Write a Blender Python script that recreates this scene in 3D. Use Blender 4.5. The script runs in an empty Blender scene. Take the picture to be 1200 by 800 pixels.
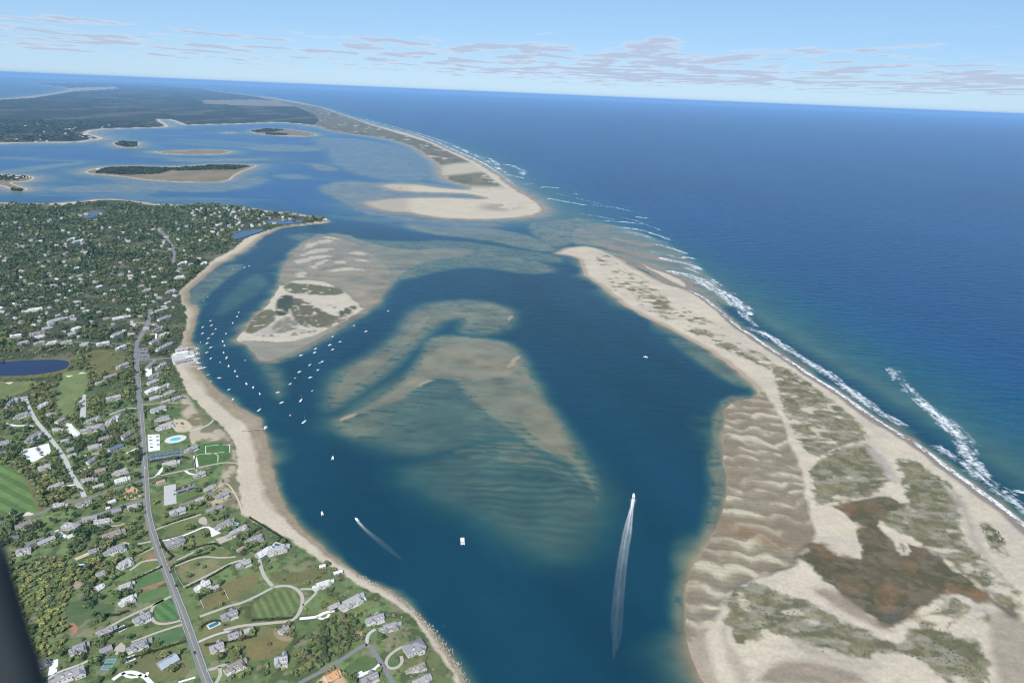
import bpy, math, random
import numpy as np
from mathutils import Matrix, Vector

R = math.radians
random.seed(7)
RNG = np.random.default_rng(11)
scene = bpy.context.scene
COL = scene.collection

# ------------------------------------------------------------------ camera
CAM_H = 600.0
FOC = 800.0                      # focal length in photo pixels (1200 x 800 photo)
PITCH = math.atan(290.6 / FOC)   # depression of the optical axis
ROLL = R(2.365)
fwd = np.array([0.0, math.cos(PITCH), -math.sin(PITCH)])
upv = np.array([0.0, math.sin(PITCH), math.cos(PITCH)])
rgt = np.array([1.0, 0.0, 0.0])
cr = math.cos(ROLL) * rgt + math.sin(ROLL) * upv
cu = -math.sin(ROLL) * rgt + math.cos(ROLL) * upv
cam_data = bpy.data.cameras.new('camera')
cam = bpy.data.objects.new('camera', cam_data)
COL.objects.link(cam)
m = Matrix.Identity(4)
for i in range(3):
    m[i][0], m[i][1], m[i][2] = cr[i], cu[i], -fwd[i]
m[2][3] = CAM_H
cam.matrix_world = m
cam_data.sensor_width = 36.0
cam_data.lens = 36.0 * FOC / 1200.0
cam_data.clip_start = 0.05
cam_data.clip_end = 500000.0
cam_data.dof.use_dof = True
cam_data.dof.focus_distance = 1500.0
cam_data.dof.aperture_fstop = 2.2
scene.camera = cam

# ------------------------------------------------------------------ light
SUN_EL, SUN_AZ = R(47), R(188)       # azimuth clockwise from the view direction (+Y)
EXPOSURE = 0.42
world = bpy.data.worlds.new('World')
scene.world = world
world.use_nodes = True
wn, wl = world.node_tree.nodes, world.node_tree.links
wn.clear()


def N(nodes, t, **kw):
    n = nodes.new(t)
    for k, v in kw.items():
        if k in n.inputs.keys() if isinstance(k, str) else False:
            n.inputs[k].default_value = v
        else:
            setattr(n, k, v)
    return n


def math_node(nodes, links, op, a, b=None, c=None, clamp=False):
    n = nodes.new('ShaderNodeMath')
    n.operation = op
    n.use_clamp = clamp
    for i, v in enumerate((a, b, c)):
        if v is None:
            continue
        if isinstance(v, (int, float)):
            n.inputs[i].default_value = v
        else:
            links.new(v, n.inputs[i])
    return n.outputs[0]


sky = wn.new('ShaderNodeTexSky')
sky.sky_type = 'NISHITA'
sky.sun_disc = False
sky.sun_elevation = SUN_EL
sky.sun_rotation = SUN_AZ
sky.altitude = 300.0
sky.air_density = 0.8
sky.dust_density = 0.0
sky.ozone_density = 6.0
SKY_STR = 0.07
bg = wn.new('ShaderNodeBackground')
bg.inputs['Strength'].default_value = SKY_STR
hazy = wn.new('ShaderNodeMix')
hazy.data_type = 'RGBA'
hazy.inputs['Factor'].default_value = 0.47
wl.new(sky.outputs[0], hazy.inputs[6])
hazy.inputs[7].default_value = (0.34 / SKY_STR, 0.56 / SKY_STR, 0.83 / SKY_STR, 1)      # thin high haze that pales the blue
wl.new(hazy.outputs[2], bg.inputs['Color'])
# broken stratocumulus far out over the ocean, a layer at constant height seen edge-on
tc = wn.new('ShaderNodeTexCoord')
sep = wn.new('ShaderNodeSeparateXYZ')
wl.new(tc.outputs['Generated'], sep.inputs[0])
M = lambda op, a, b=None, c=None, clamp=False: math_node(wn, wl, op, a, b, c, clamp)
zc = M('MAXIMUM', sep.outputs['Z'], 0.004)
inv = M('DIVIDE', 1.0, M('ADD', zc, 0.012))
comb = wn.new('ShaderNodeCombineXYZ')
wl.new(M('MULTIPLY', sep.outputs['X'], inv), comb.inputs[0])
wl.new(M('MULTIPLY', sep.outputs['Y'], inv), comb.inputs[1])


def cloud_noise(scale, detail, rough, off):
    mp = wn.new('ShaderNodeMapping')
    mp.inputs['Location'].default_value = off
    mp.inputs['Scale'].default_value = (scale, scale * 0.55, 1)
    wl.new(comb.outputs[0], mp.inputs[0])
    nz = wn.new('ShaderNodeTexNoise')
    nz.inputs['Scale'].default_value = 1.0
    nz.inputs['Detail'].default_value = detail
    nz.inputs['Roughness'].default_value = rough
    wl.new(mp.outputs[0], nz.inputs['Vector'])
    return nz.outputs[0]


def ramp(v, a, b):
    n = wn.new('ShaderNodeMapRange')
    n.interpolation_type = 'SMOOTHSTEP'
    n.inputs['From Min'].default_value = a
    n.inputs['From Max'].default_value = b
    wl.new(v, n.inputs['Value'])
    return n.outputs[0]


n_big = cloud_noise(0.11, 2.0, 0.5, (3.1, 1.7, 0))
n_small = cloud_noise(0.95, 6.0, 0.55, (0.4, 8.2, 0))
cov = M('ADD', M('MULTIPLY', n_big, 0.30), M('MULTIPLY', n_small, 0.75))
band = M('MULTIPLY', ramp(sep.outputs['Z'], 0.006, 0.028), ramp(M('MULTIPLY', sep.outputs['Z'], -1.0), -0.105, -0.045))
side = M('MULTIPLY', ramp(sep.outputs['X'], -0.42, 0.30), 0.034)
upper = M('MULTIPLY', ramp(sep.outputs['Z'], 0.050, 0.085), -0.07)
low = M('MULTIPLY', M('MULTIPLY', ramp(M('MULTIPLY', sep.outputs['X'], -1.0), 0.30, 0.5), ramp(M('MULTIPLY', sep.outputs['Z'], -1.0), -0.04, -0.02)), -0.08)
thr = M('ADD', M('ADD', cov, M('MULTIPLY', band, 0.153)), M('ADD', side, M('ADD', upper, low)))
cmask = M('MULTIPLY', ramp(thr, 0.635, 0.73), ramp(sep.outputs['Z'], 0.008, 0.02))
cmask = M('MULTIPLY', cmask, 0.85)
cbg = wn.new('ShaderNodeBackground')
ccol = wn.new('ShaderNodeMix')
ccol.data_type = 'RGBA'
wl.new(ramp(thr, 0.655, 0.74), ccol.inputs['Factor'])
ccol.inputs[6].default_value = (0.56, 0.60, 0.67, 1)
ccol.inputs[7].default_value = (0.36, 0.42, 0.55, 1)
wl.new(ccol.outputs[2], cbg.inputs['Color'])
CLOUD_STR = 1.0
cbg.inputs['Strength'].default_value = CLOUD_STR
mixw = wn.new('ShaderNodeMixShader')
wl.new(cmask, mixw.inputs[0])
wl.new(bg.outputs[0], mixw.inputs[1])
wl.new(cbg.outputs[0], mixw.inputs[2])
wout = wn.new('ShaderNodeOutputWorld')
wl.new(mixw.outputs[0], wout.inputs[0])

sun_data = bpy.data.lights.new('sun', 'SUN')
sun_data.energy = 3.6
sun_data.angle = R(0.5)
sun_data.color = (1.0, 0.955, 0.89)
sun = bpy.data.objects.new('sun', sun_data)
COL.objects.link(sun)
sdir = Vector((math.sin(SUN_AZ) * math.cos(SUN_EL), math.cos(SUN_AZ) * math.cos(SUN_EL), math.sin(SUN_EL)))
sun.rotation_euler = sdir.to_track_quat('Z', 'Y').to_euler()

scene.view_settings.view_transform = 'Standard'
scene.view_settings.look = 'None'
scene.view_settings.gamma = 1.0
scene.view_settings.exposure = EXPOSURE
scene.view_settings.use_curve_mapping = False
scene.render.engine = 'CYCLES'
scene.cycles.use_denoising = True
scene.cycles.max_bounces = 6
scene.cycles.diffuse_bounces = 2
scene.cycles.glossy_bounces = 2
scene.cycles.transparent_max_bounces = 12
scene.cycles.volume_bounces = 1
scene.cycles.filter_width = 1.1


# ------------------------------------------------------------------ helpers
def P(px, py, z=0.0):
    """A photo pixel -> the point of the world where its line of sight meets height z."""
    d = fwd + cr * ((px - 600.0) / FOC) - cu * ((py - 400.0) / FOC)
    t = (z - CAM_H) / d[2]
    return np.array([d[0] * t, d[1] * t, z])


def pix(x, y, z):
    """World points -> photo pixels."""
    vx, vy, vz = x, y, z - CAM_H
    a = vx * cr[0] + vy * cr[1] + vz * cr[2]
    b = vx * cu[0] + vy * cu[1] + vz * cu[2]
    c = vx * fwd[0] + vy * fwd[1] + vz * fwd[2]
    c = np.maximum(c, 1e-3)
    return 600.0 + FOC * a / c, 400.0 - FOC * b / c


_T = np.random.default_rng(5).random((512, 512)).astype(np.float32)


def vnoise(x, y, seed=0):
    x = np.asarray(x, np.float64) + seed * 37.31
    y = np.asarray(y, np.float64) + seed * 91.77
    xi, yi = np.floor(x).astype(np.int64), np.floor(y).astype(np.int64)
    fx, fy = (x - xi).astype(np.float32), (y - yi).astype(np.float32)
    fx, fy = fx * fx * (3 - 2 * fx), fy * fy * (3 - 2 * fy)
    x0, x1, y0, y1 = xi & 511, (xi + 1) & 511, yi & 511, (yi + 1) & 511
    a, b, c, d = _T[x0, y0], _T[x1, y0], _T[x0, y1], _T[x1, y1]
    return (a + (b - a) * fx) * (1 - fy) + (c + (d - c) * fx) * fy


def fbm(x, y, octaves=4, seed=0, gain=0.5):
    s, a, t, f = 0.0, 1.0, 0.0, 1.0
    for o in range(octaves):
        s = s + a * vnoise(x * f, y * f, seed + o * 3)
        t += a
        a *= gain
        f *= 2.03
    return s / t


def sstep(a, b, v):
    t = np.clip((v - a) / (b - a), 0, 1)
    return t * t * (3 - 2 * t)


def chaikin(pts, n=1, closed=True):
    p = np.asarray(pts, float)
    for _ in range(n):
        if closed:
            q = np.roll(p, -1, axis=0)
            out = np.empty((2 * len(p), p.shape[1]))
            out[0::2] = 0.75 * p + 0.25 * q
            out[1::2] = 0.25 * p + 0.75 * q
        else:
            q, r = p[:-1], p[1:]
            out = np.empty((2 * len(q), p.shape[1]))
            out[0::2] = 0.75 * q + 0.25 * r
            out[1::2] = 0.25 * q + 0.75 * r
            out = np.vstack([p[:1], out, p[-1:]])
        p = out
    return p


class Poly:
    """A traced outline, smoothed and laid on the ground; sd(x, y) is the signed distance in metres, positive inside."""

    def __init__(self, pts, z=0.0, smooth=1):
        q = chaikin(pts, smooth) if smooth else np.asarray(pts, float)
        self.px = q
        self.w = np.array([P(a, b, z)[:2] for a, b in q])

    def sd(self, x, y, margin):
        lo, hi = self.w.min(0) - margin, self.w.max(0) + margin
        out = np.full(x.shape, -margin, np.float32)
        idx = np.nonzero((x > lo[0]) & (x < hi[0]) & (y > lo[1]) & (y < hi[1]))[0]
        if not len(idx):
            return out
        for s in range(0, len(idx), 200000):
            k = idx[s:s + 200000]
            X, Y = x[k].astype(np.float32), y[k].astype(np.float32)
            best = np.full(len(k), 1e12, np.float32)
            ins = np.zeros(len(k), bool)
            A = self.w.astype(np.float32)
            B = np.roll(A, -1, axis=0)
            for (ax, ay), (bx, by) in zip(A, B):
                ex, ey = bx - ax, by - ay
                L = ex * ex + ey * ey
                if L < 1e-9:
                    continue
                wx, wy = X - ax, Y - ay
                t = np.clip((wx * ex + wy * ey) / L, 0, 1)
                dx, dy = wx - t * ex, wy - t * ey
                np.minimum(best, dx * dx + dy * dy, out=best)
                if ay != by:
                    c = (ay > Y) != (by > Y)
                    ins ^= c & (X < ex * (Y - ay) / (by - ay) + ax)
            d = np.sqrt(best)
            out[k] = np.clip(np.where(ins, d, -d), -margin, None)
        return out


def in_poly_px(poly, x, y):
    p = np.asarray(poly, float)
    ins = np.zeros(np.shape(x), bool)
    q = np.roll(p, -1, axis=0)
    for (ax, ay), (bx, by) in zip(p, q):
        if ay != by:
            c = (ay > y) != (by > y)
            ins ^= c & (x < (bx - ax) * (y - ay) / (by - ay) + ax)
    return ins


def mesh_np(name, verts, faces, colors=None, extra=None, smooth=False):
    """verts n x 3, faces m x k (k = 3 or 4); colors n x 3 as the point attribute Col."""
    me = bpy.data.meshes.new(name)
    verts = np.asarray(verts, np.float32)
    faces = np.asarray(faces, np.int32)
    k = faces.shape[1]
    me.vertices.add(len(verts))
    me.vertices.foreach_set('co', verts.ravel())
    me.loops.add(faces.size)
    me.loops.foreach_set('vertex_index', faces.ravel())
    me.polygons.add(len(faces))
    me.polygons.foreach_set('loop_start', np.arange(0, faces.size, k, dtype=np.int32))
    me.polygons.foreach_set('loop_total', np.full(len(faces), k, np.int32))
    if smooth:
        me.polygons.foreach_set('use_smooth', np.ones(len(faces), bool))
    me.update(calc_edges=True)
    if colors is not None:
        a = me.attributes.new('Col', 'FLOAT_COLOR', 'POINT')
        c = np.ones((len(verts), 4), np.float32)
        c[:, :3] = colors
        a.data.foreach_set('color', c.ravel())
    for nm, v in (extra or {}).items():
        a = me.attributes.new(nm, 'FLOAT', 'POINT')
        a.data.foreach_set('value', np.asarray(v, np.float32).ravel())
    return me


def link(name, me, mat=None, parent=None):
    o = bpy.data.objects.new(name, me)
    COL.objects.link(o)
    if mat is not None and not me.materials:
        me.materials.append(mat)
    if parent is not None:
        o.parent = parent
    return o


def tag(o, label=None, cat=None, group=None, kind=None):
    if label:
        o['label'] = label
    if cat:
        o['category'] = cat
    if group:
        o['group'] = group
    if kind:
        o['kind'] = kind
    return o


def empty(name, loc, rz=0.0):
    o = bpy.data.objects.new(name, None)
    o.empty_display_size = 1.0
    COL.objects.link(o)
    o.location = loc
    o.rotation_euler = (0, 0, rz)
    return o


class MB:
    """Collects boxes, prisms and tubes into one mesh."""

    def __init__(self):
        self.v, self.f = [], []

    def add(self, vs, fs):
        b = len(self.v)
        self.v.extend([tuple(map(float, p)) for p in vs])
        self.f.extend([tuple(b + i for i in f) for f in fs])

    def box(self, x0, x1, y0, y1, z0, z1):
        self.add([(x0, y0, z0), (x1, y0, z0), (x1, y1, z0), (x0, y1, z0), (x0, y0, z1), (x1, y0, z1), (x1, y1, z1), (x0, y1, z1)],
                 [(0, 3, 2, 1), (4, 5, 6, 7), (0, 1, 5, 4), (1, 2, 6, 5), (2, 3, 7, 6), (3, 0, 4, 7)])

    def tube(self, p, q, r0, r1, n=8):
        p, q = np.array(p, float), np.array(q, float)
        d = (q - p) / np.linalg.norm(q - p)
        a = np.cross(d, (0, 0, 1) if abs(d[2]) < 0.9 else (1, 0, 0))
        a /= np.linalg.norm(a)
        b = np.cross(d, a)
        vs = []
        for c, r in ((p, r0), (q, r1)):
            for i in range(n):
                t = 2 * math.pi * i / n
                vs.append(c + r * (a * math.cos(t) + b * math.sin(t)))
        fs = [(i, (i + 1) % n, n + (i + 1) % n, n + i) for i in range(n)]
        fs += [tuple(range(n))[::-1], tuple(range(n, 2 * n))]
        self.add(vs, fs)

    def loft(self, rings, cap=True):
        n = len(rings[0])
        vs = [p for r in rings for p in r]
        fs = []
        for k in range(len(rings) - 1):
            for i in range(n):
                j = (i + 1) % n
                fs.append((k * n + i, k * n + j, (k + 1) * n + j, (k + 1) * n + i))
        if cap:
            fs.append(tuple(range(n))[::-1])
            fs.append(tuple((len(rings) - 1) * n + i for i in range(n)))
        self.add(vs, fs)

    def mesh(self, name):
        me = bpy.data.meshes.new(name)
        me.from_pydata(self.v, [], self.f)
        me.update()
        return me

    def build(self, name, mat, parent=None):
        me = self.mesh(name)
        return link(name, me, mat, parent)


# ------------------------------------------------------------------ materials
def new_mat(name):
    mt = bpy.data.materials.new(name)
    mt.use_nodes = True
    return mt, mt.node_tree.nodes, mt.node_tree.links, mt.node_tree.nodes['Principled BSDF']


def simple(name, col, rough=0.7, spec=0.3, var=0.12, scale=0.6, metal=0.0):
    """A plain surface with a little mottling in object space."""
    mt, n, l, b = new_mat(name)
    t = n.new('ShaderNodeTexCoord')
    z = n.new('ShaderNodeTexNoise')
    z.inputs['Scale'].default_value = scale
    z.inputs['Detail'].default_value = 4
    l.new(t.outputs['Object'], z.inputs['Vector'])
    r = n.new('ShaderNodeMapRange')
    r.inputs['To Min'].default_value = 1 - var
    r.inputs['To Max'].default_value = 1 + var
    l.new(z.outputs[0], r.inputs['Value'])
    mx = n.new('ShaderNodeVectorMath')
    mx.operation = 'SCALE'
    mx.inputs[0].default_value = col
    l.new(r.outputs[0], mx.inputs['Scale'])
    l.new(mx.outputs[0], b.inputs['Base Color'])
    b.inputs['Roughness'].default_value = rough
    b.inputs['Specular IOR Level'].default_value = spec
    b.inputs['Metallic'].default_value = metal
    return mt


def objcol(name, rough=0.8, spec=0.25, var=0.18, scale=0.9):
    """Takes each object's own colour (obj.color), with weathering."""
    mt, n, l, b = new_mat(name)
    oi = n.new('ShaderNodeObjectInfo')
    t = n.new('ShaderNodeTexCoord')
    z = n.new('ShaderNodeTexNoise')
    z.inputs['Scale'].default_value = scale
    z.inputs['Detail'].default_value = 5
    l.new(t.outputs['Object'], z.inputs['Vector'])
    r = n.new('ShaderNodeMapRange')
    r.inputs['To Min'].default_value = 1 - var
    r.inputs['To Max'].default_value = 1 + var
    l.new(z.outputs[0], r.inputs['Value'])
    mx = n.new('ShaderNodeVectorMath')
    mx.operation = 'SCALE'
    l.new(oi.outputs['Color'], mx.inputs[0])
    l.new(r.outputs[0], mx.inputs['Scale'])
    l.new(mx.outputs[0], b.inputs['Base Color'])
    b.inputs['Roughness'].default_value = rough
    b.inputs['Specular IOR Level'].default_value = spec
    return mt


def attr_mat(name, rough=0.9, spec=0.2, fine=0.35, fine_scale=0.25, bump=0.0, bump_scale=0.4):
    """Colour from the mesh attribute Col, broken up by fine noise in metres."""
    mt, n, l, b = new_mat(name)
    a = n.new('ShaderNodeAttribute')
    a.attribute_name = 'Col'
    g = n.new('ShaderNodeNewGeometry')
    z = n.new('ShaderNodeTexNoise')
    z.inputs['Scale'].default_value = fine_scale
    z.inputs['Detail'].default_value = 6
    z.inputs['Roughness'].default_value = 0.65
    l.new(g.outputs['Position'], z.inputs['Vector'])
    r = n.new('ShaderNodeMapRange')
    r.inputs['From Min'].default_value = 0.25
    r.inputs['From Max'].default_value = 0.75
    r.inputs['To Min'].default_value = 1 - fine
    r.inputs['To Max'].default_value = 1 + fine
    l.new(z.outputs[0], r.inputs['Value'])
    mx = n.new('ShaderNodeVectorMath')
    mx.operation = 'SCALE'
    l.new(a.outputs['Color'], mx.inputs[0])
    l.new(r.outputs[0], mx.inputs['Scale'])
    l.new(mx.outputs[0], b.inputs['Base Color'])
    b.inputs['Roughness'].default_value = rough
    b.inputs['Specular IOR Level'].default_value = spec
    if bump:
        z2 = n.new('ShaderNodeTexNoise')
        z2.inputs['Scale'].default_value = bump_scale
        z2.inputs['Detail'].default_value = 3
        l.new(g.outputs['Position'], z2.inputs['Vector'])
        bp = n.new('ShaderNodeBump')
        bp.inputs['Strength'].default_value = bump
        bp.inputs['Distance'].default_value = 1.0
        l.new(z2.outputs[0], bp.inputs['Height'])
        l.new(bp.outputs[0], b.inputs['Normal'])
    return mt


MAT = {}
MAT['land'] = attr_mat('ground_cover', 0.95, 0.1, 0.16, 0.22, 0.2, 0.35)
MAT['flat'] = attr_mat('wet_sand', 0.6, 0.35, 0.14, 0.08, 0.25, 0.15)
MAT['leaf'] = attr_mat('foliage', 0.75, 0.2, 0.25, 0.5)
MAT['bark'] = simple('bark', (0.09, 0.07, 0.05), 0.9, 0.1)
MAT['roof'] = objcol('shingle_roof', 0.75, 0.3, 0.2, 0.7)
MAT['wall'] = objcol('clapboard_wall', 0.7, 0.3, 0.08)
MAT['trim'] = simple('white_trim', (0.78, 0.78, 0.76), 0.6, 0.3, 0.05)
MAT['brick'] = simple('chimney_brick', (0.30, 0.17, 0.13), 0.9, 0.1)
MAT['glass'] = simple('window_glass', (0.03, 0.04, 0.05), 0.1, 0.6)
MAT['door'] = simple('painted_door', (0.10, 0.05, 0.04), 0.5, 0.3)
MAT['asphalt'] = simple('asphalt', (0.20, 0.197, 0.195), 0.9, 0.2, 0.15, 0.15)
MAT['concrete'] = simple('concrete', (0.46, 0.45, 0.42), 0.85, 0.2, 0.12, 0.3)
MAT['shell'] = simple('crushed_shell', (0.72, 0.70, 0.66), 0.95, 0.1, 0.08, 0.4)
MAT['gravel'] = simple('pale_gravel', (0.42, 0.38, 0.31), 0.95, 0.1, 0.14, 0.4)
MAT['sanddirt'] = simple('bare_sand', (0.52, 0.42, 0.29), 0.95, 0.1, 0.16, 0.3)
MAT['hull'] = objcol('gelcoat', 0.25, 0.5, 0.04)
MAT['deck'] = simple('boat_deck', (0.66, 0.65, 0.61), 0.6, 0.3)
MAT['darkglass'] = simple('tinted_windscreen', (0.03, 0.04, 0.05), 0.08, 0.6)
MAT['mast'] = simple('aluminium_spar', (0.6, 0.6, 0.6), 0.35, 0.5, 0.05, 1.0, 0.6)
MAT['wood'] = simple('weathered_planks', (0.36, 0.33, 0.29), 0.9, 0.2, 0.2, 0.8)
MAT['car'] = objcol('car_paint', 0.25, 0.5, 0.04)
MAT['rubber'] = simple('tyre_rubber', (0.02, 0.02, 0.02), 0.85, 0.2)
MAT['engine'] = simple('outboard_cowl', (0.03, 0.03, 0.035), 0.35, 0.5)


def water_mat(name, rough, waves):
    mt, n, l, b = new_mat(name)
    a = n.new('ShaderNodeAttribute')
    a.attribute_name = 'Col'
    l.new(a.outputs['Color'], b.inputs['Base Color'])
    b.inputs['Roughness'].default_value = rough
    b.inputs['IOR'].default_value = 1.333
    b.inputs['Specular IOR Level'].default_value = 0.13
    g = n.new('ShaderNodeNewGeometry')
    h = None
    for (sx, sy, rot, amp) in waves:
        mp = n.new('ShaderNodeMapping')
        mp.inputs['Rotation'].default_value = (0, 0, rot)
        mp.inputs['Scale'].default_value = (sx, sy, 0.01)
        l.new(g.outputs['Position'], mp.inputs[0])
        z = n.new('ShaderNodeTexNoise')
        z.inputs['Scale'].default_value = 1.0
        z.inputs['Detail'].default_value = 2.5
        l.new(mp.outputs[0], z.inputs['Vector'])
        v = math_node(n, l, 'MULTIPLY', z.outputs[0], amp)
        h = v if h is None else math_node(n, l, 'ADD', h, v)
    ao = n.new('ShaderNodeAttribute')
    ao.attribute_name = 'swell'
    h = math_node(n, l, 'MULTIPLY', h, ao.outputs['Fac'])
    bp = n.new('ShaderNodeBump')
    bp.inputs['Strength'].default_value = 1.0
    bp.inputs['Distance'].default_value = 1.0
    l.new(h, bp.inputs['Height'])
    l.new(bp.outputs[0], b.inputs['Normal'])
    return mt


MAT['water'] = water_mat('sea_water', 0.26, [(0.016, 0.055, R(-38), 7.5), (0.09, 0.2, R(-30), 1.5), (0.5, 0.8, R(-20), 0.15)])


def alpha_mat(name, col, rough=0.9):
    mt, n, l, b = new_mat(name)
    b.inputs['Base Color'].default_value = (*col, 1)
    b.inputs['Roughness'].default_value = rough
    a = n.new('ShaderNodeAttribute')
    a.attribute_name = 'cover'
    l.new(a.outputs['Fac'], b.inputs['Alpha'])
    return mt


MAT['foam'] = alpha_mat('sea_foam', (0.82, 0.84, 0.85))

# ------------------------------------------------------------------ traced coastlines (photo pixels, laid on the ground by P)
MAIN = [(548, 806), (537, 785), (522, 760), (502, 734), (485, 713), (470, 701), (455, 691), (440, 683), (425, 675), (405, 663), (390, 653), (376, 640), (362, 626),
        (347, 611), (335, 597), (327, 580), (322, 565), (320, 553), (316, 535), (312, 517), (306, 495), (301, 488), (293, 484), (277, 476), (258, 461), (246, 448),
        (236, 436), (230, 431), (229, 425), (229, 407), (222, 404), (224, 396), (228, 384), (232, 368), (231, 360), (224, 356), (220, 351), (219, 345), (224, 337),
        (237, 326), (247, 319), (258, 309), (268, 306), (276, 299), (287, 295), (297, 287), (305, 279), (321, 271), (335, 265.5), (352, 264.7), (367, 262.6), (380, 262),
        (385.5, 259.8), (382, 256.4), (376, 254.8), (366, 253), (350, 250.6), (329, 248), (311, 247), (306, 245.6), (294, 243.5), (280, 241.4), (258, 240), (230, 238.5),
        (216, 240.6), (207.7, 239.7), (185, 239), (169, 236.8), (150, 234), (117, 232.5), (100, 235), (75, 237.5), (45, 238.7), (0, 237.5), (-150, 233), (-500, 226),
        (-900, 420), (-700, 800), (-300, 1250), (560, 1500), (640, 1100), (590, 900)]
MAIN_VEG = [(540, 806), (529, 789), (514, 764), (496, 740), (480, 719), (466, 708), (450, 699), (430, 689), (417, 682), (404, 674), (390, 663), (376, 657.5),
            (365, 648), (351, 640), (338, 629), (321, 622), (307, 613.5), (294, 608), (281, 602), (283, 590), (279, 570), (277, 547), (278, 530), (273, 515), (262, 499),
            (247, 487), (231, 472), (218, 458), (211, 437), (205, 432), (205, 408), (211, 406), (214, 395), (217, 380), (219, 366), (216, 358), (209, 349), (213, 337),
            (226, 326), (238, 317), (251, 304), (263, 297), (277, 290), (285, 280), (294, 276), (311, 271), (329, 265), (357, 262.2), (367, 260.6), (378, 259.4),
            (381, 257.4), (375, 255.8), (364, 254), (350, 252.6), (329, 250.5), (311, 248.4), (304, 246.6), (290, 244.3), (258, 241), (230, 239.5), (217, 242),
            (206, 242.6), (185, 241), (165, 238), (150, 234.8), (117, 233.5), (103, 238), (78, 242), (45, 240.5), (0, 238.5), (-150, 234), (-500, 227), (-900, 420),
            (-700, 800), (-300, 1250), (550, 1500), (630, 1100), (580, 900)]
TERN = [(276.5, 397), (281, 391.5), (287, 387), (292, 377), (297, 370), (310, 361), (320, 349), (327, 337), (331, 322), (336, 306), (350, 293), (363, 280),
        (376, 277), (392, 277.5), (410, 284), (424, 289), (432, 296), (445, 306), (457, 318), (456, 330), (449, 345), (440, 355), (424, 364.5), (408, 374), (390, 386),
        (375, 395.5), (360, 404), (340, 413), (322, 421), (311, 423), (303, 421.5), (297, 413), (289, 404), (281, 400)]
BARR = [(649, 297), (657, 292), (672, 288.8), (692, 289), (708, 293.5), (722, 301), (734, 308), (742, 313), (760, 323), (780, 332), (806, 338), (822, 345), (836, 356),
        (850, 367), (862, 379), (880, 391.5), (900, 405), (925, 421), (950, 438), (975, 453), (1000, 471), (1025, 489), (1052, 505), (1081, 522), (1116, 550), (1151, 575),
        (1200, 612), (1290, 690), (1500, 880), (1700, 1400), (860, 1600), (828, 806), (818, 789), (811, 772), (805, 744), (803, 715), (803, 690), (809, 668), (819, 652), (832, 635),
        (843, 611), (849, 590), (853, 565), (848, 541), (847, 507), (851, 491), (850, 480), (860, 471), (881, 466.5), (888, 460), (884, 452), (874, 444), (862, 434),
        (846, 421), (820, 404), (790, 388.5), (766, 376), (742, 365), (727, 354), (712, 342), (697, 330), (684, 321), (681, 305), (670, 300), (658, 298.5)]
SPIT = [(741, 305), (748, 305.3), (765, 312.5), (790, 322), (808, 330), (812, 338), (804, 340), (788, 334), (765, 322), (748, 312)]
SBAR1 = [(694, 283), (712, 285.5), (730, 291), (760, 298.5), (792, 304.5), (790, 307), (760, 302), (730, 295), (712, 289), (696, 285)]
SBAR2 = [(720, 278.3), (745, 284), (765, 287), (762, 289), (744, 286.5), (722, 280)]
NORTH = [(639.5, 246), (634, 240), (626, 233), (605, 221), (581, 203), (562, 190.7), (530, 177), (509, 167), (477, 156), (440, 147), (400, 134.8), (376, 125.6), (333, 117),
         (300, 111.9), (270, 108.5), (253, 107), (225, 106), (262, 112), (300, 117), (333, 122), (350, 130), (357, 140), (366, 147), (376, 150), (395, 155), (427, 159), (461, 164.5), (485, 172.5), (499, 183), (515, 195), (513, 204),
         (521, 212), (545, 217), (552, 222), (538, 222.5), (505, 218.5), (480, 215), (443, 216.5), (448, 219.5), (461, 223.6), (493, 225.5), (541, 226.5), (560, 229.5), (571, 232.5),
         (558, 233.3), (520, 231), (466, 232), (435, 235), (424, 238.7), (440, 245), (461, 248.5), (480, 249.5), (488, 251.5), (509, 255), (541, 257.5), (579, 257.5), (613, 254.8), (632, 252)]
FAR = [(0, 168.3), (40, 167.3), (90, 167), (108, 164.5), (123, 162.7), (112, 159), (100, 157), (110, 151.9), (150, 150.5), (197, 149.5), (196, 146), (187, 141.5), (188, 139.5), (200, 140.5), (210, 144.5),
       (216, 147), (233, 146.4), (283, 145.3), (320, 143.4), (353, 145.3), (372, 148.5), (380, 140), (360, 128), (330, 120), (300, 113), (253, 107.2), (235, 103.5), (180, 99.2), (110, 96.2), (60, 97), (25, 98),
       (62, 100.5), (85, 104.5), (70, 108.5), (40, 113), (0, 116.5), (-200, 126), (-500, 150), (-300, 175), (-60, 170)]
ISLES = [
    [(96.5, 202), (113, 196.7), (133, 195), (167, 194.7), (207, 196), (253, 192.4), (300, 193), (302, 194.5), (277, 203.5), (267, 213.3), (233, 214), (183, 212.3), (140, 206.5), (110, 204.3)],
    [(131, 168), (142, 165), (163, 166.5), (164, 168), (160, 173.3), (147, 173.6), (136, 171)],
    [(178, 177.5), (193, 177.8), (233, 175.6), (270, 176.6), (272, 178.5), (258, 181), (213, 181.3), (190, 180)],
    [(291, 155.5), (313, 150), (333, 151.3), (372, 156.5), (368, 160.4), (317, 159.3)],
    [(-60, 203), (0, 204), (33, 206.2), (42, 208), (34, 213), (10, 213.6), (22, 218), (35, 221.5), (24, 224.5), (12, 221.5), (0, 216.5), (-60, 216)],
    [(262, 155.8), (272, 154.8), (276, 155.8), (268, 156.8)],
]
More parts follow.
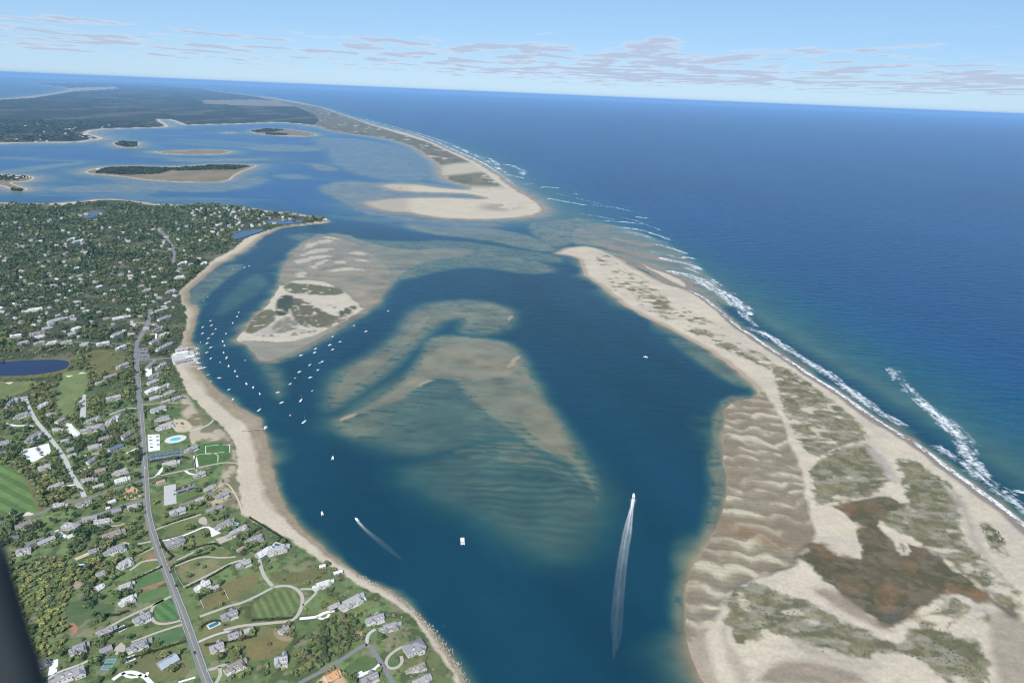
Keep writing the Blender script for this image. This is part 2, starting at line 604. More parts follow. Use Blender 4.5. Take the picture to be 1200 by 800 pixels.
# submerged and drying shoals: outline, crest height, softness of the edge in metres
SHOALS = [
    ([(380, 481), (383, 448), (400, 431), (440, 411), (464, 391), (478, 366), (494, 357), (532, 351), (572, 353), (598, 360), (606, 372), (598, 384), (576, 393), (540, 391), (538, 385),
      (543, 377), (536, 373), (520, 377), (497, 397), (477, 417), (452, 441), (420, 461), (396, 480)], -0.95, 42),
    ([(388, 470), (390, 445), (408, 431), (442, 416), (466, 398), (488, 372), (515, 364), (500, 385), (470, 415), (445, 436), (420, 452)], -0.62, 36),
    ([(379, 496), (412, 481), (452, 460), (473, 440), (489, 424), (496, 411), (494, 402), (508, 394), (540, 393), (576, 397), (600, 403), (617, 419), (622, 436), (633, 452),
      (640, 468), (655, 488), (672, 512), (688, 540), (700, 566), (704, 588), (692, 577), (672, 553), (656, 539), (636, 532), (616, 520), (604, 512), (568, 484), (536, 457),
      (532, 445), (516, 445), (496, 453), (468, 473), (440, 481), (412, 492)], -0.78, 32),
    ([(500, 408), (540, 398), (590, 404), (612, 420), (612, 438), (570, 450), (530, 440), (490, 448), (460, 470), (400, 492), (440, 470), (480, 440)], -0.48, 34),
    ([(600, 480), (640, 470), (665, 510), (690, 556), (670, 545), (640, 524), (610, 505)], -0.52, 30),
    ([(376, 496), (412, 476), (468, 440), (520, 425), (570, 440), (620, 480), (640, 515), (600, 516), (570, 520), (520, 531), (480, 534), (440, 522), (405, 510)], -1.9, 60),
    ([(380, 492), (420, 480), (470, 455), (470, 490), (440, 515), (405, 515)], -1.35, 40),
    ([(540, 440), (600, 440), (640, 480), (650, 520), (610, 510), (570, 480)], -0.75, 30),
    ([(470, 556), (510, 535), (560, 517), (603, 503), (648, 513), (684, 540), (704, 572), (708, 592), (702, 612), (688, 638), (655, 655), (610, 640), (560, 606), (500, 578)], -2.2, 80),
    ([(520, 532), (560, 519), (603, 514), (638, 533), (672, 553), (690, 575), (640, 550), (580, 545)], -1.25, 20),
    # fringes of the tern island flats and the inlet
    ([(322, 345), (330, 305), (360, 276), (400, 272), (440, 287), (480, 293), (520, 290), (556, 292), (562, 296), (540, 302), (500, 306), (470, 322), (458, 340), (440, 362), (400, 388),
      (350, 416), (318, 428), (300, 426), (285, 405)], -0.55, 26),
    ([(440, 290), (500, 296), (545, 290), (563, 294), (620, 303), (645, 312), (655, 318), (620, 322), (560, 312), (520, 316), (480, 326), (462, 330)], -1.4, 40),
    ([(300, 420), (316, 424), (335, 440), (330, 470), (318, 455)], -1.7, 30),
    ([(330, 278), (365, 272), (420, 280), (470, 284), (530, 281), (600, 291), (660, 300), (660, 310), (600, 300), (540, 296), (470, 296), (400, 290)], -1.5, 40),
    ([(470, 262), (520, 266), (575, 268), (615, 274), (640, 284), (655, 292), (640, 296), (610, 290), (560, 280), (500, 274)], -1.0, 34),
    ([(615, 262), (640, 256), (668, 256), (700, 258), (716, 266), (690, 276), (665, 288), (645, 290), (628, 278)], -1.1, 45),
    ([(666, 270), (690, 262), (720, 263), (760, 276), (800, 296), (822, 318), (850, 345), (862, 362), (820, 345), (790, 330), (740, 305), (715, 293), (690, 286), (670, 287)], -0.7, 26),
    ([(690, 288), (730, 298), (790, 316), (830, 342), (850, 362), (815, 342), (770, 322), (740, 312)], -0.42, 14),
    # shallow edge along the mainland and the pocket behind the barrier
    ([(832, 412), (862, 432), (884, 450), (872, 456), (840, 440), (800, 412), (780, 395), (800, 398)], -1.6, 28),
    ([(884, 462), (850, 464), (834, 490), (830, 545), (834, 585), (820, 630), (796, 666), (787, 700), (791, 750), (806, 800), (830, 830), (860, 700), (860, 500)], -0.9, 18),
    ([(320, 553), (338, 606), (366, 636), (350, 630), (320, 600), (300, 530)], -0.55, 12),
    ([(225, 372), (236, 352), (262, 330), (290, 310), (262, 310), (230, 330), (218, 350)], -1.6, 16),
    ([(278, 335), (300, 318), (318, 330), (300, 345), (282, 355), (262, 368), (250, 368)], -3.0, 30),
    ([(232, 440), (250, 464), (285, 484), (300, 495), (290, 488), (270, 476), (244, 455), (232, 436)], -0.5, 12),
    # north beach fringes
    ([(380, 215), (445, 214), (540, 221), (552, 228), (470, 236), (424, 240), (440, 250), (510, 258), (600, 262), (560, 266), (480, 258), (420, 250), (400, 236), (370, 222)], -1.0, 60),
    ([(360, 160), (430, 163), (490, 178), (512, 196), (505, 210), (460, 205), (420, 190), (380, 175)], -1.6, 90),
    ([(110, 205), (180, 213), (268, 214), (300, 205), (320, 212), (280, 224), (200, 226), (140, 216)], -1.3, 80),
    ([(385, 170), (440, 180), (498, 200), (503, 213), (470, 214), (420, 206), (385, 190)], -1.5, 110),
    ([(318, 205), (340, 203), (366, 206), (352, 210), (330, 210)], -1.5, 70), ([(360, 192), (380, 193), (400, 199), (384, 201), (368, 198)], -1.1, 60), ([(-40, 205), (60, 192), (112, 190), (70, 196), (20, 204)], -1.4, 60),
    ([(40, 222), (110, 216), (190, 218), (240, 222), (160, 224), (80, 226)], -1.2, 60), ([(180, 187), (260, 185), (330, 187), (270, 190), (210, 190)], -1.2, 70), ([(280, 172), (340, 170), (390, 176), (350, 178), (300, 177)], -1.3, 80),
    ([(385, 226), (440, 228), (470, 226), (430, 232), (400, 232)], -0.6, 50), ([(380, 214), (420, 213), (445, 216), (410, 218)], -0.7, 50),
]
SPOTS = [([(594, 432), (599, 430), (606, 424), (609, 418), (606, 417), (600, 421)], 0.12, 4),
         ([(396, 493), (408, 490), (418, 485), (414, 484), (402, 488)], 0.12, 4),
         ([(491, 453), (498, 449), (505, 444), (501, 444), (494, 448)], 0.08, 4),
         ([(595, 377), (600, 373), (601, 369), (597, 370)], 0.0, 4),
         ([(449, 220), (470, 222), (500, 224), (470, 219)], 0.1, 20)]
OCEAN = [(1900, 1300), (1500, 880), (1200, 612), (1081, 522), (975, 453), (862, 379), (800, 335), (740, 300), (700, 280), (660, 262), (640, 246), (605, 221), (562, 190.7), (509, 167), (440, 147), (376, 125.6),
         (300, 111.9), (240, 105), (160, 98.5), (60, 96), (40, 92), (800, 119), (1300, 139), (2200, 178), (2600, 400)]
BAY = [(-300, 236), (0, 239), (200, 242), (310, 247), (385, 258), (400, 262), (450, 268), (520, 276), (580, 278), (630, 262), (640, 246), (560, 200), (440, 150), (330, 130), (100, 145), (-300, 165)]

pMAIN, pVEG, pTERN, pBARR, pSPIT = Poly(MAIN), Poly(MAIN_VEG, 2.0), Poly(TERN), Poly(BARR), Poly(SPIT)
pSB1, pSB2, pNORTH, pFAR, pOCEAN, pBAY = Poly(SBAR1), Poly(SBAR2), Poly(NORTH), Poly(FAR), Poly(OCEAN, smooth=0), Poly(BAY, smooth=0)
pISLES = [Poly(q) for q in ISLES]
pSHOALS = [(Poly(q), t, w) for q, t, w in SHOALS]
pSPOTS = [(Poly(q), t, w) for q, t, w in SPOTS]

# tidal flat with sand waves on the bay side of the barrier island
FLAT = [(845, 491), (850, 478), (860, 470), (882, 465), (893, 456), (897, 462), (907, 477), (919, 498), (923.5, 519), (933, 536.5), (940, 557.5), (944, 585.5), (951, 610), (957, 627), (948, 642), (938, 650),
        (934, 665), (885, 680), (862, 690), (848, 705), (838, 724), (826, 742), (812, 756), (795, 744), (795, 690), (812, 655), (838, 608), (842, 560), (838, 520)]
pFLAT = Poly(FLAT)
MWET = [(234, 434), (246, 446), (262, 462), (280, 474), (300, 487), (308, 495), (316, 530), (322, 560), (332, 588), (350, 612), (378, 640), (410, 668), (430, 682), (412, 672), (380, 650), (350, 626), (326, 600), (310, 574), (303, 548),
        (300, 522), (291, 503), (272, 486), (252, 470), (238, 452)]
pMWET = Poly(MWET)
TFLAT = [(318, 330), (333, 303), (363, 276), (410, 282), (440, 298), (462, 320), (452, 346), (438, 358), (425, 363), (414, 352), (400, 341), (382, 331), (362, 328), (345, 329), (333, 336)]
pTFLAT = Poly(TFLAT)
TBARS = [[(350, 291), (366, 283), (385, 279.5), (394, 282.5), (372, 287), (358, 294)], [(346, 300), (362, 292.5), (384, 290), (400, 292.5), (380, 295), (360, 299)], [(338, 309), (355, 301), (378, 298), (396, 300), (372, 304), (352, 310)],
         [(359, 318), (364, 310), (375, 305), (387, 303.5), (380, 309), (371, 314), (366, 321)], [(376, 317.5), (395, 314), (418, 312.5), (438, 317), (420, 318), (400, 318.5)], [(411, 304), (425, 302.5), (438, 306), (424, 308)],
         [(389, 306), (402, 304.5), (407, 308), (394, 310)], [(402, 296), (424, 294), (440, 299), (420, 300)], [(342, 322), (356, 318), (368, 322), (352, 326)]]
pTBARS = [Poly(q) for q in TBARS]
TFLAT2 = [(279, 398.5), (300, 398.5), (333, 400.5), (360, 395.5), (390, 383), (412, 370), (425, 363), (440, 354), (424, 368), (390, 390), (350, 412), (311, 426), (300, 423), (288, 406)]
pTFLAT2 = Poly(TFLAT2)
P_RIP = P(575, 812)[:2]


def profile(sd, slope_in, cap, slope_out):
    return np.where(sd > 0, np.minimum(sd * slope_in, cap), sd * slope_out)


def warp(x, y):
    d = np.hypot(x, y)
    amp = np.clip(0.0035 * d, 2.0, 60.0)
    s = np.clip(0.02 * d, 14.0, 400.0)
    q = np.exp2(np.round(np.log2(s)))            # noise size in steps, so the pattern stays put
    return x + amp * (fbm(x / q, y / q, 3, 1) - 0.5) * 2, y + amp * (fbm(x / q, y / q, 3, 9) - 0.5) * 2


def terrain(x, y):
    """Height of land and sea bed (metres, mean water at 0), the landmass each point belongs to and the distances the colours need."""
    x, y = np.asarray(x, np.float64), np.asarray(y, np.float64)
    xw, yw = warp(x, y)
    dist = np.hypot(x, y)
    S = {}
    S['ocean'] = pOCEAN.sd(x, y, 3000.0)
    S['bay'] = pBAY.sd(x, y, 400.0)
    oc = sstep(-20, 120, S['ocean'])
    bay = sstep(-150, 150, S['bay'])
    nz = fbm(x / 420.0, y / 900.0, 4, 21)
    streak = fbm(x / 900.0 + 0.6 * nz, y / 260.0 + nz, 4, 23)
    base = -(9.0 + 2.0 * nz)
    base = base * (1 - bay) + bay * -(2.2 + 7.0 * sstep(0.30, 0.52, streak))
    off = np.clip(S['ocean'], 0, 3000)
    base = base * (1 - oc) + oc * -np.minimum(1.2 + 0.0095 * off, 14.0 + 0 * off)
    hs = base.copy()
    # shoals
    for poly, top, w in pSHOALS:
        sd = poly.sd(xw, yw, w * 2.2)
        k = sstep(-1.5 * w, 0.5 * w, sd)
        g = top + (0.45 - 0.45 * top) * (fbm(x / 75.0, y / 50.0, 4, 31) - 0.5)
        hs = np.maximum(hs, base + (np.minimum(g - 0.12, -0.10) - base) * k)
    # sand ripples on the broad shoal: curved trains of crests about 22 m apart
    r = np.hypot((x - P_RIP[0]) * 0.8, y - P_RIP[1])
    ph = r / 21.0 + 2.6 * (fbm(x / 95.0, y / 70.0, 4, 41) - 0.5)
    rip = np.abs((ph % 1.0) - 0.5) * 2
    S['rip'] = pSHOALS[8][0].sd(xw, yw, 100)
    inrip = sstep(-70, 25, S['rip']) * sstep(-3.4, -1.6, hs) * sstep(-0.75, -1.35, hs)
    hs = hs - inrip * 1.5 * (rip ** 1.5) * (0.45 + 0.9 * fbm(x / 70, y / 70, 2, 43)) * sstep(0.3, 0.9, -hs)
    # low darker dimples of eelgrass on the south shoal
    rip2 = fbm(x / 26.0, y / 9.0, 3, 45)
    hs = hs - 1.2 * sstep(0.56, 0.7, rip2) * sstep(-2.6, -1.6, hs) * (1 - bay) * (1 - oc) * sstep(0.2, -0.2, hs + 1.0)
    h, mid = hs, np.full(x.shape, 6, np.int8)

    def put(val, i):
        nonlocal h
        mid[val > h] = i
        h = np.maximum(h, val)

    for poly, top, w in pSPOTS:
        sd = poly.sd(xw, yw, 60)
        put(np.where(sd > -2, top + 0.05 * sd - 0.08, -9), 6)
    S['main'] = pMAIN.sd(xw, yw, 250.0)
    S['veg'] = pVEG.sd(xw, yw, 250.0)
    sh = 0.55 + 1.3 * sstep(0.3, 0.7, fbm(x / 110.0, y / 110.0, 3, 75))
    hm = profile(S['main'], 0.03 + 0.12 * sstep(960, 800, dist), 1.3, 0.26 * sh * (1 + 1.6 * sstep(960, 800, dist)))
    hm = hm + 3.6 * sstep(-2, 24, S['veg'])
    mw = sstep(-4, 5, pMWET.sd(xw, yw, 40))
    hm = hm * (1 - mw) + mw * np.minimum(hm, 0.16 + 0.5 * (fbm(x / 40.0, y / 40.0, 4, 73) - 0.42))
    put(hm, 0)
    S['tern'] = pTERN.sd(xw, yw, 150.0)
    S['tflat'] = pTFLAT.sd(xw, yw, 100)
    S['tflat2'] = pTFLAT2.sd(xw, yw, 100)
    tf2 = sstep(-5, 5, S['tflat2'])
    tf = sstep(-6, 8, S['tflat'])
    bars = (fbm(x / 150.0 + y / 300.0, y / 26.0, 4, 51) - 0.42) * 1.1
    ht = profile(S['tern'], 0.05, 1.8, 0.15 * sh)
    lowt = np.minimum(ht, -0.36 + 0.75 * bars + 0.55 * sstep(2300, 1650, dist))
    tb = np.full(x.shape, -40.0, np.float32)
    for q in pTBARS:
        tb = np.maximum(tb, q.sd(xw, yw, 40.0))
    tb = 0.8 * tb - 4 + 34 * (fbm(x / 34.0, y / 16.0, 4, 53) - 0.5)
    lowt = np.maximum(lowt, np.minimum(0.36, 0.10 + 0.022 * (tb + 6)) * (tb > -16) + (tb <= -16) * -9)
    lowt2 = np.minimum(ht, 0.14 + 0.12 * bars)
    put((ht * (1 - tf) + lowt * tf) * (1 - tf2) + lowt2 * tf2, 1)
    S['barr'] = np.maximum.reduce([pBARR.sd(xw, yw, 250.0), pSPIT.sd(xw, yw, 250), pSB1.sd(xw, yw, 250) * 0.5, pSB2.sd(xw, yw, 250) * 0.5])
    S['flat'] = pFLAT.sd(xw, yw, 100)
    fl = sstep(-4, 8, S['flat'])
    hb = profile(S['barr'], 0.045, 2.6, 0.17 * sh)
    wv = (y + 0.12 * x - 11.0 * np.abs(np.sin(math.pi * (x + 30 * fbm(x / 80, y / 60, 2, 62)) / 52.0))) / 37.0 + 1.4 * (fbm(x / 70.0, y / 80.0, 3, 61) - 0.5)
    saw = wv % 1.0
    crest = np.where(saw < 0.72, saw / 0.72, (1 - saw) / 0.28)
    crest = (crest ** 1.7) * (0.12 + 1.2 * sstep(0.30, 0.64, fbm(x / 26.0, y / 24.0, 3, 63))) + 0.12 * fbm(x / 14.0, y / 9.0, 3, 64)
    S['crest'] = crest
    lowb = np.minimum(hb, 0.14 + 0.55 * crest)
    hb = hb * (1 - fl) + lowb * fl
    hb = hb + sstep(20, 60, S['barr']) * (1 - fl) * (3.6 * (fbm(x / 19.0, y / 19.0, 4, 65) - 0.35))
    put(hb, 2)
    S['north'] = pNORTH.sd(xw, yw, 600.0)
    hn = profile(S['north'], 0.02, 2.0, 0.02)
    put(hn, 3)
    S['far'] = pFAR.sd(x, y, 2500.0)
    put(np.where(S['far'] > 0, np.minimum(0.03 * S['far'], 6.0) + 22 * sstep(200, 2500, S['far']) * (fbm(x / 2200.0, y / 2600.0, 3, 71) - 0.2), S['far'] * 0.01), 4)
    S['isles'] = np.full(x.shape, -400.0, np.float32)
    for q in pISLES:
        S['isles'] = np.maximum(S['isles'], q.sd(x, y, 400.0))
    put(profile(S['isles'], 0.03, 3.0, 0.02), 5)
    return h, mid, S, dist


def ground_z(x, y):
    x, y = np.atleast_1d(np.asarray(x, float)), np.atleast_1d(np.asarray(y, float))
    return np.maximum(terrain(x, y)[0], 0.0)


# ------------------------------------------------------------------ land colours
SAND = np.array([0.485, 0.412, 0.308])
WETSAND = np.array([0.262, 0.210, 0.142])
GRASSD = np.array([0.155, 0.15, 0.085])


def pm(pts, smooth=1):
    return Poly(pts, 1.0, smooth)


G_AREAS = [   # beach grass on the barrier island: outline, cover, sandiness
    ([(902, 431), (920, 430), (948, 449), (976, 470), (997, 486), (1008, 501), (1018, 516), (990, 522), (969, 530), (958, 537), (944, 530), (930, 508), (920, 488), (914, 466), (910, 446)], 0.80),
    ([(969, 531), (990, 523.5), (1018, 521), (1026, 537), (1039, 554), (1044, 566), (1028, 578), (1004, 587), (976, 589), (958, 596), (954, 582), (948, 558), (955, 543)], 0.82),
    ([(1052, 538), (1070, 540), (1088, 550), (1116, 571), (1127, 589), (1127, 610), (1125, 630), (1134, 645), (1151, 653), (1176, 674), (1193, 699), (1191, 713), (1179, 713), (1161, 699), (1130, 675),
      (1105, 655), (1074, 636), (1046, 620), (1032, 612), (1037, 602), (1060, 596), (1063, 578), (1057, 558), (1050, 547)], 0.80),
    ([(1147, 615), (1161, 613), (1176, 632), (1183, 654), (1172, 655), (1158, 640)], 0.75),
    ([(851, 703), (871, 689), (885, 683), (906, 692), (934, 701), (955, 711), (983, 727), (1011, 741), (1039, 752), (1060, 762), (1025, 769), (997, 771), (969, 769), (948, 758), (920, 748), (896, 739),
      (892, 751), (868, 753), (853, 741), (850, 723)], 0.86),
    ([(1060, 748), (1081, 727), (1102, 710), (1112, 701), (1130, 706), (1127, 720), (1105, 734), (1116, 748), (1151, 755), (1155, 776), (1162, 806), (1112, 806), (1095, 790), (1078, 776), (1050, 762)], 0.80),
    ([(1133, 715), (1151, 713), (1168, 725), (1165, 734), (1147, 731)], 0.6),
    ([(697, 297), (712, 297), (722, 308), (745, 321), (762, 330), (775, 345), (800, 360), (825, 374), (848, 381), (852, 390), (880, 405), (905, 424), (915, 431), (906, 437), (890, 429), (860, 413), (830, 401),
      (790, 380), (770, 370), (745, 359), (722, 344), (712, 331), (700, 312)], 0.60),
    ([(740, 332), (775, 352), (815, 380), (860, 404), (892, 426), (870, 420), (820, 396), (775, 372), (738, 350)], 0.68),
]
MARSH = [(976, 591), (1004, 587), (1039, 582), (1056, 590), (1050, 601), (1028, 608), (1032, 622), (1046, 636), (1070, 638), (1105, 657), (1133, 678), (1162, 701), (1151, 706), (1130, 699), (1105, 694),
         (1091, 702), (1077, 716), (1060, 730), (1039, 736), (1018, 727), (990, 703), (969, 682), (948, 664), (934, 650), (955, 632), (986, 653), (1011, 659), (1008, 643), (1002, 622), (1011, 615), (990, 608)]
TONGUE = [(952, 592), (976, 594), (1000, 610), (1003, 625), (1008, 645), (1011, 658), (995, 652), (975, 639), (958, 626), (948, 605)]
EYE = [(1045, 632), (1062, 636), (1069, 645), (1063, 655), (1052, 650)]
RUSTS = [[(1021, 688), (1046, 685), (1060, 695), (1053, 706), (1039, 720), (1032, 709)], [(979, 594), (1000, 592), (1008, 606), (990, 604)],
         [(838, 604), (870, 615), (905, 630), (935, 646), (915, 647), (880, 634), (845, 622)], [(1140, 686), (1161, 699), (1155, 705), (1130, 696)], [(1095, 690), (1125, 693), (1110, 698)]]
WASH = [([(846, 728), (856, 755), (870, 772), (884, 806), (866, 806), (852, 778), (844, 750)], (0.34, 0.285, 0.215)), ([(818, 716), (828, 745), (838, 785), (842, 806), (832, 806), (822, 775), (813, 740)], (0.32, 0.265, 0.195)),
        ([(925, 742), (960, 762), (1000, 777), (1045, 784), (1000, 787), (950, 774), (928, 756)], (0.36, 0.305, 0.235)), ([(1010, 520), (1030, 530), (1046, 548), (1054, 566), (1046, 570), (1036, 552), (1020, 536)], (0.35, 0.31, 0.26)),
        ([(1095, 560), (1130, 584), (1140, 615), (1160, 660), (1190, 690), (1170, 680), (1138, 640), (1128, 600)], (0.37, 0.32, 0.255)),
        ([(902, 779), (927, 774), (972, 779), (1004, 790), (1020, 806), (880, 806)], (0.24, 0.19, 0.14)),
        ([(1160, 714), (1185, 722), (1215, 735), (1230, 830), (1172, 810), (1158, 760)], (0.30, 0.25, 0.19)),
        ([(945, 690), (975, 690), (1005, 712), (1040, 738), (1052, 742), (1030, 740), (990, 720)], (0.25, 0.20, 0.15)),
        ([(1030, 722), (1046, 717), (1060, 716), (1056, 727), (1042, 734)], (0.10, 0.09, 0.075)),
        ([(1150, 696), (1180, 712), (1200, 722), (1190, 730), (1160, 708)], (0.10, 0.075, 0.055))]
TGRASS = [([(331, 339), (338, 331), (350, 333), (362, 333), (380, 336), (400, 338), (402, 345), (384, 346), (366, 345), (345, 345)], (0.115, 0.110, 0.052), 1.0),
          ([(287, 389), (292, 379), (298, 371), (308, 363), (320, 363), (324, 371), (318, 379), (306, 386), (295, 391)], (0.130, 0.115, 0.055), 1.05),
          ([(342, 350), (352, 350), (362, 356), (376, 364), (390, 371), (398, 370), (392, 379), (372, 385), (352, 382), (346, 374), (340, 362)], (0.115, 0.100, 0.052), 1.0),
          ([(326, 349), (334, 346), (344, 347), (342, 358), (334, 370), (323, 371)], (0.050, 0.058, 0.034), 1.05),
          ([(396, 367), (404, 362), (414, 358), (417, 361), (408, 368), (400, 373)], (0.080, 0.078, 0.044), 0.95),
          ([(334, 370), (346, 376), (352, 384), (330, 391), (316, 390), (324, 378)], (0.21, 0.18, 0.125), 0.85),
          ([(352, 347), (372, 350), (392, 354), (404, 360), (392, 366), (372, 360)], (0.20, 0.175, 0.115), 0.62),
          ([(291, 393), (330, 395), (360, 391), (392, 381), (408, 372), (400, 370), (368, 386), (330, 390)], (0.17, 0.15, 0.09), 0.72)]
TGREY = [(306, 387), (330, 376), (342, 369), (352, 375), (350, 384), (330, 391), (300, 393)]
LAWNS = [   # cut grass and fields near the camera: outline, colour, mowing-stripe width (0 for none), stripe direction
    ([(228, 520), (269, 518.5), (270, 540), (233, 549), (231, 534)], (0.050, 0.135, 0.035), 0, 0),
    ([(71, 437), (87, 434), (104, 432), (104, 449), (97, 464), (88, 470), (87, 489), (75, 490), (67, 480), (64, 466), (70, 456)], (0.105, 0.185, 0.06), 0, 0),
    ([(-40, 447), (0, 447), (50, 446), (40, 453), (20, 463), (-40, 478)], (0.10, 0.17, 0.055), 0, 0),
    ([(-60, 545), (0, 545), (15, 548), (30, 562), (43, 580), (48, 592), (42, 603), (20, 606), (-60, 606)], (0.075, 0.165, 0.045), 9, R(62)),
    ([(164, 474), (209, 475), (209, 488), (185, 486), (168, 484)], (0.060, 0.13, 0.04), 0, 0),
    ([(207, 582), (224, 575), (235, 566), (243, 571), (232, 578), (209, 589)], (0.075, 0.155, 0.04), 0, 0),
    ([(192, 620), (229, 606), (234, 613), (220, 622), (195, 631)], (0.085, 0.145, 0.045), 0, 0),
    ([(176, 585), (188, 581), (191, 596), (180, 600)], (0.085, 0.155, 0.045), 0, 0),
    ([(217, 632), (240, 619), (247, 626), (246, 635), (222, 645)], (0.085, 0.15, 0.045), 0, 0),
    ([(213, 597), (250, 588), (253, 594), (224, 602)], (0.08, 0.15, 0.045), 0, 0),
    ([(205, 664), (233, 653.5), (258, 654), (273, 658), (254, 670), (217, 687)], (0.20, 0.175, 0.085), 0, 0),
    ([(158, 681), (192, 666), (198, 681), (160, 694)], (0.065, 0.165, 0.05), 0, 0),
    ([(163, 696), (200, 684), (204, 694), (172, 706), (160, 704)], (0.075, 0.16, 0.05), 0, 0),
    ([(182, 709), (202, 698), (207, 708), (211, 722), (200, 727), (186, 727), (181, 720)], (0.06, 0.165, 0.05), 5, R(55)),
    ([(170, 742), (213, 731), (218, 746), (188, 757)], (0.06, 0.145, 0.05), 0, 0),
    ([(294, 712), (303, 700), (322, 692), (342, 691), (351, 697), (350, 712), (342, 720), (320, 722), (296, 724)], (0.085, 0.155, 0.05), 4.5, R(35)),
    ([(74, 714), (85, 702), (111, 706), (134, 707), (134, 717), (104, 723), (91, 735), (79, 723)], (0.06, 0.125, 0.045), 0, 0),
    ([(398, 787), (425, 765), (440, 772), (445, 779), (425, 790), (408, 797)], (0.065, 0.135, 0.04), 0, 0),
    ([(289, 607), (305, 616), (330, 632), (350, 645), (347, 656), (325, 640), (300, 624)], (0.075, 0.135, 0.05), 0, 0),
    ([(343, 684), (360, 676), (380, 672), (405, 685), (410, 692), (390, 694), (366, 690)], (0.085, 0.15, 0.05), 0, 0),
    ([(482, 762), (505, 750), (526, 785), (510, 790), (496, 770)], (0.085, 0.145, 0.05), 0, 0),
    ([(452, 780), (456, 773), (466, 771), (467, 778), (460, 782)], (0.06, 0.14, 0.045), 0, 0),
    ([(275, 690), (300, 684), (318, 688), (300, 697), (280, 700)], (0.085, 0.15, 0.05), 0, 0),
    ([(345, 672), (312, 668), (322, 684), (350, 684), (390, 672), (375, 662)], (0.085, 0.125, 0.045), 0, 0),
    ([(240, 692), (270, 680), (305, 668), (300, 690), (250, 712), (236, 716)], (0.10, 0.135, 0.05), 0, 0),
    ([(150, 772), (180, 760), (214, 756), (226, 790), (190, 800), (130, 790)], (0.095, 0.14, 0.05), 0, 0),
    ([(148, 650), (176, 640), (180, 652), (160, 657)], (0.11, 0.16, 0.05), 0, 0),
    ([(160, 660), (186, 655), (190, 660), (165, 670)], (0.08, 0.15, 0.045), 0, 0),
    ([(104, 654), (120, 652), (126, 660), (108, 668), (102, 662)], (0.15, 0.17, 0.07), 0, 0),
    ([(178, 606), (170, 612), (150, 622), (148, 630), (176, 624)], (0.12, 0.16, 0.055), 0, 0),
    ([(80, 418), (110, 410), (150, 408), (150, 430), (108, 452), (104, 430), (84, 428)], (0.085, 0.125, 0.042), 0, 0),
    ([(-30, 440), (20, 441), (60, 437), (82, 430), (86, 434), (50, 443), (-30, 446)], (0.088, 0.118, 0.04), 0, 0),
    ([(48, 545), (60, 560), (56, 592), (46, 604), (30, 560), (10, 540), (30, 536)], (0.16, 0.135, 0.07), 0, 0),
    ([(245, 722), (276, 730), (300, 735), (300, 752), (262, 770), (236, 770), (232, 752)], (0.105, 0.15, 0.05), 0, 0),
    ([(300, 735), (330, 735), (345, 745), (330, 765), (300, 775), (285, 765)], (0.11, 0.14, 0.05), 0, 0),
    ([(250, 660), (282, 648), (290, 652), (262, 664)], (0.08, 0.14, 0.045), 0, 0),
    ([(216, 668), (240, 645), (262, 640), (275, 650), (240, 655), (222, 664)], (0.09, 0.15, 0.045), 0, 0),
    ([(135, 395), (165, 393), (160, 400), (140, 401)], (0.085, 0.13, 0.05), 0, 0),
    ([(188, 380), (200, 380), (202, 390), (192, 392)], (0.07, 0.14, 0.045), 0, 0),
    ([(155, 560), (166, 556), (167, 566), (150, 570)], (0.09, 0.14, 0.05), 0, 0),
    ([(190, 552), (222, 541), (226, 548), (200, 556)], (0.07, 0.14, 0.045), 0, 0),
]
BARE = [   # bare or sandy ground: outline, colour
    ([(145, 572), (160, 568), (167, 575), (164, 584), (150, 586), (143, 580)], (0.50, 0.38, 0.22)),
    ([(200, 491), (216, 490), (226, 498), (226, 504), (212, 507), (204, 505)], (0.48, 0.39, 0.27)),
    ([(371, 799), (380, 791), (398, 787), (406, 797), (408, 806), (366, 806)], (0.50, 0.33, 0.19)),
    ([(221, 506), (228, 505), (230, 520), (224, 521)], (0.42, 0.35, 0.24)),
    ([(80, 730), (88, 729), (92, 740), (84, 742)], (0.36, 0.18, 0.10)),
    ([(160, 690), (180, 684), (197, 678), (197, 681), (168, 693)], (0.30, 0.16, 0.09)),
    ([(170, 650), (182, 646), (184, 656), (172, 658)], (0.26, 0.16, 0.10)),
    ([(320, 735), (345, 745), (340, 752), (322, 748)], (0.26, 0.22, 0.13)),
    ([(416, 742), (426, 740), (424, 748), (418, 748)], (0.42, 0.34, 0.22)),
    ([(84, 678), (98, 682), (100, 686), (88, 690), (78, 692)], (0.34, 0.26, 0.17)),
    ([(77, 493), (78, 508), (89, 512), (96, 508), (86, 500)], (0.62, 0.60, 0.55)),
]
DUNES = [(236, 489), (252, 496), (262, 502), (272, 516), (277, 530), (276, 545), (284, 575), (284, 598), (262, 590), (246, 598), (243, 582), (258, 566), (262, 546), (271, 541), (270, 519), (228, 519), (222, 512), (226, 498), (214, 490), (211, 476), (214, 458), (220, 462)]
pG = [(pm(q), c) for q, c in G_AREAS]
pMARSH, pTONGUE, pEYE = pm(MARSH), pm(TONGUE), pm(EYE)
pRUST = [pm(q) for q in RUSTS]
pWASH = [(pm(q), np.array(c)) for q, c in WASH]
pTG = [(pm(q), np.array(c), k) for q, c, k in TGRASS]
pTGREY = pm(TGREY)
pLAWN = [(Poly(q, 5.0), np.array(c), s, a) for q, c, s, a in LAWNS]
pBARE = [(Poly(q, 5.0), np.array(c)) for q, c in BARE]
pDUNES = Poly(DUNES, 3.0)


def lerp(a, b, k):
    return a + (b - a) * k[:, None]


